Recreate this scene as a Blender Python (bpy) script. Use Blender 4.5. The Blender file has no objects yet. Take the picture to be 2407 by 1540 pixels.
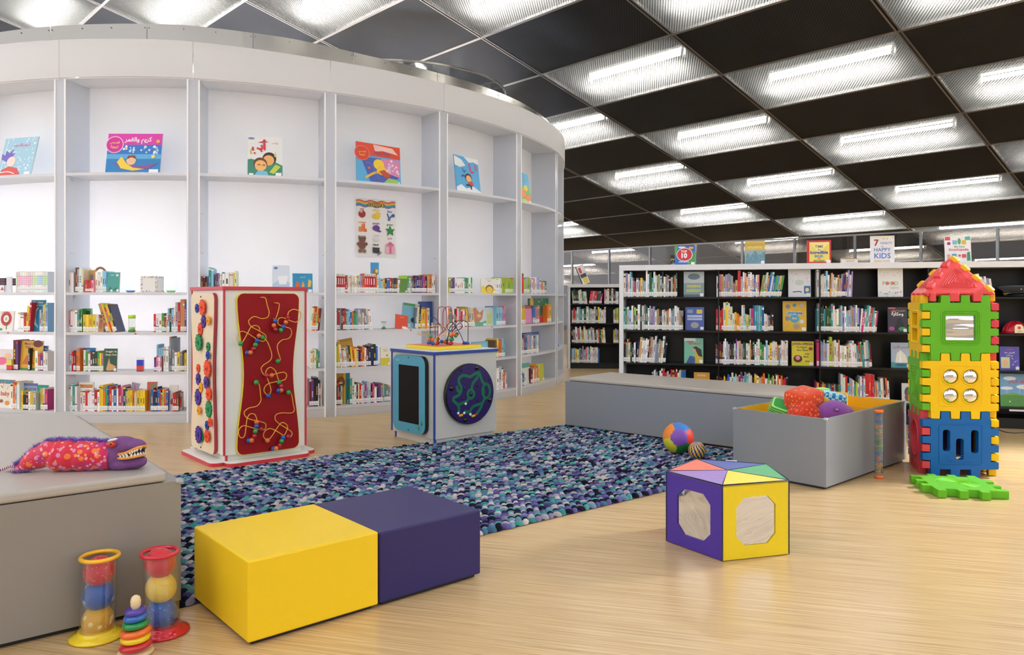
import bpy, math, random
import numpy as np
from mathutils import Matrix, Vector
from mathutils.geometry import tessellate_polygon
random.seed(7)
R = random.Random(11)
TUBE = 40.0
WORLD_C = (.95, .95, 1, 1); WORLD_S = .52
SPOT_E = 480; SPOT_L = (6.4, 6.0, 2.9); SPOT_T = (3.5, 4.9, 0)
EXPO = 1.55
DRUMLIGHTS = [(-1.8, -3.0, 1.7, 650, (.92, .95, 1)), (-0.3, -3.2, 1.2, 420, (.92, .95, 1)), (1.0, -2.6, 1.2, 30, (1, .95, .90)), (2.4, -1.7, 1.5, 60, (.92, .92, 1))]
F = 1810.0; CX = 1203.5; HY = 700.0; HC = 1.25
rad = math.radians
pi = math.pi
scene = bpy.context.scene
COL = scene.collection

# ------------------------------------------------------------------ camera
cam_d = bpy.data.cameras.new('camera'); cam = bpy.data.objects.new('camera', cam_d); COL.objects.link(cam)
cam.location = (0, 0, HC); cam.rotation_euler = (pi / 2, 0, 0)
cam_d.sensor_width = 36; cam_d.lens = F / 2407 * 36; cam_d.shift_y = -70 / 2407; cam_d.clip_end = 200
scene.camera = cam

def G(x, y, z=0.0):
    d = (HC - z) * F / (y - HY)
    return Vector(((x - CX) / F * d, d, z))
def at(x, y, Y):
    return Vector(((x - CX) / F * Y, Y, HC - (y - HY) / F * Y))

# ------------------------------------------------------------------ colours
def lin(c):
    if isinstance(c, str):
        c = c.lstrip('#'); c = [int(c[i:i + 2], 16) / 255 for i in (0, 2, 4)]
    return tuple((x / 12.92 if x <= .04045 else ((x + .055) / 1.055) ** 2.4) for x in c) + (1.0,)

# ------------------------------------------------------------------ materials
MATS = {}
def newmat(name):
    m = bpy.data.materials.new(name); m.use_nodes = True
    nt = m.node_tree
    return m, nt, nt.nodes['Principled BSDF'], nt.nodes['Material Output']
def paint(rough=.4, spec=.5, bump=0, scale=200, metal=0, coat=0, sheen=0):
    key = ('paint', rough, spec, bump, scale, metal, coat, sheen)
    if key in MATS: return MATS[key]
    m, nt, b, out = newmat('painted_finish')
    a = nt.nodes.new('ShaderNodeAttribute'); a.attribute_name = 'Col'
    nt.links.new(a.outputs['Color'], b.inputs['Base Color'])
    b.inputs['Roughness'].default_value = rough
    b.inputs['Specular IOR Level'].default_value = spec
    b.inputs['Metallic'].default_value = metal
    b.inputs['Coat Weight'].default_value = coat
    b.inputs['Sheen Weight'].default_value = sheen
    if bump:
        tc = nt.nodes.new('ShaderNodeTexCoord')
        n = nt.nodes.new('ShaderNodeTexNoise'); n.inputs['Scale'].default_value = scale
        n.inputs['Detail'].default_value = 3
        bp = nt.nodes.new('ShaderNodeBump'); bp.inputs['Strength'].default_value = bump; bp.inputs['Distance'].default_value = .01
        nt.links.new(tc.outputs['Object'], n.inputs['Vector'])
        nt.links.new(n.outputs['Fac'], bp.inputs['Height']); nt.links.new(bp.outputs['Normal'], b.inputs['Normal'])
    MATS[key] = m
    return m
def plain(name, col, rough=.4, metal=0, spec=.5, bump=0, scale=200, coat=0, emit=0):
    if name in MATS: return MATS[name]
    m, nt, b, out = newmat(name)
    b.inputs['Base Color'].default_value = lin(col); b.inputs['Roughness'].default_value = rough
    b.inputs['Metallic'].default_value = metal; b.inputs['Specular IOR Level'].default_value = spec
    b.inputs['Coat Weight'].default_value = coat
    if emit:
        b.inputs['Emission Color'].default_value = (1, .985, .95, 1); b.inputs['Emission Strength'].default_value = emit
    if bump:
        tc = nt.nodes.new('ShaderNodeTexCoord')
        n = nt.nodes.new('ShaderNodeTexNoise'); n.inputs['Scale'].default_value = scale
        bp = nt.nodes.new('ShaderNodeBump'); bp.inputs['Strength'].default_value = bump; bp.inputs['Distance'].default_value = .01
        nt.links.new(tc.outputs['Object'], n.inputs['Vector'])
        nt.links.new(n.outputs['Fac'], bp.inputs['Height']); nt.links.new(bp.outputs['Normal'], b.inputs['Normal'])
    MATS[name] = m
    return m
PM = paint(.45)              # printed / painted
PG = paint(.18, coat=.3)     # glossy plastic
PF = paint(.85, spec=.2, bump=.5, scale=350, sheen=.3)   # fabric
PMAT = paint(.6)
PVINYL = paint(.42, bump=.08, scale=500)

def frosted(name, base, transl=.35, transp=.12, rough=.35, nscale=1.2):
    m, nt, b, out = newmat(name)
    b.inputs['Base Color'].default_value = lin(base); b.inputs['Roughness'].default_value = rough
    t = nt.nodes.new('ShaderNodeBsdfTranslucent'); t.inputs['Color'].default_value = (.95, .96, 1, 1)
    tr = nt.nodes.new('ShaderNodeBsdfTransparent'); tr.inputs['Color'].default_value = (.93, .95, .97, 1)
    m1 = nt.nodes.new('ShaderNodeMixShader'); m1.inputs[0].default_value = transl
    m2 = nt.nodes.new('ShaderNodeMixShader'); m2.inputs[0].default_value = transp
    # faint vertical flow variation of the polycarbonate
    tc = nt.nodes.new('ShaderNodeTexCoord'); mp = nt.nodes.new('ShaderNodeMapping'); mp.inputs['Scale'].default_value = (9, 9, .7)
    n = nt.nodes.new('ShaderNodeTexNoise'); n.inputs['Scale'].default_value = nscale; n.inputs['Detail'].default_value = 3
    mr = nt.nodes.new('ShaderNodeMapRange'); mr.inputs['From Min'].default_value = .35; mr.inputs['From Max'].default_value = .65
    mr.inputs['To Min'].default_value = transp * .75; mr.inputs['To Max'].default_value = transp * 1.25
    L = nt.links.new
    for q in (tc, mp, n, mr): nt.nodes.remove(q)
    L(b.outputs[0], m1.inputs[1]); L(t.outputs[0], m1.inputs[2]); L(m1.outputs[0], m2.inputs[1]); L(tr.outputs[0], m2.inputs[2])
    L(m2.outputs[0], out.inputs['Surface'])
    return m
def clear(name, tint=(.97, .98, .98), gloss=.08, rough=.04, haze=0):
    if name in MATS: return MATS[name]
    m, nt, b, out = newmat(name)
    nt.nodes.remove(b)
    tr = nt.nodes.new('ShaderNodeBsdfTransparent'); tr.inputs['Color'].default_value = tint + (1,)
    g = nt.nodes.new('ShaderNodeBsdfGlossy'); g.inputs['Roughness'].default_value = rough
    fr = nt.nodes.new('ShaderNodeLayerWeight'); fr.inputs['Blend'].default_value = .35
    mr = nt.nodes.new('ShaderNodeMapRange'); mr.inputs['To Min'].default_value = gloss; mr.inputs['To Max'].default_value = min(1, gloss + .5)
    mx = nt.nodes.new('ShaderNodeMixShader')
    L = nt.links.new
    L(fr.outputs['Facing'], mr.inputs['Value']); L(mr.outputs[0], mx.inputs[0]); L(tr.outputs[0], mx.inputs[1]); L(g.outputs[0], mx.inputs[2])
    last = mx
    if haze:
        d = nt.nodes.new('ShaderNodeBsdfDiffuse'); d.inputs['Color'].default_value = (.9, .92, .95, 1)
        m3 = nt.nodes.new('ShaderNodeMixShader'); m3.inputs[0].default_value = haze
        L(mx.outputs[0], m3.inputs[1]); L(d.outputs[0], m3.inputs[2]); last = m3
    L(last.outputs[0], out.inputs['Surface'])
    MATS[name] = m
    return m

# ------------------------------------------------------------------ mesh builder
class MB:
    def __init__(s):
        s.v = []; s.f = []; s.c = []; s.mi = []; s.sm = []
        s.M = Matrix.Identity(4); s.col = lin('#ffffff'); s.m = 0; s.s = False
    def color(s, c): s.col = lin(c); return s
    def add(s, vs, fs, smooth=None):
        o = len(s.v); M = s.M
        for p in vs:
            q = M @ Vector(p); s.v.append((q.x, q.y, q.z))
        sm = s.s if smooth is None else smooth
        for f in fs:
            s.f.append([i + o for i in f]); s.c.append(s.col); s.mi.append(s.m); s.sm.append(sm)
        return s
    def box(s, x0, x1, y0, y1, z0, z1):
        vs = [(x0, y0, z0), (x1, y0, z0), (x1, y1, z0), (x0, y1, z0), (x0, y0, z1), (x1, y0, z1), (x1, y1, z1), (x0, y1, z1)]
        return s.add(vs, [(3, 2, 1, 0), (4, 5, 6, 7), (0, 1, 5, 4), (1, 2, 6, 5), (2, 3, 7, 6), (3, 0, 4, 7)], False)
    def poly(s, pts, z0, z1, smooth=False):
        a = sum(pts[i][0] * pts[(i + 1) % len(pts)][1] - pts[(i + 1) % len(pts)][0] * pts[i][1] for i in range(len(pts)))
        if a < 0: pts = pts[::-1]
        n = len(pts)
        vs = [(p[0], p[1], z0) for p in pts] + [(p[0], p[1], z1) for p in pts]
        s.add(vs, [list(range(n - 1, -1, -1)), list(range(n, 2 * n))], False)
        o = len(s.v) - 2 * n
        for i in range(n):
            j = (i + 1) % n
            s.f.append([o + i, o + j, o + n + j, o + n + i]); s.c.append(s.col); s.mi.append(s.m); s.sm.append(smooth)
        return s
    def holed(s, outer, holes, z0, z1):
        loops = [[Vector((p[0], p[1], 0)) for p in L] for L in [outer] + holes]
        tris = tessellate_polygon(loops)
        flat = [p for L in loops for p in L]; n = len(flat)
        vs = [(p.x, p.y, z0) for p in flat] + [(p.x, p.y, z1) for p in flat]
        fs = []
        for t in tris:
            a, b, c = [flat[i] for i in t]
            if (b - a).cross(c - a).z < 0: t = t[::-1]
            fs.append([i + n for i in t]); fs.append([i for i in t[::-1]])
        k = 0
        for li, L in enumerate(loops):
            m = len(L)
            ar = sum(L[i].x * L[(i + 1) % m].y - L[(i + 1) % m].x * L[i].y for i in range(m))
            for i in range(m):
                j = (i + 1) % m
                q = [k + i, k + j, n + k + j, n + k + i]
                if (ar < 0) != (li > 0): q = q[::-1]
                fs.append(q)
            k += m
        return s.add(vs, fs, False)
    def lathe(s, prof, n=24, cap=True, smooth=True):
        vs = []; fs = []
        for r, z in prof:
            for k in range(n):
                a = 2 * pi * k / n; vs.append((r * math.cos(a), r * math.sin(a), z))
        for i in range(len(prof) - 1):
            for k in range(n):
                j = (k + 1) % n
                fs.append([i * n + k, i * n + j, (i + 1) * n + j, (i + 1) * n + k])
        s.add(vs, fs, smooth)
        if cap:
            o = len(s.v) - len(vs)
            for (i, rev) in ((0, True), (len(prof) - 1, False)):
                if prof[i][0] > 1e-5:
                    l = [o + i * n + k for k in range(n)]
                    s.f.append(l[::-1] if rev else l); s.c.append(s.col); s.mi.append(s.m); s.sm.append(False)
        return s
    def cyl(s, r, z0, z1, n=24, r2=None, smooth=True):
        return s.lathe([(r, z0), (r if r2 is None else r2, z1)], n, True, smooth)
    def sphere(s, c, r, sc=(1, 1, 1), n=16, m=10):
        vs = [(c[0], c[1], c[2] - r * sc[2])]; fs = []
        for i in range(1, m):
            t = -pi / 2 + pi * i / m
            for k in range(n):
                a = 2 * pi * k / n
                vs.append((c[0] + r * sc[0] * math.cos(t) * math.cos(a), c[1] + r * sc[1] * math.cos(t) * math.sin(a), c[2] + r * sc[2] * math.sin(t)))
        vs.append((c[0], c[1], c[2] + r * sc[2])); top = len(vs) - 1
        for k in range(n):
            j = (k + 1) % n
            fs.append([0, 1 + j, 1 + k])
            for i in range(m - 2):
                fs.append([1 + i * n + k, 1 + i * n + j, 1 + (i + 1) * n + j, 1 + (i + 1) * n + k])
            fs.append([1 + (m - 2) * n + k, 1 + (m - 2) * n + j, top])
        return s.add(vs, fs, True)
    def tube(s, pts, r, n=8, closed=False, radii=None, sy=1.0):
        pts = [Vector(p) for p in pts]; N = len(pts); vs = []; fs = []
        up = None
        for i, p in enumerate(pts):
            if closed: t = pts[(i + 1) % N] - pts[i - 1]
            else: t = pts[min(i + 1, N - 1)] - pts[max(i - 1, 0)]
            if t.length < 1e-9: t = Vector((0, 0, 1))
            t.normalize()
            if up is None:
                up = Vector((0, 0, 1)) if abs(t.z) < .9 else Vector((1, 0, 0))
            up = (up - t * up.dot(t))
            if up.length < 1e-6: up = Vector((1, 0, 0)) - t * t.x
            up.normalize(); sd = t.cross(up)
            rr = r if radii is None else radii[i]
            for k in range(n):
                a = 2 * pi * k / n
                vs.append(p + up * (rr * math.cos(a) * sy) + sd * (rr * math.sin(a)))
        for i in range(N if closed else N - 1):
            i2 = (i + 1) % N
            for k in range(n):
                j = (k + 1) % n
                fs.append([i * n + k, i * n + j, i2 * n + j, i2 * n + k][::-1])
        if not closed:
            fs.append(list(range(n))); fs.append(list(range((N - 1) * n, N * n))[::-1])
        return s.add(vs, fs, True)
    def sector(s, cx, cy, r0, r1, a0, a1, z0, z1, n=8):
        vs = []; fs = []
        for i in range(n + 1):
            a = a0 + (a1 - a0) * i / n; c, sn = math.cos(a), math.sin(a)
            q0 = z0(a) if callable(z0) else z0; q1 = z1(a) if callable(z1) else z1
            for (r, z) in ((r0, q0), (r1, q0), (r1, q1), (r0, q1)):
                vs.append((cx + r * c, cy + r * sn, z))
        for i in range(n):
            o = 4 * i
            for k in range(4):
                j = (k + 1) % 4
                fs.append([o + k, o + 4 + k, o + 4 + j, o + j][::-1])
        fs.append([0, 1, 2, 3]); fs.append([4 * n + k for k in (3, 2, 1, 0)])
        return s.add(vs, fs, False)
    def text(s, string, size, x=0, y=0, align='CENTER', z=.0006, font=None, squeeze=None, bold=0):
        ms = text_data(string, font, bold)
        if ms is None: return s
        vs, fs, w = ms
        k = size
        kx = k
        if squeeze and w * k > squeeze: kx = squeeze / w
        ox = {'CENTER': -w / 2, 'LEFT': 0, 'RIGHT': -w}[align]
        return s.add([(x + (p[0] + ox) * kx, y + p[1] * k, z) for p in vs], fs, False)
    def build(s, name, mats, parent=None, loc=None, rot=None, bevel=0, seg=2, subsurf=0, auto=None):
        me = bpy.data.meshes.new(name)
        v = s.v
        if loc is not None:
            pass
        me.from_pydata(v, [], s.f)
        if not isinstance(mats, (list, tuple)): mats = [mats]
        for m in mats: me.materials.append(m)
        me.polygons.foreach_set('material_index', s.mi)
        me.polygons.foreach_set('use_smooth', s.sm)
        ca = me.color_attributes.new('Col', 'FLOAT_COLOR', 'CORNER')
        cc = np.repeat(np.array(s.c, dtype=np.float32), [len(f) for f in s.f], axis=0)
        ca.data.foreach_set('color', cc.ravel())
        me.update()
        ob = bpy.data.objects.new(name, me); COL.objects.link(ob)
        if parent is not None:
            ob.parent = parent
            ob.matrix_parent_inverse = parent_inv(parent)
        if bevel:
            b = ob.modifiers.new('bevel', 'BEVEL'); b.width = bevel; b.segments = seg; b.limit_method = 'ANGLE'; b.angle_limit = rad(40)
            b.harden_normals = False
        if subsurf:
            b = ob.modifiers.new('sub', 'SUBSURF'); b.levels = subsurf; b.render_levels = subsurf
        return ob
PW = {}
def parent_inv(p):
    return PW.get(p.name, Matrix.Identity(4))
def empty(name, loc, rz=0):
    o = bpy.data.objects.new(name, None); COL.objects.link(o)
    o.location = loc; o.rotation_euler = (0, 0, rz); o.empty_display_size = .1
    PW[o.name] = (Matrix.Translation(Vector(loc)) @ Matrix.Rotation(rz, 4, 'Z')).inverted()
    return o
def tag(o, label, cat, group=None, kind=None):
    o['label'] = label
    if cat: o['category'] = cat
    if group: o['group'] = group
    if kind: o['kind'] = kind
    return o
def thing(name, label, cat, loc, rz=0, group=None):
    return tag(empty(name, loc, rz), label, cat, group)
def struct(o, label=None, cat=None):
    o['kind'] = 'structure'
    if label: o['label'] = label
    if cat: o['category'] = cat
    return o

# text ------------------------------------------------------------
TXT = {}
AR = {}
_t = [('ء',1),('آ',2),('أ',2),('ؤ',2),('إ',2),('ئ',4),('ا',2),('ب',4),('ة',2),('ت',4),('ث',4),('ج',4),('ح',4),('خ',4),('د',2),('ذ',2),('ر',2),('ز',2),('س',4),('ش',4),('ص',4),('ض',4),('ط',4),('ظ',4),('ع',4),('غ',4),('ف',4),('ق',4),('ك',4),('ل',4),('م',4),('ن',4),('ه',4),('و',2),('ى',2),('ي',4)]
_c = 0xFE80
for _ch, _n in _t:
    AR[_ch] = [_c + i for i in range(_n)]; _c += _n
def arabic(sx):
    out = []
    for wd in sx.split(' '):
        r = []
        n = len(wd)
        for i, ch in enumerate(wd):
            if ch not in AR: r.append(ch); continue
            fm = AR[ch]
            pv = i > 0 and wd[i - 1] in AR and len(AR[wd[i - 1]]) == 4
            nx = i < n - 1 and wd[i + 1] in AR and len(fm) == 4
            if pv and nx: k = 3
            elif nx: k = 2
            elif pv: k = 1
            else: k = 0
            r.append(chr(fm[min(k, len(fm) - 1)]))
        out.append(''.join(reversed(r)))
    return ' '.join(reversed(out))
def text_data(string, font=None, bold=0):
    if any(0x600 <= ord(c) < 0x700 for c in string): string = arabic(string)
    key = (string, bold)
    if key in TXT: return TXT[key]
    cu = bpy.data.curves.new('t', 'FONT'); cu.body = string; cu.size = 1; cu.offset = bold; cu.resolution_u = 2
    ob = bpy.data.objects.new('t', cu); COL.objects.link(ob)
    dg = bpy.context.evaluated_depsgraph_get()
    me = bpy.data.meshes.new_from_object(ob.evaluated_get(dg))
    vs = [(v.co.x, v.co.y) for v in me.vertices]; fs = [list(p.vertices) for p in me.polygons]
    bpy.data.objects.remove(ob); bpy.data.curves.remove(cu); bpy.data.meshes.remove(me)
    if not vs: TXT[key] = None; return None
    x0 = min(v[0] for v in vs); x1 = max(v[0] for v in vs)
    TXT[key] = ([(v[0] - x0, v[1]) for v in vs], fs, x1 - x0)
    return TXT[key]

# geometry helpers --------------------------------------------------
class Face:
    """vertical face: origin c0 (x,y), horizontal direction angle a; local x along, y up, z outward"""
    def __init__(s, c0, a, off=0):
        s.a = a; s.e = Vector((math.cos(a), math.sin(a), 0)); s.n = Vector((math.sin(a), -math.cos(a), 0))
        s.c0 = Vector((c0[0], c0[1], 0)) + s.n * off
    def uz(s, px, py):
        r = (px - CX) / F
        u = (r * s.c0.y - s.c0.x) / (s.e.x - r * s.e.y)
        Y = s.c0.y + u * s.e.y
        return u, HC - (py - HY) * Y / F
    def M(s, off=0):
        o = s.c0 + s.n * off
        return Matrix(((s.e.x, 0, s.n.x, o.x), (s.e.y, 0, s.n.y, o.y), (0, 1, 0, 0), (0, 0, 0, 1)))
def frame(o, rt, inward):
    """local x right, y into, z up"""
    return Matrix(((rt[0], inward[0], 0, o[0]), (rt[1], inward[1], 0, o[1]), (0, 0, 1, o[2]), (0, 0, 0, 1)))
def rrect(x0, x1, y0, y1, r, n=6):
    p = []
    for (cx, cy, a0) in ((x1 - r, y0 + r, -90), (x1 - r, y1 - r, 0), (x0 + r, y1 - r, 90), (x0 + r, y0 + r, 180)):
        for i in range(n + 1):
            a = rad(a0 + 90 * i / n); p.append((cx + r * math.cos(a), cy + r * math.sin(a)))
    return p
def circ(cx, cy, r, n=24, ry=None, a0=0):
    ry = r if ry is None else ry
    return [(cx + r * math.cos(2 * pi * k / n + a0), cy + ry * math.sin(2 * pi * k / n + a0)) for k in range(n)]
def smoothpath(pts, sub=5, closed=False):
    P = [Vector(p) for p in pts]; N = len(P); out = []
    if N < 3: return P
    rng = range(N) if closed else range(N - 1)
    for i in rng:
        p0 = P[i - 1] if (i > 0 or closed) else P[0]; p1 = P[i]; p2 = P[(i + 1) % N]
        p3 = P[(i + 2) % N] if (closed or i + 2 < N) else P[-1]
        for k in range(sub):
            t = k / sub
            out.append(.5 * ((2 * p1) + (-p0 + p2) * t + (2 * p0 - 5 * p1 + 4 * p2 - p3) * t * t + (-p0 + 3 * p1 - 3 * p2 + p3) * t ** 3))
    if not closed: out.append(P[-1])
    return out
def ribbon(mb, pts, w, z, closed=False):
    """flat band along 2d polyline"""
    P = smoothpath([(p[0], p[1], 0) for p in pts], 4, closed)
    N = len(P); vs = []; fs = []
    for i in range(N):
        t = (P[(i + 1) % N] - P[i - 1]) if closed else (P[min(i + 1, N - 1)] - P[max(i - 1, 0)])
        t.normalize(); n = Vector((-t.y, t.x, 0)) * w / 2
        vs += [P[i] + n + Vector((0, 0, z)), P[i] - n + Vector((0, 0, z))]
    for i in range(N if closed else N - 1):
        j = (i + 1) % N
        fs.append([2 * i, 2 * i + 1, 2 * j + 1, 2 * j])
    mb.add(vs, fs, False)
def ordn(n):
    return '%d%s' % (n, 'th' if 10 <= n % 100 <= 20 else {1: 'st', 2: 'nd', 3: 'rd'}.get(n % 10, 'th'))
# ================================================================== THE ROOM
# floor -------------------------------------------------------------
def floor_material():
    m, nt, b, out = newmat('bamboo_floor')
    L = nt.links.new
    tc = nt.nodes.new('ShaderNodeTexCoord'); mp = nt.nodes.new('ShaderNodeMapping')
    mp.inputs['Rotation'].default_value = (0, 0, rad(15)); L(tc.outputs['Object'], mp.inputs['Vector'])
    s1 = nt.nodes.new('ShaderNodeMapping'); s1.inputs['Scale'].default_value = (1.2, 130, 1); L(mp.outputs[0], s1.inputs['Vector'])
    n1 = nt.nodes.new('ShaderNodeTexNoise'); n1.inputs['Scale'].default_value = 1; n1.inputs['Detail'].default_value = 4; n1.inputs['Roughness'].default_value = .7
    L(s1.outputs[0], n1.inputs['Vector'])
    s2 = nt.nodes.new('ShaderNodeMapping'); s2.inputs['Scale'].default_value = (2.2, 330, 1); L(mp.outputs[0], s2.inputs['Vector'])
    n2 = nt.nodes.new('ShaderNodeTexNoise'); n2.inputs['Scale'].default_value = 1; n2.inputs['Detail'].default_value = 2
    L(s2.outputs[0], n2.inputs['Vector'])
    cr = nt.nodes.new('ShaderNodeValToRGB')
    cr.color_ramp.elements[0].position = .3; cr.color_ramp.elements[0].color = lin('#aa885a')
    cr.color_ramp.elements[1].position = .72; cr.color_ramp.elements[1].color = lin('#e0c89e')
    e = cr.color_ramp.elements.new(.5); e.color = lin('#cfae7b')
    L(n1.outputs['Fac'], cr.inputs['Fac'])
    c2 = nt.nodes.new('ShaderNodeValToRGB')
    c2.color_ramp.elements[0].position = .36; c2.color_ramp.elements[0].color = (.48, .42, .36, 1)
    c2.color_ramp.elements[1].position = .46; c2.color_ramp.elements[1].color = (1, 1, 1, 1)
    L(n2.outputs['Fac'], c2.inputs['Fac'])
    mx = nt.nodes.new('ShaderNodeMix'); mx.data_type = 'RGBA'; mx.blend_type = 'MULTIPLY'; mx.inputs[0].default_value = .55
    L(cr.outputs[0], mx.inputs[6]); L(c2.outputs[0], mx.inputs[7]); L(mx.outputs[2], b.inputs['Base Color'])
    b.inputs['Roughness'].default_value = .27; b.inputs['Specular IOR Level'].default_value = .55
    bp = nt.nodes.new('ShaderNodeBump'); bp.inputs['Strength'].default_value = .04; bp.inputs['Distance'].default_value = .004
    L(n1.outputs['Fac'], bp.inputs['Height']); L(bp.outputs[0], b.inputs['Normal'])
    return m
mb = MB(); mb.box(-14, 18, -15, 31, -.1, 0)
struct(mb.build('floor', floor_material()), 'pale bamboo strip floor of the reading room', 'floor')

# ceiling ------------------------------------------------------------
S = 1.08
CO = Vector((-1.7397 * S, 10.6457 * S, HC + 3.0923 * S))
CU = Vector((1.3823, -1.4453, .0204)) * S
CV = Vector((.7331, .7011, -.2406)) * S
CN = CU.cross(CV).normalized()
if CN.z < 0: CN = -CN
def cp(u, v, h=0): return CO + CU * u + CV * v + CN * h
ud = CU.normalized(); vd = CV.normalized()

def mesh_panel_material(name, lit):
    m, nt, b, out = newmat(name); L = nt.links.new
    tc = nt.nodes.new('ShaderNodeTexCoord'); mp = nt.nodes.new('ShaderNodeMapping')
    mp.inputs['Rotation'].default_value = (0, 0, rad(9.4)); L(tc.outputs['Object'], mp.inputs['Vector'])
    w = nt.nodes.new('ShaderNodeTexWave'); w.wave_type = 'BANDS'; w.bands_direction = 'X'; w.inputs['Scale'].default_value = 11
    w.inputs['Distortion'].default_value = 0; L(mp.outputs[0], w.inputs['Vector'])
    w2 = nt.nodes.new('ShaderNodeTexWave'); w2.wave_type = 'BANDS'; w2.bands_direction = 'Y'; w2.inputs['Scale'].default_value = 17
    L(mp.outputs[0], w2.inputs['Vector'])
    mul = nt.nodes.new('ShaderNodeMath'); mul.operation = 'MAXIMUM'; L(w.outputs['Fac'], mul.inputs[0])
    sc = nt.nodes.new('ShaderNodeMath'); sc.operation = 'MULTIPLY'; sc.inputs[1].default_value = .0 if lit else .35; L(w2.outputs['Fac'], sc.inputs[0]); L(sc.outputs[0], mul.inputs[1])
    n = nt.nodes.new('ShaderNodeTexNoise'); n.inputs['Scale'].default_value = .9; n.inputs['Detail'].default_value = 5; L(tc.outputs['Object'], n.inputs['Vector'])
    if not lit:
        cr = nt.nodes.new('ShaderNodeValToRGB')
        cr.color_ramp.elements[0].color = (.0040, .0048, .0066, 1); cr.color_ramp.elements[1].color = (.021, .025, .034, 1)
        L(mul.outputs[0], cr.inputs['Fac'])
        ml = nt.nodes.new('ShaderNodeMix'); ml.data_type = 'RGBA'; ml.blend_type = 'MULTIPLY'; ml.inputs[0].default_value = .6
        c3 = nt.nodes.new('ShaderNodeValToRGB'); c3.color_ramp.elements[0].position = .35; c3.color_ramp.elements[1].position = .7
        c3.color_ramp.elements[0].color = (.45, .43, .42, 1); c3.color_ramp.elements[1].color = (1.3, 1.25, 1.15, 1)
        L(n.outputs['Fac'], c3.inputs['Fac']); L(cr.outputs[0], ml.inputs[6]); L(c3.outputs[0], ml.inputs[7])
        L(ml.outputs[2], b.inputs['Base Color']); b.inputs['Roughness'].default_value = .55; b.inputs['Specular IOR Level'].default_value = .18
    else:
        t = nt.nodes.new('ShaderNodeBsdfTranslucent'); t.inputs['Color'].default_value = (.95, .95, .93, 1)
        tr = nt.nodes.new('ShaderNodeBsdfTransparent')
        b.inputs['Base Color'].default_value = (.016, .017, .018, 1); b.inputs['Roughness'].default_value = .4
        m1 = nt.nodes.new('ShaderNodeMixShader'); m2 = nt.nodes.new('ShaderNodeMixShader')
        mr = nt.nodes.new('ShaderNodeMapRange'); mr.inputs['To Min'].default_value = .10; mr.inputs['To Max'].default_value = .42
        L(mul.outputs[0], mr.inputs['Value']); L(mr.outputs[0], m1.inputs[0])
        L(b.outputs[0], m1.inputs[1]); L(t.outputs[0], m1.inputs[2])
        m2.inputs[0].default_value = .5; L(m1.outputs[0], m2.inputs[1]); L(tr.outputs[0], m2.inputs[2]); L(m2.outputs[0], out.inputs['Surface'])
    return m
dark_mesh = mesh_panel_material('dark_metal_mesh', False)
lit_mesh = mesh_panel_material('backlit_metal_mesh', True)
void_m = plain('ceiling_void', '#16140f', .9)
bar_m = paint(.4, metal=.6, bump=.6, scale=120)
tube_m = plain('fluorescent_tube', '#ffffff', .4, emit=TUBE)
white_metal = plain('white_lamp_metal', '#e8e6e0', .35)

LIT = set()
for i in range(-5, 7):
    for j in range(-7, 13):
        if (i + j) % 2 == 0: LIT.add((i, j))
for j in (-1, 1, 3, 5, 7, 9): LIT.discard((-1, j))
LIT.discard((0, 0))
rng_i = range(-6, 6); rng_j = range(-7, 13)
mb = MB(); mb.color('#201d1a')
def cellquad(mb, i, j, h0, h1, inset=0.0):
    e = inset
    p = [cp(i + e, j + e), cp(i + 1 - e, j + e), cp(i + 1 - e, j + 1 - e), cp(i + e, j + 1 - e)]
    vs = [q + CN * h0 for q in p] + [q + CN * h1 for q in p]
    mb.add(vs, [(0, 1, 2, 3), (7, 6, 5, 4), (0, 4, 5, 1), (1, 5, 6, 2), (2, 6, 7, 3), (3, 7, 4, 0)], False)
def frustum(p, m=0.15):
    if p.y < .5: return False
    x = CX + F * p.x / p.y; y = HY - F * (p.z - HC) / p.y
    return -2407 * m < x < 2407 * (1 + m) and -1540 * m - 200 < y < 1540
lit_cells = []
for i in rng_i:
    for j in rng_j:
        c = cp(i + .5, j + .5)
        if c.y < -2.5: continue
        if (i, j) in LIT and (frustum(c, .35) or (c.y > -1 and c.length < 9)):
            lit_cells.append((i, j))
        else: cellquad(mb, i, j, 0, .02)
struct(mb.build('ceiling', dark_mesh), 'sloping ceiling of dark metal mesh panels', 'ceiling')
mb = MB(); mb.color('#171512')
p = [cp(-6, -7, .75), cp(6, -7, .75), cp(6, 13, .75), cp(-6, 13, .75)]
mb.add(p + [q + CN * .05 for q in p], [(0, 1, 2, 3), (7, 6, 5, 4), (0, 4, 5, 1), (1, 5, 6, 2), (2, 6, 7, 3), (3, 7, 4, 0)])
struct(mb.build('ceiling', void_m), 'dark slab above the mesh ceiling', 'ceiling')
mb = MB()
def bar(a, b, w, h, colr):
    mb.color(colr); t = (b - a).normalized(); s = t.cross(CN) * w / 2
    vs = [a - s, a + s, b + s, b - s]; vs = [q - CN * h for q in vs] + [q + CN * .03 for q in vs]
    mb.add(vs, [(0, 1, 2, 3), (7, 6, 5, 4), (0, 4, 5, 1), (1, 5, 6, 2), (2, 6, 7, 3), (3, 7, 4, 0)], False)
for i in range(-6, 7):
    a, b = cp(i, -7), cp(i, 13)
    o = ud * .022
    bar(a - o, b - o, .018, .008, '#8a8888'); bar(a + o, b + o, .018, .008, '#7c7a7a')
for j in range(-7, 14):
    a, b = cp(-6, j), cp(6, j)
    bar(a, b, .034, .008, '#8a8888')
struct(mb.build('trim_1', bar_m), 'perforated grey metal bars dividing the mesh ceiling', 'ceiling trim')

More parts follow.
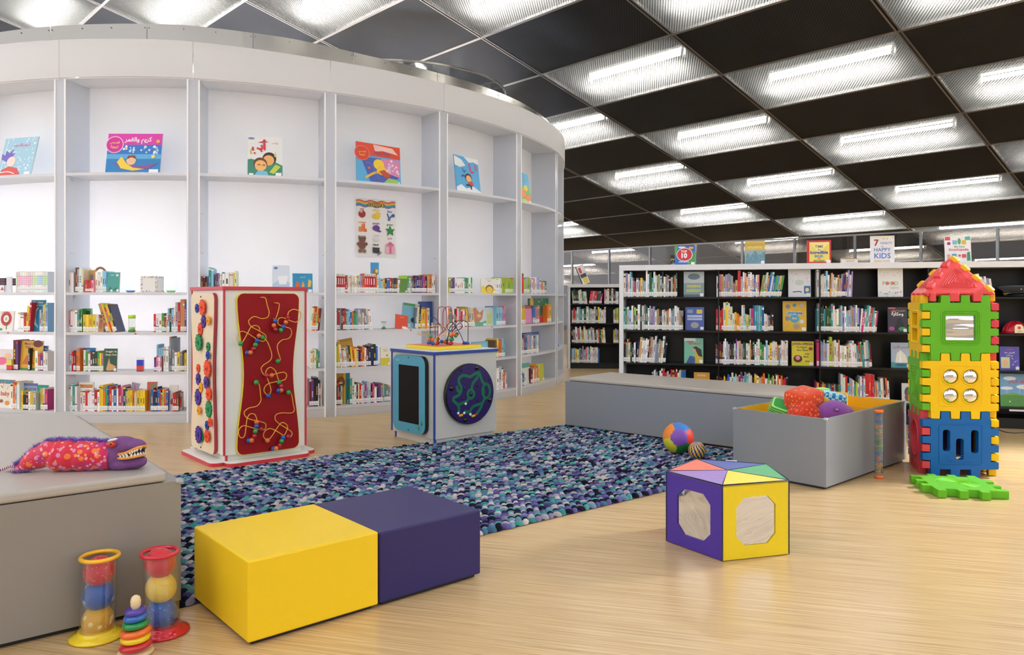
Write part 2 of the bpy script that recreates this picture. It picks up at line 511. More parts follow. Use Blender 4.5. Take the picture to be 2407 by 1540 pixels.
refl_m = plain('white_reflector', '#d8d6d0', .6)
rows = {}
for (i, j) in lit_cells: rows.setdefault(j, []).append(i)
jn = sorted(rows)
for (i, j) in lit_cells:
    vis = frustum(cp(i + .5, j + .5), .02)
    c = cp(i + .5, j + .5)
    x = CX + F * c.x / max(c.y, .3); y = HY - F * (c.z - HC) / max(c.y, .3)
    lab = 'fluorescent ceiling light, %s from the left in the %s diagonal row before the back' % (ordn(sorted(rows[j]).index(i) + 1), ordn(jn[::-1].index(j) + 1))
    t = thing('ceiling_light', lab, 'ceiling light', c, 0, 'fluorescent lights in the mesh ceiling')
    mb = MB(); cellquad(mb, i, j, 0, .004, .01); mb.build('mesh_panel', lit_mesh, t)
    # tube hung above the mesh
    h = .175
    a = cp(i + .14, j + .60, h); b = cp(i + .86, j + .60, h)
    mb = MB(); mb.tube([a, b], .024, 10); mb.build('tube', tube_m, t)
    mb = MB(); mb.color('#e8e6e0'); s = vd * .05
    for e in (a, b):
        d = (b - a).normalized() * (.01 if e is b else -.01)
        for sg in (-.03, .03):
            q = e + vd * sg
            mb.tube([q - CN * .05, q + CN * .07, q + CN * .11], .016, 6, radii=[.02, .018, .004])
    mb.build('lamp_holder', white_metal, t)
    mb = MB(); mb.color('#e8e6e0'); q0 = a + CN * .06; q1 = b + CN * .06
    sdv = vd * .035
    vs = [q0 - sdv, q0 + sdv, q1 + sdv, q1 - sdv]; vs = vs + [q + CN * .04 for q in vs]
    mb.add(vs, [(0, 1, 2, 3), (7, 6, 5, 4), (0, 4, 5, 1), (1, 5, 6, 2), (2, 6, 7, 3), (3, 7, 4, 0)], False)
    mb.build('batten', white_metal, t)

# glass partition ----------------------------------------------------
gy0 = 9.93 * 2.0 * S * .997
ge = Vector((1, -1, 0)).normalized()
gx_end = 15.0
gtop = 2.47
glass_m = clear('partition_glass', (.66, .63, .60), .03, .03)
frame_m = plain('grey_aluminium', '#9a9da1', .35, .7)
g0 = Vector((.2, gy0 - .2, 0))
pos = [1345, 1432, 1528, 1635, 1745, 1868, 2010, 2165, 2345]
def gpt(x):
    r = (x - CX) / F; Y = gy0 / (1 + r); return Vector((r * Y, Y, 0))
def fbox(mb, a, b, z0, z1, th):
    t = (b - a).normalized(); s = Vector((-t.y, t.x, 0)) * th / 2
    vs = [a - s, b - s, b + s, a + s]
    mb.add([(q.x, q.y, z0) for q in vs] + [(q.x, q.y, z1) for q in vs], [(3, 2, 1, 0), (4, 5, 6, 7), (0, 1, 5, 4), (1, 2, 6, 5), (2, 3, 7, 6), (3, 0, 4, 7)], False)
A0 = gpt(1345) - ge * 2.4; A1 = gpt(2345) + ge * 1.3
gl = empty('window_1', (A0 + A1) / 2); struct(gl, 'glass partition with thin grey mullions behind the bookcases', 'glass partition')
mb = MB(); fbox(mb, A0, A1, gtop - .03, gtop, .05); fbox(mb, A0, A1, 0, .04, .05); mb.build('rail', frame_m, gl)
for x in pos + [2500]:
    q = gpt(x); mb = MB(); fbox(mb, q - ge * .022, q + ge * .022, .04, gtop - .03, .05); mb.build('mullion', frame_m, gl)
mb = MB(); fbox(mb, A0, A1, .04, gtop - .03, .008); mb.build('pane', glass_m, gl)

# back walls (dark brown beyond the glass)
wallm = plain('brown_wall', '#352d27', .8)
mb = MB(); q0 = Vector((-9, 34, 0)); q1 = Vector((17, 20, 0))
fbox(mb, Vector((-9, 29.8, 0)), Vector((15.9, 29.8, 0)), 0, 3.5, .2)
struct(mb.build('wall_back', wallm), 'brown wall far behind the glass partition', 'wall')

# wall behind the viewer (seen only in the mirrors)
mb = MB(); fbox(mb, Vector((-13, -14, 0)), Vector((17, -14, 0)), 0, 3.2, .2)
struct(mb.build('wall_front', plain('pale_wall', '#b9b4aa', .8)), 'pale wall behind the viewer', 'wall')
# ================================================================== CURVED WHITE BOOKCASE (drum)
DC = Vector((-3.848, 12.332, 0)); DR = 4.672; A00 = -98.355; DA = 16.453
DEP = .36
poly_m = frosted('frosted_polycarbonate', '#f3f4f7', .30, .26, .55)
side_m = frosted('clearer_polycarbonate', '#f1f3f8', .22, .5, .2)
fascia_m = frosted('fascia_polycarbonate', '#eeeeed', .30, .03, .5)
edge_m = plain('painted_edge_glow', '#ffffff', .3)  # plain white paints in the light gathered along the sheet edges
poly_edge = frosted('polycarbonate_edge', '#f8f9fb', .35, .10, .25)
back_m = frosted('frosted_back_sheet', '#dedcd6', .34, .02, .5)
alu_m = plain('brushed_aluminium', '#a29e97', .28, 1.0, bump=.03, scale=30)
def dth(x, r=DR):
    """angle on drum circle of radius r for pixel column x"""
    d = Vector(((x - CX) / F, 1)); d.normalize(); c = Vector((DC.x, DC.y))
    b = d.dot(c); s = b * b - c.dot(c) + r * r
    p = d * (b - math.sqrt(max(s, 0)))
    return math.atan2(p.y - DC.y, p.x - DC.x)
def dframe(th, r, z):
    out = (math.cos(th), math.sin(th)); inw = (-out[0], -out[1]); rt = (inw[1], -inw[0])
    return frame((DC.x + r * out[0], DC.y + r * out[1], z), rt, inw)
SZ = [.111, .510, .905, 1.305, 2.50]   # shelf top heights
FZ0, FZ1 = 3.44, 3.80
def interp(tab):
    def f(a):
        d = math.degrees(a)
        if d > 180: d -= 360
        if d <= tab[0][0]: return tab[0][1]
        for (x0, y0), (x1, y1) in zip(tab, tab[1:]):
            if d <= x1: return y0 + (y1 - y0) * (d - x0) / (x1 - x0)
        return tab[-1][1]
    return f
ZT = interp([(-115, 3.84), (-84, 3.82), (-67, 3.74), (-50, 3.70), (-20, 3.67)])
ZB = interp([(-115, 3.45), (-84, 3.45), (-67, 3.41), (-50, 3.385), (-35, 3.35), (0, 3.32)])
ZR = interp([(-115, 4.04), (-84, 4.03), (-70, 3.97), (-60, 3.90), (-50, 3.865), (-20, 3.82)])
bayname = {-1: 'leftmost', 0: 'second', 1: 'third', 2: 'fourth', 3: 'fifth', 4: 'sixth', 5: 'seventh', 6: 'eighth'}
gapa = .055 / DR
for k in range(-2, 7):
    a0 = rad(A00 + DA * k); a1 = a0 + rad(DA)
    am = (a0 + a1) / 2
    nm = bayname.get(k, 'outermost')
    t = thing('curved_bookcase', 'frosted white curved bookcase bay, %s from the left' % nm if k > -2 else 'frosted white curved bookcase bay beyond the left picture edge', 'bookcase',
              (DC.x + DR * math.cos(am), DC.y + DR * math.sin(am), 0), 0, 'bays of the curved white bookcase')
    s0, s1 = a0 + gapa, a1 - gapa
    for sgn, aa in ((1, s0), (-1, s1)):
        mb = MB(); M = dframe(aa, DR, 0); mb.M = M
        mb.box(-.006, .006, .0, DEP, 0, ZB(aa) - .012); mb.build('side_panel', side_m, t)
    mb = MB(); mb.sector(DC.x, DC.y, DR - DEP - .012, DR - DEP, a0, a1, .0, lambda a: ZB(a) + .1, 10); mb.build('back_panel', back_m, t)
    for z in SZ:
        mb = MB(); mb.sector(DC.x, DC.y, DR - DEP, DR - .004, s0 + .0015, s1 - .0015, z - .028, z, 8); mb.build('shelf', poly_edge, t)
    mb = MB(); mb.sector(DC.x, DC.y, DR - .02, DR - .008, s0 + .0015, s1 - .0015, 0, SZ[0] - .03, 8); mb.build('plinth', poly_m, t)
    mb = MB(); mb.sector(DC.x, DC.y, DR - .002, DR + .012, a0 + .0007, a1 - .0007, ZB, ZT, 10); mb.build('fascia', fascia_m, t)
    mb = MB(); mb.sector(DC.x, DC.y, DR - DEP, DR - .004, a0 + .0007, a1 - .0007, lambda a: ZB(a) - .012, ZB, 8); mb.build('top_panel', poly_edge, t)
    mb = MB(); mb.sector(DC.x, DC.y, DR - .018, DR - .006, a0 - gapa * .86, a0 + gapa * .86, 0, lambda a: ZB(a) - .012, 2); mb.build('front_strip', side_m, t)
    for sg in (-1, 1):
        mb = MB(); aa = a0 + sg * gapa; mb.sector(DC.x, DC.y, DR - .004, DR + .002, aa - .0016, aa + .0016, 0, lambda a: ZB(a) - .012, 1); mb.build('panel_edge', edge_m, t)
    mb = MB(); mb.color('#b9bcc4')
    for aa, sg in ((s0, 1), (s1, -1)):
        mb.M = dframe(aa, DR, 0)
        for z in (3.25, 2.44, 2.1, 1.7, 1.25, .85, .45):
            for yy in (.08, .12):
                mb.M = dframe(aa, DR, 0) @ Matrix.Translation((sg * .0065, yy, z)) @ Matrix.Rotation(pi / 2 * sg, 4, 'Y')
                mb.cyl(.007, 0, .003, 8)
    mb.build('screw', paint(.3, metal=.8), t)
# inner core wall
mb = MB(); mb.sector(DC.x, DC.y, DR - .75, DR - .74, 0, 2 * pi, 0, 3.6, 64)
struct(mb.build('wall_left', frosted('frosted_core', '#d2d0cc', .5, .05, .5)), 'inner frosted wall of the round enclosure', 'wall')
# aluminium rim
t = thing('metal_rim', 'brushed aluminium band riveted around the top of the white drum', 'metal rim', (DC.x, DC.y - DR + .2, FZ1))
for k in range(-3, 8):
    a0 = rad(A00 + DA * .8 * k - 3); a1 = a0 + rad(DA * .8)
    mb = MB(); mb.sector(DC.x, DC.y, DR - .16, DR - .155, a0 + .0008, a1 - .0008, lambda a: ZT(a) - .06, ZR, 10); mb.build('band', alu_m, t)
    mb = MB(); mb.color('#55524e')
    for q in (.02, .35, .65, .98):
        mb.M = dframe(a0 + (a1 - a0) * q, DR - .152, ZR(a0 + (a1 - a0) * q) - .04) @ Matrix.Rotation(pi / 2, 4, 'X'); mb.cyl(.0055, 0, .003, 8)
    mb.build('rivet', PM, t)
# round clear skylight ring
t = thing('skylight_ring', 'round clear acrylic drum rising behind the aluminium rim of the white enclosure', 'skylight', (-1.65, 11.03, FZ1))
mb = MB(); mb.sector(-1.65, 11.03, 1.54, 1.55, 0, 2 * pi, FZ1 - .03, 4.17, 64); mb.build('ring_wall', clear('smoked_acrylic', (.55, .60, .64), .25, .05, .06), t)
mb = MB(); mb.sector(-1.65, 11.03, 1.53, 1.565, 0, 2 * pi, 4.17, 4.19, 64); mb.build('ring_edge', alu_m, t)

# lamps inside the lit enclosure (its own room lighting)
def point(name, loc, power, r=.3, col=(1, 1, 1)):
    l = bpy.data.lights.new(name, 'POINT'); l.energy = power; l.shadow_soft_size = r; l.color = col
    o = bpy.data.objects.new(name, l); COL.objects.link(o); o.location = loc; return o
for (dx, dy, z, p, c) in DRUMLIGHTS:
    point('enclosure_lamp', (DC.x + dx, DC.y + dy, z), p, .35, c)

# ================================================================== BLACK BOOKCASE
BL0 = Vector((1.155, 8.30, 0)); bang = math.atan2(-.27, 1); be = Vector((math.cos(bang), math.sin(bang), 0)); bn = Vector((math.sin(bang), -math.cos(bang), 0))
BF = Face(BL0, bang)
BZ = [.205, .553, .905, 1.258]; BTOP = 1.60
black_m = plain('black_laminate', '#17181a', .35, spec=.4)
white_m = plain('white_laminate', '#eceef2', .35)
side_grey = plain('pale_grey_metal', '#b9bcc2', .4)
def bframe(s, off, z, face=None):
    face = face or BF
    o = face.c0 + face.e * s - face.n * off
    return frame((o.x, o.y, z), face.e, -face.n)
def bookcase(name, label, face, nb, bw, zs, top, depth, first_off=.045):
    L = nb * bw + .0
    t = thing(name, label, 'bookcase', face.c0 + face.e * L / 2)
    def B(nm, x0, x1, y0, y1, z0, z1, m, bev=0):
        mb = MB(); mb.M = bframe(0, 0, 0, face); mb.box(x0, x1, y0, y1, z0, z1); return mb.build(nm, m, t, bevel=bev)
    B('top_panel', -.0, L + .09, 0, depth, top - .058, top, white_m, .002)
    B('side_panel', 0, .045, .001, depth, 0, top - .058, white_m)
    B('side_panel', L + .045, L + .09, .001, depth, 0, top - .058, white_m)
    B('back_panel', .045, L + .045, depth - .02, depth - .001, .02, top - .058, black_m)
    B('base', .045, L + .045, .02, depth - .02, 0, .09, black_m)
    for z in zs:
        for k in range(nb):
            B('shelf', .045 + k * bw + .006, .045 + (k + 1) * bw - .006, .012, depth - .02, z - .018, z, black_m)
    for k in range(1, nb):
        B('divider', .045 + k * bw - .006, .045 + k * bw + .006, .008, depth - .02, .09, top - .058, black_m)
    B('shelf', .05, L + .04, .012, depth - .02, .091, .10, black_m)
    return t
bookcase('black_bookcase', 'long low black bookcase with white top and frame below the glass', BF, 5, .99, BZ, BTOP, .34)
FF = Face((.985, 13.6), rad(-4))
fc = bookcase('low_bookcase', 'smaller black and white bookcase further back beside the white drum', FF, 2, .9, [.45, .80, 1.14], 1.49, .38)
mb = MB(); mb.M = bframe(0, 0, 0, FF)
for q in range(14): mb.box(-.012, -.001, .012 + q * .026, .03 + q * .026, .01, 1.43)
mb.build('slatted_end', side_grey, fc)
# ================================================================== BOOKS
CC = {'w': ('white', '#f2f2ee'), 'c': ('cream', '#e9dfc4'), 'r': ('red', '#c8202c'), 'd': ('dark red', '#6d1420'), 'o': ('orange', '#e8772a'),
      'y': ('yellow', '#f0c928'), 'l': ('lime green', '#a6c832'), 'g': ('green', '#3f9a46'), 'G': ('dark green', '#1f4a33'), 't': ('teal', '#3f9ea0'),
      's': ('light blue', '#8cc4e0'), 'b': ('blue', '#2a63b0'), 'n': ('navy', '#1e2950'), 'p': ('purple', '#6b3c90'), 'v': ('lavender', '#9f97cc'),
      'k': ('black', '#1d1c20'), 'e': ('grey', '#8d929a'), 'a': ('pale grey', '#c3c7cc'), 'h': ('pink', '#e08aa4'), 'm': ('magenta', '#c02c78'),
      'B': ('brown', '#6e4630'), 'T': ('tan', '#c49a66')}
BOOKS = []     # dicts
def jitter(hexc, amt=.10):
    c = hexc.lstrip('#'); v = [int(c[i:i + 2], 16) for i in (0, 2, 4)]
    k = 1 + R.uniform(-amt, amt)
    return '#%02x%02x%02x' % tuple(max(0, min(255, int(x * k + R.uniform(-9, 9)))) for x in v)

def place_fn_drum(bay, zi, off):
    z = SZ[zi]
    def f(px):
        r = DR - off; th = dth(px, r)
        p = Vector((DC.x + r * math.cos(th), DC.y + r * math.sin(th)))
        return th, p, dframe(th, r, z)
    return f
def run_drum(bay, zi, x0, x1, hpx, cols, tpx, lean=0, off=.055, lab=True, style=0):
    f = place_fn_drum(bay, zi, off)
    tha, pa, _ = f(x0); thb, pb, _ = f(x1)
    tot = (thb - tha) * (DR - off)
    n = max(1, round((x1 - x0) / tpx)); ws = [R.uniform(.7, 1.3) for _ in range(n)]; k = tot / sum(ws)
    u = 0
    mid = (pa + pb) / 2
    for i, w in enumerate(ws):
        w *= k
        th = tha + (u + w / 2) / (DR - off); u += w
        h = hpx * mid.y / F * (R.uniform(.9, 1.08) if style == 0 else R.uniform(.985, 1.01))
        dp = min(R.uniform(.15, .2), h * .85)
        M = dframe(th, DR - off, SZ[zi])
        BOOKS.append(dict(M=M, w=w * .93, h=h, dp=dp, c=cols[i % len(cols)] if style else R.choice(cols) if len(cols) > 6 else cols[i % len(cols)], lean=lean, row=('drum', bay, zi), x=x0 + (x1 - x0) * (i + .5) / n, d=mid.y, st=style))
def run_flat(face, zs, rowkey, zi, x0, x1, hpx, cols, tpx, lean=0, off=.03, style=0, dz=0):
    fo = Face((face.c0 - face.n * off).to_2d(), face.a)
    u0, _ = fo.uz(x0, 700); u1, _ = fo.uz(x1, 700); Y = fo.c0.y + (u0 + u1) / 2 * fo.e.y
    n = max(1, round((x1 - x0) / tpx)); ws = [R.uniform(.7, 1.3) for _ in range(n)]; k = (u1 - u0) / sum(ws); u = u0
    for i, w in enumerate(ws):
        w *= k
        h = hpx * Y / F * (R.uniform(.84, 1.1) if style == 0 else R.uniform(.985, 1.01))
        M = bframe(u + w / 2, off, zs[zi] + dz, face); u += w
        BOOKS.append(dict(M=M, w=w * .93, h=h, dp=min(R.uniform(.15, .21), h * .9), c=R.choice(cols) if style == 0 and len(cols) > 3 else cols[i % len(cols)], lean=lean, row=rowkey + (zi,), x=x0 + (x1 - x0) * (i + .5) / n, d=Y, st=style))

def D(bay, zi, *runs):
    for r in runs: run_drum(bay, zi, *r[:5], **(r[5] if len(r) > 5 else {}))
LN = lambda a, **k: dict(lean=a, **k)
# bay -1
D(-1, 3, (37, 112, 49, 'wwwwww', 5.0, dict(style=2)))
D(-1, 2, (42, 62, 42, 'wwrkG', 6), (60, 70, 66, 'yrt', 5, LN(5)), (93, 101, 48, 'aev', 4), (101, 112, 66, 'cyst', 4))
D(-1, 1, (31, 42, 72, 'dpd', 6), (82, 112, 44, 'wopwwp', 6), (66, 70, 52, 'ko', 4))
D(-1, 0, (25, 46, 60, 'woasrc', 6), (50, 84, 44, 'wytkkwdwwa', 6, dict(off=.03)), (95, 112, 54, 'ycmhy', 5))
# bay 0
D(0, 3, (150, 154, 50, 't', 4), (155, 173, 47, 'wwww', 5.5, dict(style=1)), (177, 186, 54, 'Bow', 4), (186, 196, 54, 'oc', 5), (200, 220, 27, 'rrrh', 5, dict(off=.03)), (224, 241, 47, 'wwww', 5), (241, 250, 48, 'ss', 4))
D(0, 2, (142, 187, 48, 'twwhswrnrb', 5), (187, 193, 56, 'Gg', 3), (195, 232, 41, 'yyyyc', 8, dict(style=1)), (250, 276, 66, 'yTknwrw', 5, LN(-17)), (361, 396, 41, 'rwwgrw', 5.5), (394, 412, 56, 'sGsw', 5), (412, 438, 72, 'yrTob', 5.5))
D(0, 1, (160, 178, 46, 'verd', 5), (179, 188, 54, 'oo', 5), (196, 243, 47, 'Gkydywhkwgwr', 5.2), (362, 380, 34, 'phwh', 5), (368, 384, 58, 'ss', 5, dict(off=.1)), (384, 396, 56, 'bw', 6), (398, 409, 76, 'ee', 5, dict(off=.1)), (404, 438, 47, 'Beacyyw', 6))
D(0, 0, (153, 166, 54, 'gyb', 5), (166, 181, 60, 'wtwg', 4.5), (188, 234, 47, 'wwwwGwwrw', 6), (233, 256, 58, 'yyogb', 4.5), (252, 283, 56, 'bwrwsabp', 5), (281, 300, 56, 'mhGwr', 5), (296, 341, 49, 'yyyocy', 5.6, dict(style=1)), (354, 375, 54, 'bnnbe', 5), (374, 395, 48, 'rtyob', 4.5), (406, 420, 42, 'rrB', 5, dict(off=.03)))
# bay 1
D(1, 3, (472, 490, 38, 'Bdkp', 4), (490, 502, 54, 'tst', 5), (506, 521, 44, 'Bpe', 4), (522, 548, 47, 'www', 9, dict(style=1)), (548, 556, 50, 'yo', 4))
D(1, 2, (728, 751, 55, 'glrrrdo', 4, LN(6)))
D(1, 1, (730, 752, 42, 'cywgty', 4.5))
D(1, 0, (727, 737, 64, 'dpk', 5), (737, 748, 70, 'kkd', 5), (748, 756, 56, 'wBc', 3))
# bay 2
D(2, 3, (788, 811, 45, 'rrrrr', 4.6, dict(style=3)), (811, 818, 25, 'r', 7), (817, 847, 41, 'cccccc', 4, dict(style=1)), (847, 857, 42, 'vo', 5), (857, 883, 45, 'rrrrr', 5, dict(style=3)), (883, 890, 42, 'oT', 4),
  (890, 941, 33, 'sbbsrynkBoy', 5), (953, 970, 38, 'lgwlg', 4.4), (965, 1003, 39, 'mpkdpvknp', 4), (1004, 1023, 43, 'Towho', 5))
D(2, 2, (788, 823, 48, 'ntsBrgoyeor', 3.6), (823, 849, 42, 'bogtyw', 4), (842, 860, 46, 'aewGt', 4), (860, 876, 48, 'eTwpy', 5, LN(-8)), (975, 992, 52, 'eTkyo', 4, LN(4)), (992, 1010, 50, 'yoyo', 6))
D(2, 1, (787, 800, 60, 'ly', 6), (801, 812, 50, 'wTo', 4, LN(-5)), (812, 842, 46, 'yTGyo', 5, LN(-6)), (838, 866, 45, 'wkrowB', 5), (866, 888, 50, 'nnkbw', 5))
D(2, 0, (788, 805, 56, 'krGtrl', 4), (822, 833, 64, 'tB', 5), (833, 880, 47, 'ygbtksdmrwk', 4.2), (880, 918, 41, 'yppneyoty', 4.5))
# bay 3
D(3, 3, (1048, 1060, 36, 'oyl', 4), (1060, 1069, 36, 'pp', 4), (1069, 1092, 35, 'wwww', 5, dict(style=1)), (1092, 1110, 37, 'tgwg', 5), (1163, 1180, 35, 'wwwww', 4, dict(style=1)), (1180, 1207, 37, 'llll', 7, dict(style=1)))
D(3, 2, (1048, 1078, 44, 'onkwtnr', 4.5), (1078, 1097, 42, 'hrwr', 5), (1097, 1106, 44, 'yT', 4, LN(-6)), (1106, 1117, 46, 'bn', 5, LN(-10)), (1166, 1188, 44, 'vbhswrbb', 4, LN(3)))
D(3, 1, (1164, 1187, 42, 'tsoyBor', 3.6))
D(3, 0, (1160, 1183, 52, 'wwaw', 6), (1183, 1192, 40, 'rwb', 3.5))
# bay 4
D(4, 3, (1219, 1225, 37, 'rh', 4, dict(off=.02)), (1225, 1231, 52, 'r', 6), (1231, 1257, 36, 'hvmpohyl', 4), (1257, 1272, 37, 'wsvwpw', 3.6), (1272, 1284, 28, 'okGg', 3.5))
D(4, 2, (1218, 1224, 40, 'pr', 3.5), (1224, 1236, 42, 'oyy', 4.5, LN(-6)), (1252, 1268, 40, 'bhTr', 5), (1286, 1296, 44, 'oy', 5))
D(4, 1, (1218, 1232, 42, 'lyge', 4, LN(-3)), (1230, 1266, 44, 'stbrhvwpb', 4.2))
D(4, 0, (1216, 1228, 26, 'rgy', 4, dict(off=.03)), (1228, 1236, 30, 'bw', 4, dict(off=.03)), (1247, 1262, 38, 'dwow', 4, LN(4)), (1261, 1268, 40, 'oy', 4))
D(5, 2, (1304, 1312, 34, 'gt', 5))

def K(zi, *runs):
    for r in runs: run_flat(BF, BZ, ('black',), zi, *r[:5], **(r[5] if len(r) > 5 else {}))
K(3, (1466, 1484, 54, 'asevk', 4.4), (1483, 1518, 42, 'rycwhsv', 4.6), (1518, 1526, 61, 'ww', 4.5), (1526, 1592, 54, 'kGtkewnGlgo', 4.2),
  (1684, 1723, 53, 'waevTheaw', 5), (1723, 1734, 42, 'TT', 5), (1734, 1741, 57, 'r', 7), (1741, 1785, 54, 'hawcowyb', 4.4), (1785, 1836, 56, 'rbesvbtglyT', 4.6, LN(9)),
  (1920, 1950, 60, 'wwaspsw', 4.4), (1950, 1990, 52, 'BpaTvwnw', 4.2, LN(4)), (1986, 2003, 58, 'wwcv', 4.5, LN(2)), (2182, 2204, 50, 'Gykpw', 4.2), (2292, 2312, 50, 'kGwk', 5, LN(-6)), (2310, 2336, 44, 'avew', 5, LN(-8)))
K(2, (1465, 1492, 52, 'ttsge', 4.5), (1490, 1530, 54, 'kGwlGkea', 4.4), (1530, 1539, 60, 'vv', 4.5), (1539, 1572, 50, 'aTwyGwsk', 4.2), (1572, 1606, 54, 'wsecwhw', 4.6), (1600, 1606, 36, 'nk', 3.5),
  (1683, 1700, 56, 'rrwh', 4.4), (1700, 1722, 64, 'ycya', 5), (1722, 1745, 40, 'yyyoy', 4.6), (1743, 1751, 57, 'ws', 4), (1751, 1763, 40, 'yyl', 4), (1762, 1770, 60, 'vm', 4), (1770, 1796, 60, 'bttstb', 4.6, dict(style=1)), (1796, 1818, 42, 'BkTogy', 4, {}),
  (1920, 1962, 62, 'ewtsGaeow', 4.4), (1962, 2020, 58, 'osvoweTlsyvc', 4.4), (2020, 2060, 58, 'wetwmavywr', 4.4, LN(5)))
K(1, (1466, 1494, 50, 'keGTak', 4), (1494, 1564, 58, 'kewTGkwBeakn', 4.3, LN(6)),
  (1682, 1700, 52, 'dddkb', 4), (1700, 1786, 56, 'knkewTkGapkeB', 4), (1786, 1852, 54, 'gkoyagTsgwbt', 4.2),
  (1920, 1944, 60, 'pvavm', 4.6), (1944, 1956, 72, 'wl', 6), (1956, 1998, 58, 'wctawTsyv', 4.6), (1998, 2050, 58, 'twbTrgcdw', 4.4, LN(-3)))
K(0, (1508, 1521, 34, 'kkw', 5), (1532, 1546, 62, 'ew', 5, {}), (1550, 1601, 60, 'wryrcwBrbyo', 4.4), (1600, 1612, 60, 'bb', 6),
  (1684, 1712, 48, 'kBydT', 4), (1710, 1852, 56, 'wskwrobthgkpyws', 4.2),
  (1917, 1941, 44, 'pyvorm', 4.2), (1941, 1978, 40, 'kGgbBde', 3.4, dict(style=1)), (1976, 1992, 62, 'owr', 5), (1992, 2020, 52, 'wslghte', 4.2), (2018, 2034, 56, 'vBeG', 4), (2034, 2056, 66, 'rrr', 7.3, dict(style=1)), (2056, 2092, 58, 'awtoBGk', 4, LN(-3)))
def K2(zi, zs, *runs):
    for r in runs: run_flat(FF, zs, ('far',), zi, *r[:5], **(r[5] if len(r) > 5 else {}))
FZ = [.10, .45, .80, 1.14]
K2(3, FZ, (1346, 1362, 34, 'Gwke', 4, LN(-5)), (1362, 1381, 34, 'wgowc', 4, LN(-6)), (1384, 1414, 28, 'dbrGhb', 5, LN(8)), (1420, 1454, 34, 'hwTakw', 4))
K2(2, FZ, (1344, 1424, 36, 'rwaghwshywGc', 4.2), (1442, 1454, 34, 'kTl', 4))
K2(1, FZ, (1344, 1424, 36, 'ryvwkwahwetG', 4.4, LN(-4)), (1442, 1454, 34, 'ysT', 4))
K2(0, FZ, (1343, 1409, 36, 'lwvrgtwcyhasb', 3.6))

# ---- build: the 300 largest singly (less the face-out ones), the remainder as one object
def wname(w, h):
    return ('thick ' if w > .03 else 'slim ' if w < .016 else '')
rowcnt = {}
rows_ = {}
for b in BOOKS: rows_.setdefault(b['row'], []).append(b)
for k, l in rows_.items():
    l.sort(key=lambda b: b['x'])
    for i, b in enumerate(l): b['n'] = i + 1; b['tot'] = len(l)
SH_D = {0: 'bottom', 1: 'third', 2: 'second', 3: 'top'}
def blabel(b):
    cn = CC[b['c']][0]; k = b['row']
    pos = '%s from the left' % ordn(b['n'])
    if k[0] == 'drum': return '%s%s book, %s on the %s book shelf, %s white bay' % (wname(b['w'], b['h']), cn, pos, SH_D[k[2]], bayname[k[1]])
    if k[0] == 'black':
        return '%s%s book, %s on the %s shelf of the long black bookcase' % (wname(b['w'], b['h']), cn, pos, SH_D[k[1]])
    return '%s%s book, %s on the %s shelf of the far bookcase' % (wname(b['w'], b['h']), cn, pos, SH_D[k[1]])
def book_mesh(mb, lb, b, inst=True):
    w, h, dp = b['w'], b['h'], b['dp']
    M = b['M']
    if b['lean']:
        a = rad(b['lean'])
        s = -w / 2 if a < 0 else w / 2
        M = M @ Matrix.Translation((s, 0, 0)) @ Matrix.Rotation(a, 4, 'Y') @ Matrix.Translation((-s, 0, 0))
    base = jitter(CC[b['c']][1])
    mb.M = M; mb.color(base)
    hw = w / 2; e = .0006
    if inst:
        mb.box(-hw, hw, 0, dp, 0, h)
        mb.color('#efe9da'); mb.box(-hw + .0015, hw - .0015, .004, dp + .001, h - .004, h + .0004 )
    else:
        mb.box(-hw, hw, 0, dp, 0, h)
    # title band(s)
    st = b['st']
    dark = CC[b['c']][0] in ('white', 'cream', 'yellow', 'pale grey', 'light blue', 'lime green', 'lavender', 'pink', 'tan', 'orange')
    tc = R.choice(['#26334f', '#333333', '#a02832', '#2a7a60', '#7a4a8a', '#c46a28']) if dark else R.choice(['#f4f1e6', '#f0d040', '#ffffff', '#9cd0e8', '#f0a070'])
    if st == 2:
        k = b['n'] % 14; tc = '#b0df92' if k < 2 else '#f2a0d0' if k < 9 else '#b6e6a0' if k < 11 else '#9cc8ee'
        mb.color(tc); mb.box(-hw * .8, hw * .8, -e, 0, h * .36, h * .8)
        mb.color('#ffffff')
        for q in range(4): mb.box(-hw * .35, hw * .35, -2 * e, 0, h * (.41 + q * .09), h * (.46 + q * .09))
    elif st == 3:
        mb.color('#f6f4ee'); mb.box(-hw, hw, -e, 0, h * .86, h); mb.box(-hw, hw, -e, 0, 0, h * .28); mb.color('#5aa83c'); mb.box(-hw * .5, hw * .5, -2 * e, 0, h * .89, h * .95)
        mb.color('#ffffff'); mb.box(-hw * .4, hw * .2, -2 * e, 0, h * .42, h * .75)
    else:
        q = R.random()
        if q < .75:
            a0 = R.uniform(.34, .45); a1 = a0 + R.uniform(.2, .4)
            mb.color(tc); n = R.choice([1, 3, 4, 5])
            for i in range(n):
                za = h * (a0 + (a1 - a0) * i / n); zb = h * (a0 + (a1 - a0) * (i + .72) / n)
                mb.box(-hw * .38, hw * .38, -e, 0, za, zb)
        if q > .45:
            mb.color(R.choice(['#f0c030', '#d03838', '#4a90c8', '#f2f2ee', '#2c2c34', '#58a868', '#e08038']))
            z0 = R.choice([.9, .84, .25, .93]); mb.box(-hw, hw, -e * .8, 0, h * z0, h * min(1, z0 + R.uniform(.03, .09)))
    # white call-number sticker
    lb.M = M; lb.color('#f7f7f5')
    if R.random() < .92:
        z0 = .012; z1 = min(.055, h * .3)
        lb.box(-hw * .96, hw * .96, -e * 2, 0, z0, z1)
        lb.color('#777777'); lb.box(-hw * .5, hw * .5, -e * 3, -e * 1.5, z0 + .012, z0 + .015); lb.box(-hw * .5, hw * .3, -e * 3, -e * 1.5, z0 + .02, z0 + .023)
        return True
    return False
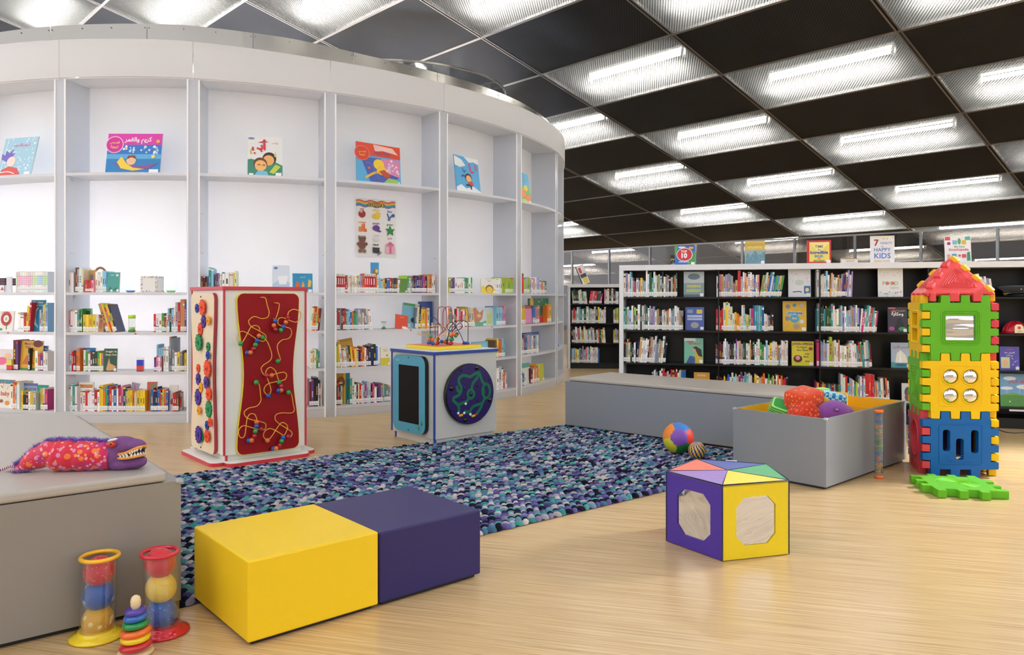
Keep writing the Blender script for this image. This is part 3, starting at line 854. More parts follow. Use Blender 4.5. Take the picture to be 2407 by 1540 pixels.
for b in BOOKS:
    if b['st'] == 0 and b['c'] not in 'wcrdG' and R.random() < (.30 if b['row'][0] != 'drum' else .16): b['c'] = R.choice('wwca')
for b in BOOKS: b['area'] = b['w'] * b['h'] / b['d'] ** 2
BOOKS.sort(key=lambda b: -b['area'])
NIND = 262
pm_book = paint(.38)
grp = {'drum': 'books standing on the white curved bookcase', 'black': 'books standing in the black bookcase', 'far': 'books standing in the far low bookcase'}
rest = MB()
for i, b in enumerate(BOOKS):
    if i < NIND:
        mb, lb = MB(), MB()
        has = book_mesh(mb, lb, b)
        o = mb.build('book', pm_book); tag(o, blabel(b), 'book', grp[b['row'][0]])
        if has: lb.build('spine_label', pm_book, o)
    else:
        book_mesh(rest, rest, b, False)
o = rest.build('book', pm_book); tag(o, 'remaining rows of thin mixed books filling the white and black bookcases', 'book', None, 'stuff')
# ================================================================== FACE-OUT BOOKS
def cover(mb, w, h, t, bg, spine=None):
    """local: x 0..w, y 0..h (up), z outward"""
    mb.color(bg); mb.box(0, w, 0, h, -t, 0)
    mb.color('#efe9da'); mb.box(.002, w - .0015, h - .003, h + .0003, -t + .002, -.002)
    mb.box(w - .003, w + .0003, .002, h - .002, -t + .002, -.002)
def A(mb, w, h, *items):
    z = .0005
    for it in items:
        k = it[0]
        if k == 'r': mb.color(it[5]); mb.poly([(it[1] * w, it[2] * h), (it[3] * w, it[2] * h), (it[3] * w, it[4] * h), (it[1] * w, it[4] * h)], z - .0004, z)
        elif k == 'o':
            mb.color(it[5]); mb.poly(circ(it[1] * w, it[2] * h, it[3] * w, 20, (it[4] or it[3] * w / h) * h), z - .0004, z)
        elif k == 'p': mb.color(it[2]); mb.poly([(p[0] * w, p[1] * h) for p in it[1]], z - .0004, z)
        elif k == 't':
            mb.color(it[5]); mb.text(it[1], it[4] * h, it[2] * w, it[3] * h, 'CENTER', z, squeeze=(it[6] if len(it) > 6 else .92) * w, bold=it[7] if len(it) > 7 else .02)
        elif k == 'b': mb.color(it[3]); ribbon(mb, [(p[0] * w, p[1] * h) for p in it[1]], it[2] * w, z)
        elif k == 'dots':
            for q in range(it[1]):
                mb.color(it[6 + q % (len(it) - 6)]); a = R.uniform(it[2], it[3]); b2 = R.uniform(it[4], it[5]); mb.poly(circ(a * w, b2 * h, w * R.uniform(.012, .03), 8), z - .0004, z)
        z += .00035
def face_book(M, w, h, bg, art, name, label, t=.012, cat='book', group=None, tilt=8, yaw=0, roll=0, lab=True, sticker=True):
    """M: frame with local x right, y into, z up at bottom centre"""
    M = M @ Matrix.Rotation(rad(yaw), 4, 'Z') @ Matrix.Rotation(rad(-tilt), 4, 'X') @ Matrix.Rotation(rad(roll), 4, 'Y')
    M = M @ Matrix(((1, 0, 0, -w / 2), (0, 0, -1, 0), (0, 1, 0, 0), (0, 0, 0, 1)))
    mb = MB(); mb.M = M; cover(mb, w, h, t, bg); A(mb, w, h, *art)
    o = mb.build(name, pm_book); tag(o, label, cat, group)
    if sticker:
        lb = MB(); lb.M = M; lb.color('#f7f7f5'); lb.box(w * .80, w * .97, .006, .006 + min(.035, h * .12), 0, .0036); lb.build('sticker', pm_book, o)
    return o
GD = 'books shown face out on the white curved bookcase'; GB = 'books shown face out on the black bookcase'
def fd(bay, zi, x0, x1, hpx, bg, art, label, off=.07, **k):
    th0, th1 = dth(x0, DR - off), dth(x1, DR - off); th = (th0 + th1) / 2; r = DR - off
    w = 2 * r * math.sin((th1 - th0) / 2); Y = DC.y + r * math.sin(th)
    k.setdefault('tilt', 9)
    M = dframe(th, r, SZ[zi])
    return face_book(M, w, hpx * Y / F, bg, art, k.pop('name', 'picture_book'), label, group=GD, **k)
def fb(zi, x0, x1, hpx, bg, art, label, off=.09, z=None, **k):
    fo = Face((BF.c0 - BF.n * off).to_2d(), BF.a)
    u0, u1 = fo.uz(x0, 700)[0], fo.uz(x1, 700)[0]; Y = fo.c0.y + (u0 + u1) / 2 * fo.e.y
    k.setdefault('tilt', 7)
    return face_book(bframe((u0 + u1) / 2, off, BZ[zi] if z is None else z), u1 - u0, hpx * Y / F, bg, art, k.pop('name', 'hardback_book'), label, group=GB, **k)

# the large ones high on the drum
fd(-1, 4, -6, 72, 98, '#a9d6ea', [('b', [(.1, 1), (.08, .5), (.05, 0)], .012, '#ffffff'), ('dots', 60, .05, .98, .05, .98, '#ffffff', '#d8eef8'), ('t', 'اليوم والنجوم', .55, .78, .10, '#e07898', .6),
    ('p', [(.02, .45), (.18, .38), (.3, .45), (.42, .62), (.3, .58), (.33, .72), (.22, .6), (.12, .68), (.1, .55), (0, .6)], '#7a6ac8'), ('o', .33, .38, .13, None, '#fbe3d8'), ('p', [(0, 0), (.7, 0), (.55, .2), (.3, .26), (.1, .18)], '#e2574c'), ('b', [(.05, .1), (.3, .12), (.5, .06)], .02, '#ffffff')],
   'pale blue picture book with a purple haired figure on the leftmost high shelf', tilt=14)
fd(0, 4, 248, 376, 98, '#2f7ad0', [('r', 0, .72, 1, 1, '#e238b0'), ('r', 0, .0, 1, .36, '#2b86c8'), ('r', 0, .36, 1, .48, '#5fb2e4'), ('dots', 26, .3, .98, .5, .7, '#ffffff', '#bfe0ff'),
    ('o', .13, .72, .165, None, '#ffd0ee'), ('o', .13, .72, .15, None, '#d82a9c'), ('t', 'قصص', .13, .75, .085, '#f2e04a', .2), ('t', 'تربوية', .13, .64, .085, '#f2e04a', .22),
    ('t', 'كريم والقمر', .56, .80, .15, '#ffffff', .5, .03), ('p', [(.12, .27), (.3, .1), (.55, .06), (.8, .12), (.96, .26), (.7, .2), (.4, .2)], '#8a5a9a'),
    ('p', [(.28, .42), (.2, .28), (.28, .12), (.5, .06), (.72, .1), (.5, .14), (.38, .24)], '#f8d648'), ('o', .46, .32, .09, None, '#f4c9a0'), ('p', [(.37, .34), (.4, .44), (.52, .45), (.56, .35), (.46, .4)], '#8a4a2a'), ('o', .86, .42, .035, None, '#f8e070'), ('o', .93, .8, .035, None, '#e8b060')],
   'magenta and blue picture book of a child in a moon boat', tilt=10)
fd(1, 4, 582, 664, 97, '#eef0f0', [('p', [(0, 0), (1, 0), (1, .28), (.8, .36), (.6, .3), (.3, .38), (.1, .42), (0, .4)], '#3f8f78'), ('o', .62, .44, .2, None, '#2c2020'), ('o', .6, .4, .16, None, '#f4b46a'), ('o', .36, .3, .2, None, '#6a4028'), ('o', .37, .26, .17, None, '#f7bc74'),
    ('p', [(.18, 0), (.3, .14), (.55, .12), (.6, 0)], '#7ec4dc'), ('b', [(.28, .27), (.33, .29), (.36, .27)], .02, '#5a3020'), ('b', [(.42, .27), (.47, .28), (.5, .26)], .02, '#5a3020'), ('p', [(.62, .1), (.8, .3), (.95, .25), (.75, .06)], '#c8d84a'), ('p', [(.06, .66), (.08, .52), (.14, .56)], '#b8cc40'), ('p', [(.75, .5), (.8, .62), (.83, .48)], '#d8d870'),
    ('t', 'أبي', .36, .66, .26, '#d8384a', .5, .05), ('t', 'إيناس', .78, .82, .06, '#e8a0a0', .25), ('o', .1, .93, .09, .025, '#7a90b8'), ('r', .04, .01, .16, .06, '#ffffff')], 'white picture book with a red Arabic title and two children', tilt=7)
fd(2, 4, 838, 942, 97, '#5aaede', [('r', 0, .68, 1, 1, '#dd4a2c'), ('p', [(.1, .62), (.9, .66), (.96, .2), (.8, .04), (.3, .02)], '#4a5cae'), ('p', [(.55, .64), (.98, .66), (.98, .2), (.62, .3)], '#d888b4'), ('dots', 24, .6, .95, .3, .62, '#f6e0ee'),
    ('b', [(.2, .1), (.4, .25), (.6, .3)], .05, '#e8b838'), ('o', .5, .48, .12, None, '#f4cf3a'), ('o', .56, .34, .11, None, '#f0c43a'), ('p', [(.5, .3), (.62, .36), (.78, .22), (.66, .14)], '#c04a2c'), ('o', .28, .36, .03, None, '#e06a3a'), ('b', [(.2, .5), (.35, .44), (.5, .1)], .01, '#7a90d8'), ('p', [(.6, .02), (.72, .16), (.9, .14), (.96, .02)], '#9cc86a'),
    ('o', .13, .72, .17, None, '#f08060'), ('o', .13, .72, .155, None, '#d8402a'), ('t', 'قصص', .13, .74, .07, '#e8d040', .2), ('t', 'تربوية', .13, .66, .07, '#e8d040', .22), ('p', [(.38, .98), (.82, .94), (.95, .78), (.6, .84), (.42, .8)], '#f4c8bc'), ('t', 'نومة هادئة', .58, .74, .10, '#6a5aa8', .6)],
   'red and blue picture book of a yellow animal asleep', tilt=12, roll=3)
fd(3, 4, 1074, 1130, 88, '#58aee0', [('p', [(0, .98), (.3, .9), (.45, .75), (.2, .68), (0, .72)], '#f4f8fa'), ('p', [(.4, 1), (1, 1), (1, .85), (.8, .9), (.6, .86)], '#f4f8fa'), ('p', [(0, .1), (.2, .2), (.4, .1), (.7, .2), (1, .08), (1, 0), (0, 0)], '#f2f6f8'), ('b', [(.6, .84), (.66, .6), (.78, .62)], .06, '#e0407a'), ('b', [(.85, .84), (.88, .66)], .06, '#e0407a'),
    ('b', [(.3, .66), (.36, .56), (.42, .62)], .04, '#3a4a9a'), ('b', [(.24, .42), (.32, .46), (.42, .42)], .05, '#3a4a9a'), ('o', .52, .42, .14, None, '#3a2418'), ('o', .53, .39, .11, None, '#f4bc7a'), ('p', [(.5, .3), (.66, .34), (.72, .22), (.54, .2)], '#d8403a'), ('b', [(.56, .22), (.4, .2)], .06, '#2c3040'), ('b', [(.6, .22), (.6, .1)], .06, '#2c3040')],
   'sky blue picture book of a leaping child in red', tilt=11, roll=3)
fd(4, 4, 1222, 1249, 73, '#4fb4dc', [('r', 0, 0, 1, .55, '#7cc04a'), ('o', .3, .3, .3, .16, '#f08a4a'), ('o', .75, .18, .24, .1, '#f4703a'), ('o', .65, .5, .16, .1, '#f2d63c'), ('p', [(0, .05), (.5, .12), (1, .02), (1, 0), (0, 0)], '#c8d850'), ('t', 'في الحديقة', .5, .76, .09, '#e07090', .8)],
   'blue and green picture book with orange fruit, small in the sixth white bay', tilt=10, roll=3)
# lower face-outs on the drum
fd(-1, 2, -8, 30, 48, '#f2eee8', [('o', .55, .62, .34, None, '#c8402c'), ('o', .55, .62, .24, None, '#a83020'), ('o', .55, .62, .17, None, '#f7f5f0'), ('t', 'THE', .55, .66, .06, '#333333'), ('t', 'TINY', .55, .6, .06, '#333333'), ('t', 'SEED', .55, .54, .06, '#333333'), ('b', [(.58, .4), (.6, .1)], .04, '#3c8a3c'), ('r', .1, .05, .35, .14, '#3c8a3c'), ('dots', 14, .05, .95, .86, .96, '#d89088')], 'white board book with a big red flower', off=.04, tilt=5)
fd(-1, 2, 70, 103, 74, '#1f7fa6', [('p', [(.55, .78), (.28, .66), (.18, .45), (.3, .22), (.6, .1), (.42, .28), (.36, .48), (.42, .64)], '#a8d0dc'), ('t', 'Papa, please', .5, .9, .075, '#e8f4f8'), ('t', 'get the moon', .66, .82, .06, '#e8f4f8', .6), ('dots', 14, .1, .95, .06, .9, '#e8f0a0')], 'tall deep blue picture book with a crescent moon', off=.10, tilt=4)
fd(-1, 1, 46, 98, 69, '#e3b02e', [('t', "Maisy's", .36, .86, .12, '#7a3a6a', .5), ('t', 'First', .34, .75, .11, '#7a3a6a', .4), ('t', 'Clock', .5, .63, .11, '#7a3a6a', .4), ('o', .78, .9, .22, .12, '#6e2a2a'), ('r', 0, 0, 1, .07, '#4a8a34'), ('p', [(.1, .2), (.3, .5), (.5, .5), (.66, .2)], '#d86a2a')], 'yellow clock board book beside dark red spines', off=.08, tilt=4)
fd(-1, 1, 74, 111, 57, '#2a56a0', [('r', 0, 0, .12, 1, '#f08a30'), ('t', 'Alphabet Fun', .56, .84, .12, '#e8d8a0', .8), ('r', .3, .1, .9, .7, '#5a8a50')], 'blue picture book with an orange spine behind small books', off=.11, tilt=2)
fd(-1, 1, -9, 27, 47, '#efe6e4', [('o', .65, .66, .24, .14, '#f6c8a0'), ('o', .3, .4, .34, .2, '#f06a90'), ('b', [(.1, .2), (.5, .3), (.8, .5)], .02, '#c890a0')], 'off white book with a pink bird on the leftmost third shelf', off=.1)
fd(-1, 0, -9, 30, 66, '#f0e8dc', [('r', 0, .86, 1, 1, '#4a90b0'), ('dots', 12, .05, .95, .88, .98, '#e8b030', '#d04830'), ('t', 'baby', .5, .44, .22, '#d04a3a', .8), ('dots', 14, .05, .95, .55, .82, '#e8a040', '#4a9a5a', '#c86a4a'), ('o', .65, .18, .14, .08, '#e89a3c'), ('o', .3, .24, .1, .06, '#9a5a40')], 'cream board book reading baby with a colourful top strip', off=.08, tilt=4)
fd(-1, 0, 46, 86, 60, '#8fa8c8', [('t', 'A DAY AT THE', .55, .72, .13, '#26304a', .8), ('r', 0, 0, .06, 1, '#3a78b8'), ('r', 0, .9, 1, 1, '#6a6aa0')], 'grey blue book reading A DAY AT THE behind small books', off=.1, tilt=2)
fd(-1, 0, 88, 112, 57, '#1f9a8a', [('r', .15, .1, .9, .9, '#48b09a'), ('p', [(.2, .5), (.6, .8), (.9, .5), (.6, .3)], '#c89a60')], 'teal picture book at the end of the leftmost bottom shelf', off=.1, tilt=2)
fd(0, 3, 196, 221, 53, '#c79a62', [('r', .5, .55, .78, .8, '#6a7a9a'), ('dots', 10, .1, .5, .2, .5, '#4a6a4a'), ('r', .55, .1, .9, .4, '#a87a48')], 'tan book with a small grey picture behind little red books', off=.11)
fd(0, 3, 250, 280, 47, '#4fa39a', [('t', 'الغابة', .4, .84, .08, '#e8f0d8', .4), ('r', .7, .8, .9, .92, '#d8e8d8'), ('p', [(.1, .1), (.3, .3), (.5, .12), (.8, .26), (.9, .1)], '#2f7f78'), ('o', .4, .08, .1, None, '#e8e4d0')], 'sea green face out book beside a pale blue spine', off=.05, tilt=5)
fd(0, 2, 193, 213, 55, '#5f9a68', [('r', .12, .55, .85, .9, '#3c4a40'), ('r', .1, .05, .9, .5, '#86b080')], 'green book with a dark picture behind the yellow row', off=.11, tilt=3)
fd(0, 2, 230, 242, 33, '#c08a5e', [('o', .5, .5, .35, .3, '#a86a44'), ('o', .6, .8, .2, .12, '#8a5234')], 'small brown bear shaped book on the second shelf', off=.05, tilt=4, sticker=False)
fd(0, 1, 186, 223, 54, '#2f78b0', [('r', 0, 0, .1, 1, '#f09030'), ('p', [(.1, .1), (.5, .5), (.9, .3), (.9, 0), (.1, 0)], '#d8b82a'), ('r', .3, .55, .8, .75, '#4aa050')], 'blue and yellow book with an orange spine in the second white bay', off=.12, tilt=2)
fd(0, 1, 243, 274, 54, '#2a5140', [('t', 'Snuggle Up', .54, .84, .11, '#e8e0b8', .85), ('t', 'Sleepy Ones', .54, .70, .11, '#e8e0b8', .85), ('p', [(.2, .1), (.4, .6), (.5, .35), (.7, .3), (.95, .22), (.8, .06), (.3, .04)], '#d8a464'), ('r', 0, 0, .08, 1, '#3a6a50')], 'dark green picture book of sleeping animals', off=.05, tilt=4)
fd(0, 0, 182, 218, 66, '#f2efe8', [('r', .1, .8, .95, .92, '#d89048'), ('dots', 10, .1, .9, .8, .92, '#4a7ab0', '#c84a3a'), ('t', 'ANIMALS', .5, .62, .1, '#5a4a3a', .7), ('r', 0, .6, .05, 1, '#e08030'), ('o', .35, .4, .2, .1, '#c8b8a0')], 'tall white book with an orange patterned title strip', off=.1, tilt=3)
fd(0, 0, 243, 275, 57, '#b9c4d6', [('r', .1, .3, .9, .8, '#d8dce4')], 'pale grey book behind the bottom row of the second bay', off=.13, tilt=1)
fd(0, 0, 295, 313, 66, '#a9a2b8', [('p', [(.1, .4), (.5, .95), (.9, .6), (.9, .3)], '#d06a80')], 'grey and pink pointed book behind the yellow row', off=.12, tilt=3, roll=12)
fd(0, 0, 339, 370, 68, '#cc6248', [('p', [(.3, .05), (.95, .2), (.95, .95), (.4, .9)], '#7a8a5a'), ('r', .02, 0, .14, 1, '#d8674c')], 'terracotta red picture book leaning back on the bottom shelf', off=.08, tilt=6, yaw=-25, roll=-3)
fd(0, 0, 392, 413, 60, '#f0ece4', [('o', .5, .35, .2, .12, '#8a6a50'), ('r', 0, 0, .08, 1, '#e0dcd0')], 'off white picture book leaning at the end of the bottom row', off=.09, tilt=6, roll=4)
fd(0, 0, 418, 428, 42, '#b0aca4', [('r', .1, .2, .9, .8, '#c84030')], 'small red and grey book at the right end of the second bay', off=.06, tilt=4, sticker=False)
fd(1, 3, 640, 681, 64, '#dfeaf6', [('p', [(0, 0), (1, 0), (1, .35), (.5, .5), (0, .3)], '#b8d4ee'), ('o', .2, .9, .12, .05, '#6a8ac0'), ('p', [(.3, .6), (.9, .62), (.8, .3), (.4, .3)], '#f4f8fc')], 'white and pale blue picture book above the red activity cabinet', off=.07, tilt=5)
fd(1, 3, 688, 735, 45, '#1e8fc0', [('t', 'تسعد', .5, .78, .12, '#e8d840', .3), ('p', [(.1, .1), (.2, .6), (.35, .5), (.3, .1)], '#d8643c'), ('p', [(.42, .2), (.5, .6), (.6, .4), (.55, .1)], '#e8a03c'), ('p', [(.75, .3), (.8, .7), (.95, .6), (.9, .3)], '#e8c03c'), ('r', .76, 0, .92, .16, '#e8e4c8')], 'blue landscape book with orange dancing figures', off=.05, tilt=5)
fd(2, 3, 872, 891, 71, '#3f9ad0', [('o', .5, .35, .36, .3, '#a87850'), ('o', .5, .66, .3, .12, '#9a6a44'), ('o', .72, .72, .18, .06, '#f0c840')], 'blue bear shaped book standing behind the top row', off=.12, tilt=1, name='shaped_board_book', sticker=False)
fd(2, 3, 938, 956, 33, '#5f8a3c', [('dots', 12, .1, .9, .1, .9, '#8a6a3c', '#3c5a2c')], 'green leafy patterned book among small series', off=.04, tilt=2, yaw=-20)
fd(2, 2, 929, 958, 34, '#dd4a2a', [('t', 'THE TIGER', .5, .8, .07, '#f4c0a0', .6), ('r', .55, .04, .85, .2, '#f2f0ea')], 'orange red book lying back in the fourth white bay', off=.03, tilt=14, roll=9)
fd(2, 2, 944, 980, 60, '#7ab4cc', [('r', .05, .9, .95, 1, '#4a9a50'), ('o', .7, .35, .15, .1, '#2c2c30'), ('r', .2, .05, .55, .2, '#c8d8dc'), ('b', [(.9, .1), (.95, .95)], .06, '#4a9a50')], 'light blue picture book with a green edge leaning back', off=.08, tilt=8, roll=8)
fd(2, 2, 985, 1021, 62, '#3c4f94', [('r', .8, .02, .95, .2, '#f2f2ee')], 'large plain navy book at the right of the fourth bay', off=.13, tilt=2)
fd(2, 1, 806, 838, 66, '#b98a28', [('r', .08, .1, .9, .9, '#c89a30')], 'mustard yellow picture book leaning behind other books', off=.12, tilt=3, roll=-9)
fd(2, 1, 838, 872, 44, '#3a2c28', [('r', .1, .8, .9, .95, '#c89040'), ('r', .1, .1, .9, .7, '#e8dcc8'), ('t', 'EG', .5, .25, .4, '#6a2a20')], 'dark and white book with large letters on the third shelf', off=.11, tilt=4)
fd(2, 1, 895, 917, 43, '#efe8d2', [('r', 0, 0, 1, .4, '#d8c838'), ('t', "Can't You", .5, .84, .06, '#8a7a5a', .7), ('t', 'See Me', .5, .76, .06, '#8a7a5a', .6), ('p', [(.6, .5), (.7, .62), (.8, .5)], '#8a4a2a')], 'cream and yellow book with a small brown deer', off=.06, tilt=4)
fd(2, 0, 790, 823, 72, '#c08a1c', [('r', .55, 0, .68, 1, '#e8c040'), ('o', .35, .7, .3, .2, '#8a4a2a'), ('r', .7, 0, 1, 1, '#3a8a94')], 'tall mustard picture book on the bottom shelf of the fourth bay', off=.12, tilt=2)
fd(3, 3, 1132, 1166, 33, '#f4f2ea', [('p', [(0, 0), (1, 0), (.95, .3), (.7, .2), (.4, .35), (.1, .55), (0, .4)], '#f0d838'), ('o', .55, .3, .27, .3, '#7a4a2a'), ('o', .55, .25, .22, .24, '#f2cf4a'), ('t', 'sunshine', .55, .84, .1, '#9a8a6a', .6)], 'white landscape book with a sun with brown rays', off=.04, tilt=4)
fd(3, 2, 1108, 1143, 45, '#cfe2ee', [('p', [(0, .35), (.1, .9), (.35, 1), (.6, .7), (.9, .9), (.75, .4), (.5, .2), (.2, .15)], '#c8805a'), ('o', .55, .55, .14, .1, '#e8b898'), ('p', [(.2, 0), (.3, .25), (.7, .2), (1, .3), (1, 0)], '#6ab08a')], 'pale picture book of a brown bull in the fifth bay', off=.08, tilt=6)
fd(3, 2, 1142, 1172, 46, '#d8e0d8', [('r', 0, .94, 1, 1, '#3a78b0'), ('r', .1, .1, .4, .6, '#c8dc80'), ('r', .5, .1, .9, .8, '#e4e8e0')], 'pale green book with a blue top edge in the fifth bay', off=.1, tilt=3)
fd(3, 1, 1110, 1148, 41, '#6fb4d2', [('r', .1, .1, .9, .9, '#8ac6dc')], 'light blue wide book behind the blue edged cube', off=.08, tilt=3)
fd(4, 2, 1232, 1262, 42, '#b84a3c', [('r', .08, .05, .95, .85, '#dc8cc0'), ('t', 'ABC', .7, .1, .08, '#f4e4f0')], 'pink backed red book in the sixth white bay', off=.06, tilt=3)
fd(4, 2, 1241, 1288, 57, '#1f7a48', [('o', .15, .84, .08, None, '#e8a838'), ('t', 'T. Rex', .5, .85, .09, '#f0f0e8', .3), ('dots', 8, .6, .95, .5, .95, '#14402a', '#ffffff'), ('p', [(.45, 0), (.5, .25), (.7, .3), (.85, .2), (.9, 0)], '#c83038'), ('o', .66, .55, .06, None, '#2a4a8a')], 'large dark green board book with a red shape', off=.12, tilt=2)
fd(4, 1, 1226, 1266, 48, '#3d5a9a', [('r', .1, .1, .9, .9, '#4a68a8')], 'blue book behind the third row of the sixth bay', off=.13, tilt=1)
fd(4, 0, 1217, 1246, 50, '#e4ece8', [('r', 0, .78, 1, 1, '#5fb4aa'), ('t', 'Baby', .4, .55, .13, '#8ab0b4', .5), ('t', 'animals', .5, .42, .13, '#8ab0b4', .7), ('p', [(.1, .2), (.4, .3), (.3, .05)], '#d8a060')], 'white and aqua board book on the lowest shelf of the sixth bay', off=.08, tilt=3)
fd(4, 0, 1262, 1279, 40, '#c4c83c', [('dots', 14, .1, .9, .1, .9, '#4a9a50', '#e8a040')], 'yellow green patterned book at the right end of the lowest shelf', off=.07, tilt=3)
fd(5, 1, 1303, 1318, 27, '#a9b8d8', [('t', 'yak', .5, .6, .4, '#3a4a7a', .8), ('o', .3, .25, .25, .15, '#e8a890'), ('r', .0, 0, 1, .2, '#7a8ac0')], 'small lilac blue book in the seventh white bay', off=.08, tilt=2)
# poster
pf = DR - DEP + .004
th0, th1 = dth(834, pf), dth(930, pf); th = (th0 + th1) / 2; w = 2 * pf * math.sin((th1 - th0) / 2)
Yp = DC.y + pf * math.sin(th); ztop = HC + (HY - 468) * Yp / F; zbot = HC + (HY - 605) * Yp / F
Mp = dframe(th, pf + .006, zbot) @ Matrix(((1, 0, 0, -w / 2), (0, 0, -1, 0), (0, 1, 0, 0), (0, 0, 0, 1)))
mb = MB(); mb.M = Mp; H = ztop - zbot
mb.color('#f6f5f2'); mb.box(0, w, 0, H, -.001, 0)
for q, cc in enumerate(['#d8506a', '#ee8a3c', '#f4d43c', '#58b058', '#3f8ac8', '#8a6ab8']):
    pts = [(w * (.02 + .96 * k / 24), H * (.955 - q * .018 + .012 * math.sin(k * .9))) for k in range(25)]
    mb.color(cc); ribbon(mb, pts, H * .02, .0006 + q * .0001)
art = [('t', 'colors', .5, .868, .115, '#1a1a1a', .48, .09), ('t', 'colors', .5, .868, .112, '#f4d23c', .46, .01),
  ('t', 'red', .16, .80, .05, '#c83040', .2), ('t', 'yellow', .5, .79, .05, '#f0d860', .22), ('t', 'blue', .84, .78, .05, '#3a6ab8', .2),
  ('t', 'orange', .16, .575, .05, '#ee9a5a', .24), ('t', 'purple', .5, .565, .05, '#6a4a9a', .24), ('t', 'green', .84, .555, .05, '#3a9a4a', .22),
  ('t', 'brown', .16, .335, .05, '#7a5a48', .24), ('t', 'black', .5, .20, .05, '#222222', .22), ('t', 'pink', .84, .315, .05, '#f0a0c0', .2),
  ('o', .16, .73, .085, None, '#a8242c'), ('o', .14, .77, .03, None, '#e8b0a8'),
  ('o', .5, .70, .10, .05, '#f2cf34'), ('o', .54, .745, .05, .035, '#f4d648'), ('p', [(.58, .75), (.63, .745), (.58, .735)], '#e08030'),
  ('b', [(.77, .76), (.84, .64)], .03, '#2a5cb0'), ('b', [(.9, .74), (.79, .64)], .03, '#2a5cb0'), ('o', .92, .73, .04, None, '#2a5cb0'),
  ('r', .15, .44, .23, .56, '#ee7a3a'), ('r', .08, .43, .16, .51, '#f08a4a'), ('r', .2, .43, .27, .48, '#e06a2c'),
  ('o', .5, .50, .09, .05, '#6a3a94'), ('p', [(.52, .48), (.63, .45), (.6, .43), (.48, .45)], '#5a2c84'),
  ('p', [(.84, .56), (.88, .49), (.96, .5), (.91, .45), (.92, .38), (.84, .42), (.76, .37), (.78, .45), (.73, .5), (.81, .5)], '#2c8a3c'),
  ('o', .16, .19, .085, None, '#7a5038'), ('o', .16, .28, .075, None, '#7a5038'), ('o', .1, .315, .03, None, '#6a4430'), ('o', .22, .315, .03, None, '#6a4430'), ('o', .07, .22, .04, None, '#7a5038'), ('o', .25, .22, .04, None, '#7a5038'), ('o', .11, .10, .045, None, '#8a6048'), ('o', .21, .10, .045, None, '#8a6048'), ('o', .16, .245, .04, .012, '#b83038'),
  ('o', .5, .305, .08, .03, '#e4e2dc'), ('t', 'white', .5, .36, .05, '#dcdcd8', .2), ('p', [(.41, .08), (.41, .17), (.58, .165), (.57, .06)], '#2c3036'), ('b', [(.57, .1), (.62, .08), (.52, .03)], .012, '#2c3036'),
  ('r', .73, .07, .96, .19, '#f2b8c8'), ('r', .82, .07, .87, .19, '#d86a90'), ('o', .84, .215, .1, .035, '#e084a4'), ('o', .84, .24, .05, .03, '#d86a90')]
mb.M = Mp @ Matrix.Translation((0, 0, .0012)); A(mb, w, H, *art)
o = mb.build('poster', pm_book); tag(o, 'white colors chart poster taped inside the fourth white bay', 'poster')

# --- black bookcase face-outs
fb(3, 1607, 1655, 60, '#8ea4ae', [('r', 0, .55, 1, 1, '#c2ccd0'), ('o', .5, .8, .3, .12, '#6a8088'), ('t', 'FINDING', .5, .38, .13, '#e0e040', .86, .04), ('t', 'BIGFOOT', .5, .2, .13, '#e0e040', .86, .04), ('r', 0, 0, 1, .1, '#5a7078')], 'grey plastic covered book titled FINDING BIGFOOT', tilt=4)
fb(3, 1853, 1906, 65, '#e6e8ee', [('dots', 24, .05, .95, .5, .98, '#e8b8c0', '#b8c4d0', '#ffffff'), ('o', .5, .52, .2, .1, '#c8d8cc'), ('b', [(.2, .18), (.5, .2), (.6, .16)], .04, '#2c3038'), ('r', .7, .12, .98, .4, '#4a7ab0'), ('o', .84, .26, .08, .07, '#f0d8a0')], 'white busy covered book with a small aircraft', tilt=4)
fb(3, 2064, 2123, 67, '#eef0ee', [('dots', 20, .05, .95, .7, .98, '#c8e0d4', '#f0c4cc'), ('t', 'FOOD', .5, .42, .18, '#a8c8a0', .8, .03), ('o', .38, .48, .07, None, '#e07880'), ('o', .6, .48, .07, None, '#e07880'), ('t', 'FAITH', .66, .28, .1, '#b8c8c0', .5), ('dots', 24, .05, .95, .02, .2, '#d890b0', '#a8a8a8')], 'white book titled FOOD FAITH', tilt=4)
fb(2, 1611, 1655, 54, '#4f63b4', [('r', .6, .72, .9, .9, '#e0d050'), ('r', .1, .74, .4, .9, '#8aa4c8'), ('r', .1, .55, .9, .66, '#b8c8e8'), ('r', .1, .44, .9, .52, '#b8c8e8'), ('o', .5, .22, .22, .13, '#a8a8a0')], 'blue puzzle book with yellow patch in first black bay', tilt=4)
fb(2, 1840, 1896, 71, '#e2b636', [('dots', 30, .04, .96, .04, .96, '#eec858', '#d8a828'), ('o', .22, .82, .1, None, '#8a8a8a'), ('o', .5, .86, .08, None, '#4a90c0'), ('o', .8, .86, .08, None, '#c8b8a8'), ('o', .5, .42, .19, None, '#4aa8d0'), ('t', 'ultimate', .5, .56, .15, '#ffffff', .8, .09), ('t', 'ultimate', .5, .56, .15, '#2a88c0', .8, .04), ('t', 'fact', .5, .40, .1, '#f4e8b0', .3), ('o', .2, .42, .1, None, '#8a8aa0'), ('o', .8, .32, .09, None, '#d8dce0'), ('o', .58, .17, .12, None, '#a89880')], 'golden yellow book titled ultimate with round pictures', tilt=4)
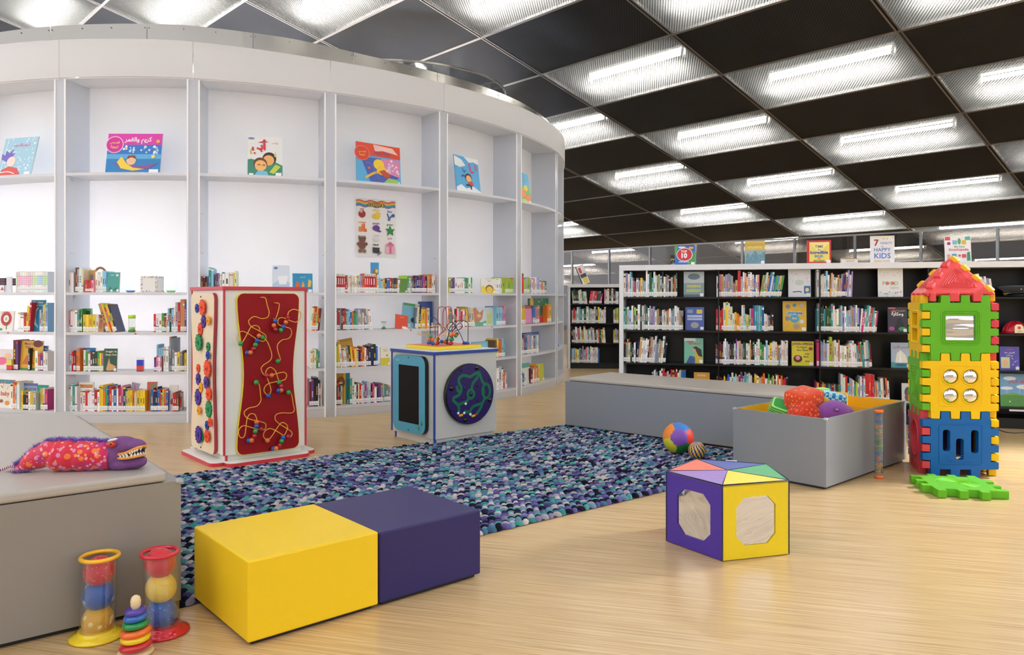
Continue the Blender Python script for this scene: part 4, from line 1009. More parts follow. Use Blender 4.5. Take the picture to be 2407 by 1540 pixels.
fb(2, 2087, 2133, 59, '#3c3a48', [('t', 'حديث نبوي', .55, .84, .11, '#f0a860', .8, .02), ('t', 'وحكاية', .5, .68, .17, '#ffffff', .86, .03), ('o', .6, .45, .14, .12, '#2a2a30'), ('p', [(.3, .1), (.5, .45), (.8, .4), (.9, .1)], '#22242a'), ('o', .2, .15, .15, .08, '#c04a98'), ('o', .75, .14, .2, .08, '#4a9a5a'), ('r', .05, .94, .4, .99, '#e0709a')], 'dark purple book with a white Arabic title', tilt=4)
fb(1, 1608, 1653, 59, '#7fc4a8', [('r', 0, .88, .6, 1, '#e0e8e4'), ('t', 'ONLINE', .3, .84, .07, '#2c3a34', .4), ('t', 'PRIVACY', .56, .74, .12, '#d84a3c', .8, .03), ('p', [(.1, 0), (.3, .3), (.6, .25), (.55, 0)], '#3c5a94'), ('p', [(.6, .66), (.8, .6), (.95, .3), (.98, 0), (.6, 0), (.55, .3)], '#d8b83a'), ('p', [(.45, .62), (.62, .68), (.9, .55), (.95, .25), (.75, .3), (.62, .5)], '#3a2a28'), ('o', .52, .52, .09, .07, '#d8a888')], 'green book titled PRIVACY with a reader on its cover', tilt=4)
fb(1, 1861, 1913, 57, '#ddd23a', [('t', 'JOKELOPEDIA', .5, .85, .13, '#7a2a34', .94, .03), ('t', 'The Biggest', .45, .73, .09, '#4a4a2a', .7), ('t', 'Best, Silliest', .5, .61, .09, '#4a4a2a', .8), ('t', 'Joke', .7, .46, .09, '#4a4a2a', .3), ('t', 'Book', .66, .34, .09, '#4a4a2a', .3), ('t', 'Ever', .72, .16, .09, '#4a4a2a', .3), ('o', .28, .28, .2, .15, '#5a2a24'), ('o', .28, .32, .1, .09, '#e89aa0'), ('o', .86, .7, .09, .07, '#a83a50')], 'yellow book titled JOKELOPEDIA', tilt=4)
fb(1, 2095, 2141, 59, '#a9bccf', [('r', 0, 0, 1, .22, '#4a9aa0'), ('t', 'قصص الأنبياء', .5, .78, .12, '#c03a4a', .84, .02), ('p', [(.2, .2), (.3, .6), (.5, .7), (.75, .5), (.85, .2)], '#e8e4d8'), ('p', [(.4, .2), (.45, .75), (.55, .2)], '#f4f2ea'), ('o', .5, .12, .3, .05, '#2c6a88')], 'pale blue book with a white sailing ship and red Arabic title', tilt=4)
fb(0, 1631, 1668, 56, '#e8a83a', [('t', 'PUPPIES', .5, .84, .1, '#f8f0e0', .6), ('r', .1, .1, .4, .6, '#f0c860'), ('r', .5, .1, .9, .5, '#7ac0c8'), ('o', .75, .5, .15, .1, '#c85a3a')], 'orange box book low behind the grey bench', tilt=2)
fb(0, 2120, 2152, 46, '#d8dcd8', [('o', .5, .55, .3, .28, '#5a5058'), ('p', [(.2, .3), (.5, .7), (.8, .5), (.7, .1), (.3, .1)], '#8a5a58'), ('t', 'أبطال', .55, .06, .1, '#3a8a4a', .6)], 'pale comic book with dark figures low beside the toy tower', tilt=4)
fb(1, 2351, 2397, 55, '#5a55b4', [('t', 'تجارب', .5, .86, .09, '#e05a4a', .6), ('t', 'العيش معا', .5, .72, .09, '#e8e8f4', .7), ('t', 'مع النار', .5, .60, .09, '#f0d8a0', .5), ('r', .05, .08, .5, .55, '#c8d8a8'), ('o', .28, .3, .15, .14, '#e8b890'), ('dots', 10, .6, .95, .1, .5, '#e8e8f4')], 'violet Arabic science book right of the toy tower', tilt=4)
fb(0, 2352, 2428, 77, '#7ab0dc', [('r', 0, 0, 1, .34, '#5a9a4a'), ('p', [(0, .34), (.4, .42), (.7, .34)], '#7aaa5a'), ('o', .3, .85, .2, .06, '#f0f4f8'), ('o', .75, .6, .25, .07, '#f0f4f8'), ('o', .2, .55, .2, .05, '#e8f0f8'), ('t', 'طاقة الرياح', .56, .72, .12, '#d8505a', .7, .02), ('b', [(.2, .4), (.2, .6)], .008, '#ffffff'), ('b', [(.6, .4), (.6, .62)], .008, '#ffffff'), ('dots', 6, .1, .95, .12, .2, '#f0f0e8', '#4a7ab0')], 'large landscape book of wind turbines in a green field', tilt=4)
# books standing on top of the black bookcase
GT = 'books standing on top of the black bookcase'
def top(x0, x1, hpx, bg, art, label, **k):
    o = fb(0, x0, x1, hpx, bg, art, label, off=k.pop('off', .14), z=BTOP + .001, **k); o['group'] = GT; return o
top(1586, 1634, 45, '#2f6fbe', [('p', [(.6, 0), (1, .8), (1, 0)], '#4a9a4a'), ('p', [(0, 1), (0, .4), (.12, .8), (.15, 1)], '#58a848'), ('o', .48, .55, .4, .36, '#f4f2ee'), ('o', .48, .55, .37, .33, '#d02c38'), ('t', 'TOP', .45, .66, .16, '#ffffff', .5, .03), ('t', '10', .47, .38, .34, '#ffffff', .6, .05), ('t', 'FOR BOYS', .45, .13, .11, '#ffffff', .7, .02), ('o', .8, .9, .12, .06, '#e8a838'), ('o', .35, .93, .18, .05, '#e4ecf4')], 'blue and red book titled TOP 10 FOR BOYS', tilt=6)
top(1576, 1590, 24, '#2a2622', [('t', 'عوم', .5, .55, .35, '#e8c838', .9), ('t', 'ماء', .5, .1, .35, '#f0f0f0', .9)], 'small dark sign with Arabic letters beside the blue book', off=.22, name='shelf_sign', cat='sign', sticker=False, tilt=0)
top(1751, 1798, 55, '#9ab4b8', [('r', 0, .6, 1, 1, '#d8b850'), ('r', .05, .78, .95, .9, '#c8a840'), ('t', 'ATLANTIS', .5, .68, .13, '#e8d8a0', .8), ('p', [(0, 0), (.1, .5), (.3, .35), (.5, .6), (.7, .4), (1, .55), (1, 0)], '#6a94a4'), ('dots', 30, .05, .95, .05, .5, '#a8c4c8', '#4a7484')], 'yellow and misty teal book standing on the bookcase', tilt=3)
top(1897, 1954, 55, '#c82a2c', [('r', .1, .08, .93, .92, '#f2dc6a'), ('p', [(.5, .4), (.1, .92), (.93, .92)], '#f8ea9a'), ('t', 'TIME', .5, .68, .15, '#6a5a4a', .4), ('t', 'The', .5, .56, .09, '#5a6ab0', .2), ('t', 'Incredible', .5, .42, .18, '#4a5aa8', .82, .04), ('t', 'BOOK', .5, .27, .14, '#3a8ac0', .36, .04), ('t', 'OF', .5, .18, .1, '#d86a3a', .2, .04), ('t', 'RECORDS', .5, .08, .1, '#4a9a4a', .46, .04)], 'red and yellow book titled Incredible', tilt=3)
top(1978, 2016, 12, '#e8e4da', [('r', 0, .8, 1, 1, '#b88a5a'), ('r', .3, .2, .8, .6, '#d0c8bc')], 'small white box lying low on the bookcase top', name='small_box', cat='box', sticker=False, tilt=0, t=.08)
top(2046, 2103, 64, '#f0eeee', [('t', '7', .26, .64, .32, '#a02c3c', .3, .03), ('t', 'HABITS', .66, .69, .12, '#8aa8d8', .62), ('t', 'of', .5, .58, .08, '#8a8a9a'), ('t', 'HAPPY', .5, .42, .19, '#4a7ac8', .86, .01), ('t', 'KIDS', .5, .17, .27, '#3a6ac0', .88, .01), ('t', 'SEAN COVEY', .52, .03, .1, '#e0b838', .86, .02), ('r', .0, .95, 1, 1, '#e8e0c0'), ('dots', 12, .1, .95, .75, .93, '#f0d870', '#b8d8b0')], 'white book titled 7 HABITS OF HAPPY KIDS', tilt=3)
top(2222, 2284, 62, '#f4f4f4', [('r', .02, .84, .22, .98, '#e0505a'), ('r', .78, .84, .98, .98, '#5ab8a8'), ('o', .16, .72, .07, None, '#8a4a7a'), ('r', .3, .68, .48, .84, '#8ac0e0'), ('o', .56, .8, .06, .12, '#5aa86a'), ('r', .66, .68, .82, .84, '#e8c048'), ('t', 'My First', .56, .56, .11, '#8ab08a', .5), ('t', 'Encyclopedia', .53, .44, .13, '#e0506a', .84, .02), ('r', .08, .1, .2, .3, '#e8a0a0'), ('r', .26, .14, .44, .32, '#5ab0c8'), ('o', .55, .25, .05, None, '#e0505a'), ('r', .64, .16, .8, .3, '#e0505a'), ('p', [(.82, .04), (.84, .36), (.94, .4), (.96, .05)], '#3a9a6a')], 'white book titled My First Encyclopedia behind the tower roof', tilt=8)
# leaning book on the far bookcase
mb = MB(); q = bframe(FF.uz(1380, 700)[0], .12, 1.49, FF)
mb.M = q @ Matrix.Rotation(rad(-22), 4, 'Y') @ Matrix.Rotation(rad(40), 4, 'Z')
mb.color('#2a2a2c'); mb.box(-.09, .09, 0, .02, 0, .36); mb.color('#e8e4e4'); mb.box(-.085, .085, -.001, 0, .01, .35); mb.color('#c83a44'); mb.box(-.06, .0, -.002, 0, .22, .32); mb.color('#d8c040'); mb.box(-.05, .06, -.002, 0, .02, .12); mb.color('#2a2a2c'); mb.box(-.07, .07, -.0025, 0, .13, .2)
o = mb.build('hardback_book', pm_book); tag(o, 'black and white book leaning on top of the far bookcase', 'book')
# ================================================================== RUG
NL, NR, FR, FL = Vector((-1.42, 3.03, 0)), Vector((2.15, 5.90, 0)), Vector((.515, 7.45, 0)), Vector((-2.85, 4.95, 0))
rugm = paint(.95, spec=.1, bump=.5, scale=260)
def rug():
    nu, nv = 98, 78
    pal = ['#4e4878', '#625b92', '#3d3a68', '#191a2c', '#20223a', '#14141f', '#b4b0b4', '#a09da6', '#c4bdb8', '#aaa5a6', '#3d8583', '#4f9a94', '#64899f', '#7092a8', '#48708a', '#7c7c98', '#5a548a', '#1c1d30']
    N = 8; Mr = 3
    unit = []
    for i in range(1, Mr + 1):
        t = pi / 2 * (1 - i / Mr)
        for k in range(N):
            a = 2 * pi * k / N; unit.append((math.cos(t) * math.cos(a), math.cos(t) * math.sin(a), math.sin(t)))
    unit = np.array([(0, 0, 1)] + unit)
    faces = []
    for k in range(N):
        j = (k + 1) % N; faces.append((0, 1 + k, 1 + j))
        for i in range(Mr - 1):
            faces.append((1 + i * N + k, 1 + (i + 1) * N + k, 1 + (i + 1) * N + j, 1 + i * N + j))
    V = []; Fc = []; Cc = []
    e1 = (NR - NL).normalized(); e2 = Vector((-e1.y, e1.x, 0))
    rr = random.Random(5)
    for i in range(nu):
        for j in range(nv):
            u = (i + (.5 if j % 2 else 0) + .25) / nu; v = (j + .5) / nv
            u = min(max(u, .004), .996)
            p = NL * (1 - u) * (1 - v) + NR * u * (1 - v) + FR * u * v + FL * (1 - u) * v
            ang = rr.uniform(-.15, .15) + (.5 if i % 2 else -.5)
            c, s = math.cos(ang), math.sin(ang)
            a = .031 * rr.uniform(.9, 1.1); b = .0195; h = .026 * rr.uniform(.85, 1.15)
            X = unit[:, 0] * a; Y = unit[:, 1] * b; Z = unit[:, 2] * h + .004
            x = X * c - Y * s; y = X * s + Y * c
            o = len(V) * len(unit)
            V.append(np.stack([p.x + e1.x * x + e2.x * y, p.y + e1.y * x + e2.y * y, Z], 1))
            cc = lin(rr.choice(pal))
            for f in faces: Fc.append([q + o for q in f]); Cc.append(cc)
    mb = MB(); mb.v = [tuple(q) for q in np.concatenate(V)]; mb.f = Fc; mb.c = Cc; mb.mi = [0] * len(Fc); mb.sm = [True] * len(Fc)
    mb.color('#3a3a5a'); mb.poly([(p.x, p.y) for p in (NL, NR, FR, FL)], .001, .008)
    o = mb.build('braided_rug', rugm)
    tag(o, 'large braided wool rug in purple, teal, navy and pale grey on the floor', 'rug')
rug()

# ================================================================== OTTOMANS
def ottoman(x, y, a, lp, lq, h, colr, label, name='foam_cube_seat'):
    mb = MB(); mb.M = Matrix.Translation((x, y, 0)) @ Matrix.Rotation(a, 4, 'Z'); mb.color(colr)
    t = thing(name, label, 'seat', (x, y, 0))
    mb.box(0, lp, 0, lq, .016, h); mb.build('cushion_block', PVINYL, t, bevel=.007, seg=3)
    mb = MB(); mb.M = Matrix.Translation((x, y, 0)) @ Matrix.Rotation(a, 4, 'Z'); mb.color('#141414')
    mb.box(.02, lp - .02, .02, lq - .02, .002, .016); mb.build('base', PMAT, t)
    return t
ottoman(-.941, 2.745, rad(41), .535, .56, .309, '#f2cb12', 'bright yellow vinyl foam cube seat pushed against the purple one')
ottoman(-.534, 3.102, rad(41), .522, .575, .302, '#1f1658', 'dark purple vinyl foam cube seat beside the yellow one')

# ================================================================== GREY BENCHES
greyl = '#9a9ca0'
PL = paint(.38)
def seatbox(label, x, y, a, lp, lq, h, lid, lid_in, grey='#9a9b9c', lidc='#b9b2a8', caps=()):
    t = thing('storage_bench', label, 'bench', (x, y, 0))
    T = Matrix.Translation((x, y, 0)) @ Matrix.Rotation(a, 4, 'Z')
    mb = MB(); mb.M = T; mb.color(grey); mb.box(0, lp, 0, lq, .018, h); mb.build('box', PL, t, bevel=.002, seg=1)
    mb = MB(); mb.M = T; mb.color('#1a1a1a'); mb.box(.02, lp - .02, .02, lq - .02, 0, .018); mb.build('base', PMAT, t)
    mb = MB(); mb.M = T; mb.color(lidc); i = lid_in; mb.box(i[0], lp - i[1], i[2], lq - i[3], h + .003, h + lid); mb.build('lid', PVINYL, t, bevel=.012, seg=3)
    for (u, v, an) in caps: corner_cap(t, T, u, v, h, an)
    return t
capm = clear('clear_plastic', (.92, .92, .9), .12, .12, .25)
def corner_cap(t, T, u, v, h, an):
    mb = MB(); mb.M = T @ Matrix.Translation((u, v, h)); mb.color('#f0f0ee')
    mb.sphere((0, 0, -.004), .018, (1, 1, .75), 12, 8); mb.build('corner_guard', capm, t)
# left bench: right end at (-1.339,3.116)
la = rad(38.9); lx, ly = -1.339 - .95 * math.cos(la), 3.116 - .95 * math.sin(la)
seatbox('beige topped grey storage bench with the snake puppet on it', lx, ly, la, .95, 2.17, .512, .042, (.01, .055, -.003, .03), '#8f8a82', '#b3aca2', [(.945, .005, 0)])
seatbox('long grey bench with a beige padded lid beside the open toy box', .516, 7.478, rad(-40.76), 2.165, .74, .443, .036, (.045, .02, .0, .02), '#8b9096', '#b7b0a6', [(.004, .004, 0)])
# open toy box
ox, oy, oa, olp, olq, oh = 2.037, 4.994, rad(42.4), 1.32, .68, .462
t = thing('open_toy_box', 'grey open storage box with yellow inside, holding soft toys', 'toy box', (ox, oy, 0))
T = Matrix.Translation((ox, oy, 0)) @ Matrix.Rotation(oa, 4, 'Z')
w = .02
def OB(nm, x0, x1, y0, y1, z0, z1, c, m=None, bev=0):
    mb = MB(); mb.M = T; mb.color(c); mb.box(x0, x1, y0, y1, z0, z1); return mb.build(nm, m or PL, t, bevel=bev)
for (a_, b_, c_, d_) in ((0, olp, 0, w), (0, olp, olq - w, olq), (0, w, w, olq - w), (olp - w, olp, w, olq - w)):
    OB('side_board', a_, b_, c_, d_, .018, oh, '#868b91')
g = .0015
for (a_, b_, c_, d_) in ((w, olp - w, w, w + g), (w, olp - w, olq - w - g, olq - w), (w, w + g, w + g, olq - w - g), (olp - w - g, olp - w, w + g, olq - w - g)):
    OB('lining', a_, b_, c_, d_, .1, oh - .001, '#eeb416')
OB('bottom', w, olp - w, w, olq - w, .08, .10, '#eeb416')
OB('divider', .82, .838, w + g, olq - w - g, .1, oh - .012, '#e8b020')
OB('base', .02, olp - .02, .02, olq - .02, 0, .018, '#161616')
for (u, v) in ((.008, .008), (.008, olq - .008)): corner_cap(t, T, u, v, oh, 0)

# soft toys in the box
def pat_fabric(name, c1, c2, kind, scale):
    m, nt, b, out = newmat(name); L = nt.links.new
    tc = nt.nodes.new('ShaderNodeTexCoord')
    mx = nt.nodes.new('ShaderNodeMix'); mx.data_type = 'RGBA'; mx.inputs[6].default_value = lin(c1); mx.inputs[7].default_value = lin(c2)
    if kind == 'stripe':
        wv = nt.nodes.new('ShaderNodeTexWave'); wv.inputs['Scale'].default_value = scale; wv.bands_direction = 'Z'; wv.inputs['Distortion'].default_value = 0
        L(tc.outputs['Object'], wv.inputs['Vector']); src = wv.outputs['Fac']; th = .72
    elif kind == 'tri':
        vo = nt.nodes.new('ShaderNodeTexVoronoi'); vo.distance = 'MANHATTAN'; vo.inputs['Scale'].default_value = scale; vo.inputs['Randomness'].default_value = .6
        L(tc.outputs['Object'], vo.inputs['Vector']); src = vo.outputs['Distance']; th = .42
    elif kind == 'dots':
        vo = nt.nodes.new('ShaderNodeTexVoronoi'); vo.inputs['Scale'].default_value = scale; vo.inputs['Randomness'].default_value = .8
        L(tc.outputs['Object'], vo.inputs['Vector']); src = vo.outputs['Distance']; th = .3
    else:
        ck = nt.nodes.new('ShaderNodeTexChecker'); ck.inputs['Scale'].default_value = scale; L(tc.outputs['Object'], ck.inputs['Vector']); src = ck.outputs['Fac']; th = .5
    mt = nt.nodes.new('ShaderNodeMath'); mt.operation = 'GREATER_THAN' if kind in ('stripe', 'check') else 'LESS_THAN'; mt.inputs[1].default_value = th
    L(src, mt.inputs[0]); L(mt.outputs[0], mx.inputs[0]); L(mx.outputs[2], b.inputs['Base Color'])
    b.inputs['Roughness'].default_value = .8; b.inputs['Sheen Weight'].default_value = .25; b.inputs['Specular IOR Level'].default_value = .2
    return m
def soft_cube(px, py, Y, sz, m, label, name='soft_block', rot=(0, 0, 0), sub=2):
    c = at(px, py, Y)
    mb = MB(); n = 4
    # puffed cube
    sx, sy, s2 = sz
    vs = []; fs = []
    idx = {}
    def V(a, b, c_):
        p = Vector((a, b, c_)); k = (round(a, 4), round(b, 4), round(c_, 4))
        if k in idx: return idx[k]
        q = p * 1.0
        r = p.length / 1.732
        bulge = 1 + .10 * (1 - max(sorted((abs(a), abs(b), abs(c_)))[1], 0) ** 2)
        q = p * bulge
        idx[k] = len(vs); vs.append((q.x * sx / 2, q.y * sy / 2, q.z * s2 / 2)); return idx[k]
    for ax in range(3):
        for sg in (-1, 1):
            for i in range(n):
                for j in range(n):
                    q = []
                    for (di, dj) in ((0, 0), (1, 0), (1, 1), (0, 1)):
                        a = -1 + 2 * (i + di) / n; b = -1 + 2 * (j + dj) / n
                        p = [0, 0, 0]; p[ax] = sg; p[(ax + 1) % 3] = a; p[(ax + 2) % 3] = b; q.append(V(*p))
                    fs.append(q if sg > 0 else q[::-1])
    mb.add(vs, fs, True)
    o = mb.build(name, m, subsurf=sub)
    o.location = c; o.rotation_euler = [rad(a) for a in rot]
    tag(o, label, 'soft toy'); return o
m_or = pat_fabric('orange_triangle_fabric', '#dd4a22', '#f4905a', 'tri', 34)
m_rd = pat_fabric('red_triangle_fabric', '#cc3a22', '#ee7a4a', 'tri', 30)
m_gs = pat_fabric('green_striped_fabric', '#2a9a44', '#a6e070', 'stripe', 22)
m_gs2 = pat_fabric('lime_striped_fabric', '#5aa844', '#c0e078', 'stripe', 20)
m_bw = pat_fabric('blue_fish_scale_fabric', '#2a7ab8', '#a4dce8', 'check', 42)
Yc = 5.45
soft_cube(1890, 943, 5.55, (.215, .20, .165), m_or, 'plump orange soft block with triangle print on top of the toys', rot=(8, -10, 30))
soft_cube(1893, 975, 5.46, (.17, .17, .15), m_rd, 'red triangle print soft block under the orange one', rot=(5, 38, 20))
soft_cube(1832, 966, 5.62, (.145, .15, .13), m_gs, 'green striped soft cube in the left corner of the toy box', rot=(28, 18, -20))
soft_cube(1929, 928, 6.02, (.10, .10, .12), m_gs2, 'lime striped soft cube standing behind the orange block', rot=(0, 85, 10))
soft_cube(1958, 942, 5.88, (.17, .14, .12), m_bw, 'blue scale patterned soft block behind the purple toy', rot=(0, 12, -15))
o = soft_cube(1925, 958, 5.72, (.11, .1, .16), PF, 'yellow soft block wedged between orange and purple toys', rot=(0, 20, 10))
for d in o.data.color_attributes['Col'].data: d.color = lin('#e0b828')
# purple plush
c = at(1958, 972, 5.42); t = thing('purple_plush', 'round purple plush creature with a stitched eye in the toy box', 'soft toy', c)
mb = MB(); mb.M = Matrix.Translation(c) @ Matrix.Rotation(rad(-12), 4, 'Y'); mb.color('#8a4a9e')
mb.sphere((0, 0, 0), .118, (1.0, .8, .78), 24, 16); mb.sphere((.07, 0, -.012), .075, (1, .8, .7), 20, 12); mb.build('body', PF, t)
mb = MB(); mb.M = Matrix.Translation(c + Vector((-.012, -.095, .042))) @ Matrix.Rotation(rad(55), 4, 'X'); mb.color('#3a2450')
mb.tube([(.018 * math.cos(a), .011 * math.sin(a), 0) for a in [2 * pi * k / 16 for k in range(16)]], .0022, 6, True); mb.build('eye', PF, t)
mb = MB(); mb.M = Matrix.Translation(c + Vector((-.012, -.095, .042))) @ Matrix.Rotation(rad(55), 4, 'X'); mb.color('#a070b8'); mb.poly(circ(0, 0, .015, 14, .009), -.001, .001); mb.build('eye_patch', PF, t)
c = at(1964, 922, 6.10)
mb = MB(); mb.M = Matrix.Translation((c.x, c.y, 0)) @ Matrix.Rotation(rad(-40), 4, 'Z'); mb.color('#f0c860'); mb.box(-.09, .09, -.006, .006, .12, .505)
tag(mb.build('yellow_board', PM), 'flat yellow board standing behind the soft toys in the box', 'board')

# ================================================================== BALLS
def panel_ball(c, r, label):
    t = thing('patchwork_ball', label, 'ball', (c.x, c.y, 0))
    cols = ['#7a4aa8', '#e8402c', '#f08a2c', '#3a78c8', '#1a7a34', '#d2cc2a', '#7a4aa8', '#e8402c', '#1a7a34', '#f08a2c', '#3a78c8', '#d2cc2a']
    ph = (1 + 5 ** .5) / 2
    ic = [Vector(v).normalized() for v in ((0, 1, ph), (0, -1, ph), (0, 1, -ph), (0, -1, -ph), (1, ph, 0), (-1, ph, 0), (1, -ph, 0), (-1, -ph, 0), (ph, 0, 1), (-ph, 0, 1), (ph, 0, -1), (-ph, 0, -1))]
    # orient so that one pentagon faces camera slightly up
    tgt = Vector((-.12, -.96, .22)).normalized(); q = ic[0].rotation_difference(tgt); 
    ic = [Matrix.Rotation(rad(12), 3, tgt) @ (q @ v) for v in ic]
    order = sorted(range(12), key=lambda i: -ic[i].dot(tgt))
    # neighbours around front one, ordered by angle
    nb = order[1:6]; rt = Vector((1, 0, 0)); up = Vector((0, 0, 1))
    nb.sort(key=lambda i: math.atan2(ic[i].z, ic[i].x))
    colmap = {order[0]: '#7f4fb2'}
    for k, i in enumerate(nb):
        v = ic[i]; a = math.degrees(math.atan2(v.z, v.x))
        if 50 < a <= 130: cc = '#3a78c8'
        elif -22 < a <= 50: cc = '#e8402c'
        elif a > 130 or a < -170: cc = '#f08a2c'
        elif -170 <= a < -95: cc = '#d2cc2a'
        else: cc = '#14762e'
        colmap[i] = cc
    for k, i in enumerate(order[6:]): colmap[i] = cols[k]
    mb = MB(); mb.M = Matrix.Translation(c); n, m = 60, 40
    vs = []; fs = []
    for a in range(m + 1):
        tt = -pi / 2 + pi * a / m
        for b in range(n):
            an = 2 * pi * b / n; v = Vector((math.cos(tt) * math.cos(an), math.cos(tt) * math.sin(an), math.sin(tt)))
            ds = sorted([v.dot(w_) for w_ in ic])[::-1]; sm = min(1, (ds[0] - ds[1]) * 9)
            vs.append(v * r * (.965 + .035 * sm ** .5))
    for a in range(m):
        for b in range(n):
            j = (b + 1) % n; f = [a * n + b, a * n + j, (a + 1) * n + j, (a + 1) * n + b]
            v = sum((vs[q] for q in f), Vector()).normalized(); i = max(range(12), key=lambda i: v.dot(ic[i]))
            fs.append(f); 
    o0 = len(mb.v)
    for f in fs:
        v = sum((vs[q] for q in f), Vector()).normalized(); i = max(range(12), key=lambda i: v.dot(ic[i]))
        mb.f.append(f); mb.c.append(lin(colmap[i])); mb.mi.append(0); mb.sm.append(True)
    mb.v = [tuple(mb.M @ v) for v in vs]
    mb.build('shell', paint(.5, bump=.1, scale=300), t)
p = G(1594, 1066, .03); panel_ball(Vector((p.x, p.y, .028 + .122)), .122, 'large ball of purple, red, green, lime and blue panels on the rug')
p = G(1640, 1080, .03); c = Vector((p.x, p.y + .02, .028 + .066)); r = .066
t = thing('striped_ball', 'small navy and yellow swirl striped ball beside the large panelled ball', 'ball', (c.x, c.y, 0))
mb = MB(); n, m = 56, 28
Mr = Matrix.Translation(c) @ Matrix.Rotation(rad(-10), 4, 'Y') @ Matrix.Rotation(rad(12), 4, 'X')
for a in range(m + 1):
    tt = -pi / 2 + pi * a / m
    for b in range(n):
        an = 2 * pi * b / n; mb.v.append(tuple(Mr @ Vector((r * math.cos(tt) * math.cos(an), r * math.cos(tt) * math.sin(an), r * math.sin(tt)))))
for a in range(m):
    for b in range(n):
        j = (b + 1) % n; mb.f.append([a * n + b, a * n + j, (a + 1) * n + j, (a + 1) * n + b])
        sh = (b + a * .35) % 4
        mb.c.append(lin('#6a5ab8' if a > m - 3 else '#e8b82c' if sh < 2 else '#20307a')); mb.mi.append(0); mb.sm.append(True)
mb.build('shell', paint(.45), t)

# ================================================================== PENTAGON MIRROR BOX
PC = Vector((1.102, 3.936, 0)); PR = .3105; PH = .362
pv = []
a_f = math.atan2(3.644 - 3.936, .996 - 1.102)
for k in range(5):
    a = a_f + 2 * pi * k / 5; pv.append(Vector((PC.x + PR * math.cos(a), PC.y + PR * math.sin(a), 0)))
# pv[0]=front, pv[1]=right, pv[2]=back right, pv[3]=back left, pv[4]=left
t = thing('mirror_pentagon', 'five sided soft play block with coloured vinyl faces and octagonal mirrors', 'play block', (PC.x, PC.y, 0))
fcol = ['#ead018', '#1f7a48', '#24387a', '#d83a34', '#4a2f9a']; tcol = ['#f4dc58', '#5fae78', '#5a66a8', '#ee7a64', '#a184c4']
names = ['yellow', 'green', 'blue', 'red', 'purple']
mirror_m = plain('soft_mirror', '#dcdcdc', .03, 1.0, bump=.35, scale=5)
mirror2 = plain('plastic_mirror', '#e2e4e6', .02, 1.0, bump=.06, scale=5)
pvin = paint(.5, bump=.25, scale=22)
for k in range(5):
    A_, B_ = pv[k], pv[(k + 1) % 5]
    d = (B_ - A_); L = d.length; fc_ = Face((A_.x, A_.y), math.atan2(d.y, d.x))
    mb = MB(); mb.M = fc_.M(); mb.color(fcol[k])
    hx, hy, ch = L / 2, PH * .5, .045
    hw, hh = .108, .115
    octo = [(hx - hw + ch, hy - hh), (hx + hw - ch, hy - hh), (hx + hw, hy - hh + ch), (hx + hw, hy + hh - ch), (hx + hw - ch, hy + hh), (hx - hw + ch, hy + hh), (hx - hw, hy + hh - ch), (hx - hw, hy - hh + ch)]
    mb.holed([(0, .004), (L, .004), (L, PH), (0, PH)], [octo], -.012, 0)
    o = mb.build('side_panel', pvin, t); o['label'] = '%s vinyl side panel' % names[k]
    mb = MB(); mb.M = fc_.M(-.006); g2 = [(hx + (x - hx) * 1.03, hy + (y - hy) * 1.03) for x, y in octo]; mb.poly(g2, -.002, 0); mb.build('mirror', mirror_m, o)
    mb = MB(); mb.color('#1a2450'); mb.tube([A_ + Vector((0, 0, .004)), A_ + Vector((0, 0, PH))], .0035, 6); mb.tube([A_ + Vector((0, 0, PH)), B_ + Vector((0, 0, PH))], .003, 6); mb.build('piping', PF, t)
    mb = MB(); mb.color(tcol[k]); c = PC + Vector((0, 0, PH + .006)); a2 = A_ + Vector((0, 0, PH)); b2 = B_ + Vector((0, 0, PH))
    mb.add([c, a2, b2, c - Vector((0, 0, .012)), a2 - Vector((0, 0, .01)), b2 - Vector((0, 0, .01))], [(0, 1, 2), (5, 4, 3), (0, 3, 4, 1), (1, 4, 5, 2), (2, 5, 3, 0)])
    o = mb.build('top_wedge', pvin, t); o['label'] = 'pale %s triangular top wedge' % names[k]
    mb = MB(); mb.color('#1a2a55'); mb.tube([c, a2 + Vector((0, 0, .001))], .002, 6); mb.build('seam', PF, t)
mb = MB(); mb.color('#222222'); mb.poly([(PC.x + (q.x - PC.x) * .95, PC.y + (q.y - PC.y) * .95) for q in pv], 0, .006); mb.build('bottom', PMAT, t)
mb = MB(); A_ = pv[2] * .42 + pv[3] * .58; B_ = pv[2] * .58 + pv[3] * .42; mb.color('#c8c8cc'); mb.tube([A_ + Vector((0, 0, PH + .004)), B_ + Vector((0, 0, PH + .004))], .004, 6); mb.build('zip_pull', PM, t)
# ================================================================== RED ACTIVITY CABINET
rx, ry, ra, rlp, rlq, rz0, rz1 = -2.139, 5.715, rad(40.9), .655, .697, .075, 1.335
T = Matrix.Translation((rx, ry, 0)) @ Matrix.Rotation(ra, 4, 'Z')
t = thing('activity_cabinet', 'tall white activity cabinet with red edges, gear panel and bead wire panel', 'activity cabinet', (rx, ry, 0))
RED = '#cf3744'; WH = '#efeee4'
def RB(nm, x0, x1, y0, y1, z0, z1, c, m=None, bev=0, seg=2):
    mb = MB(); mb.M = T; mb.color(c); mb.box(x0, x1, y0, y1, z0, z1); return mb.build(nm, m or PL, t, bevel=bev, seg=seg)
RB('body', .004, rlp - .004, .004, rlq - .004, rz0, rz1 - .028, WH)
o = RB('top_panel', -.012, rlp + .012, -.012, rlq + .012, rz1 - .028, rz1, RED, None, .003); o['label'] = 'red edged top panel'
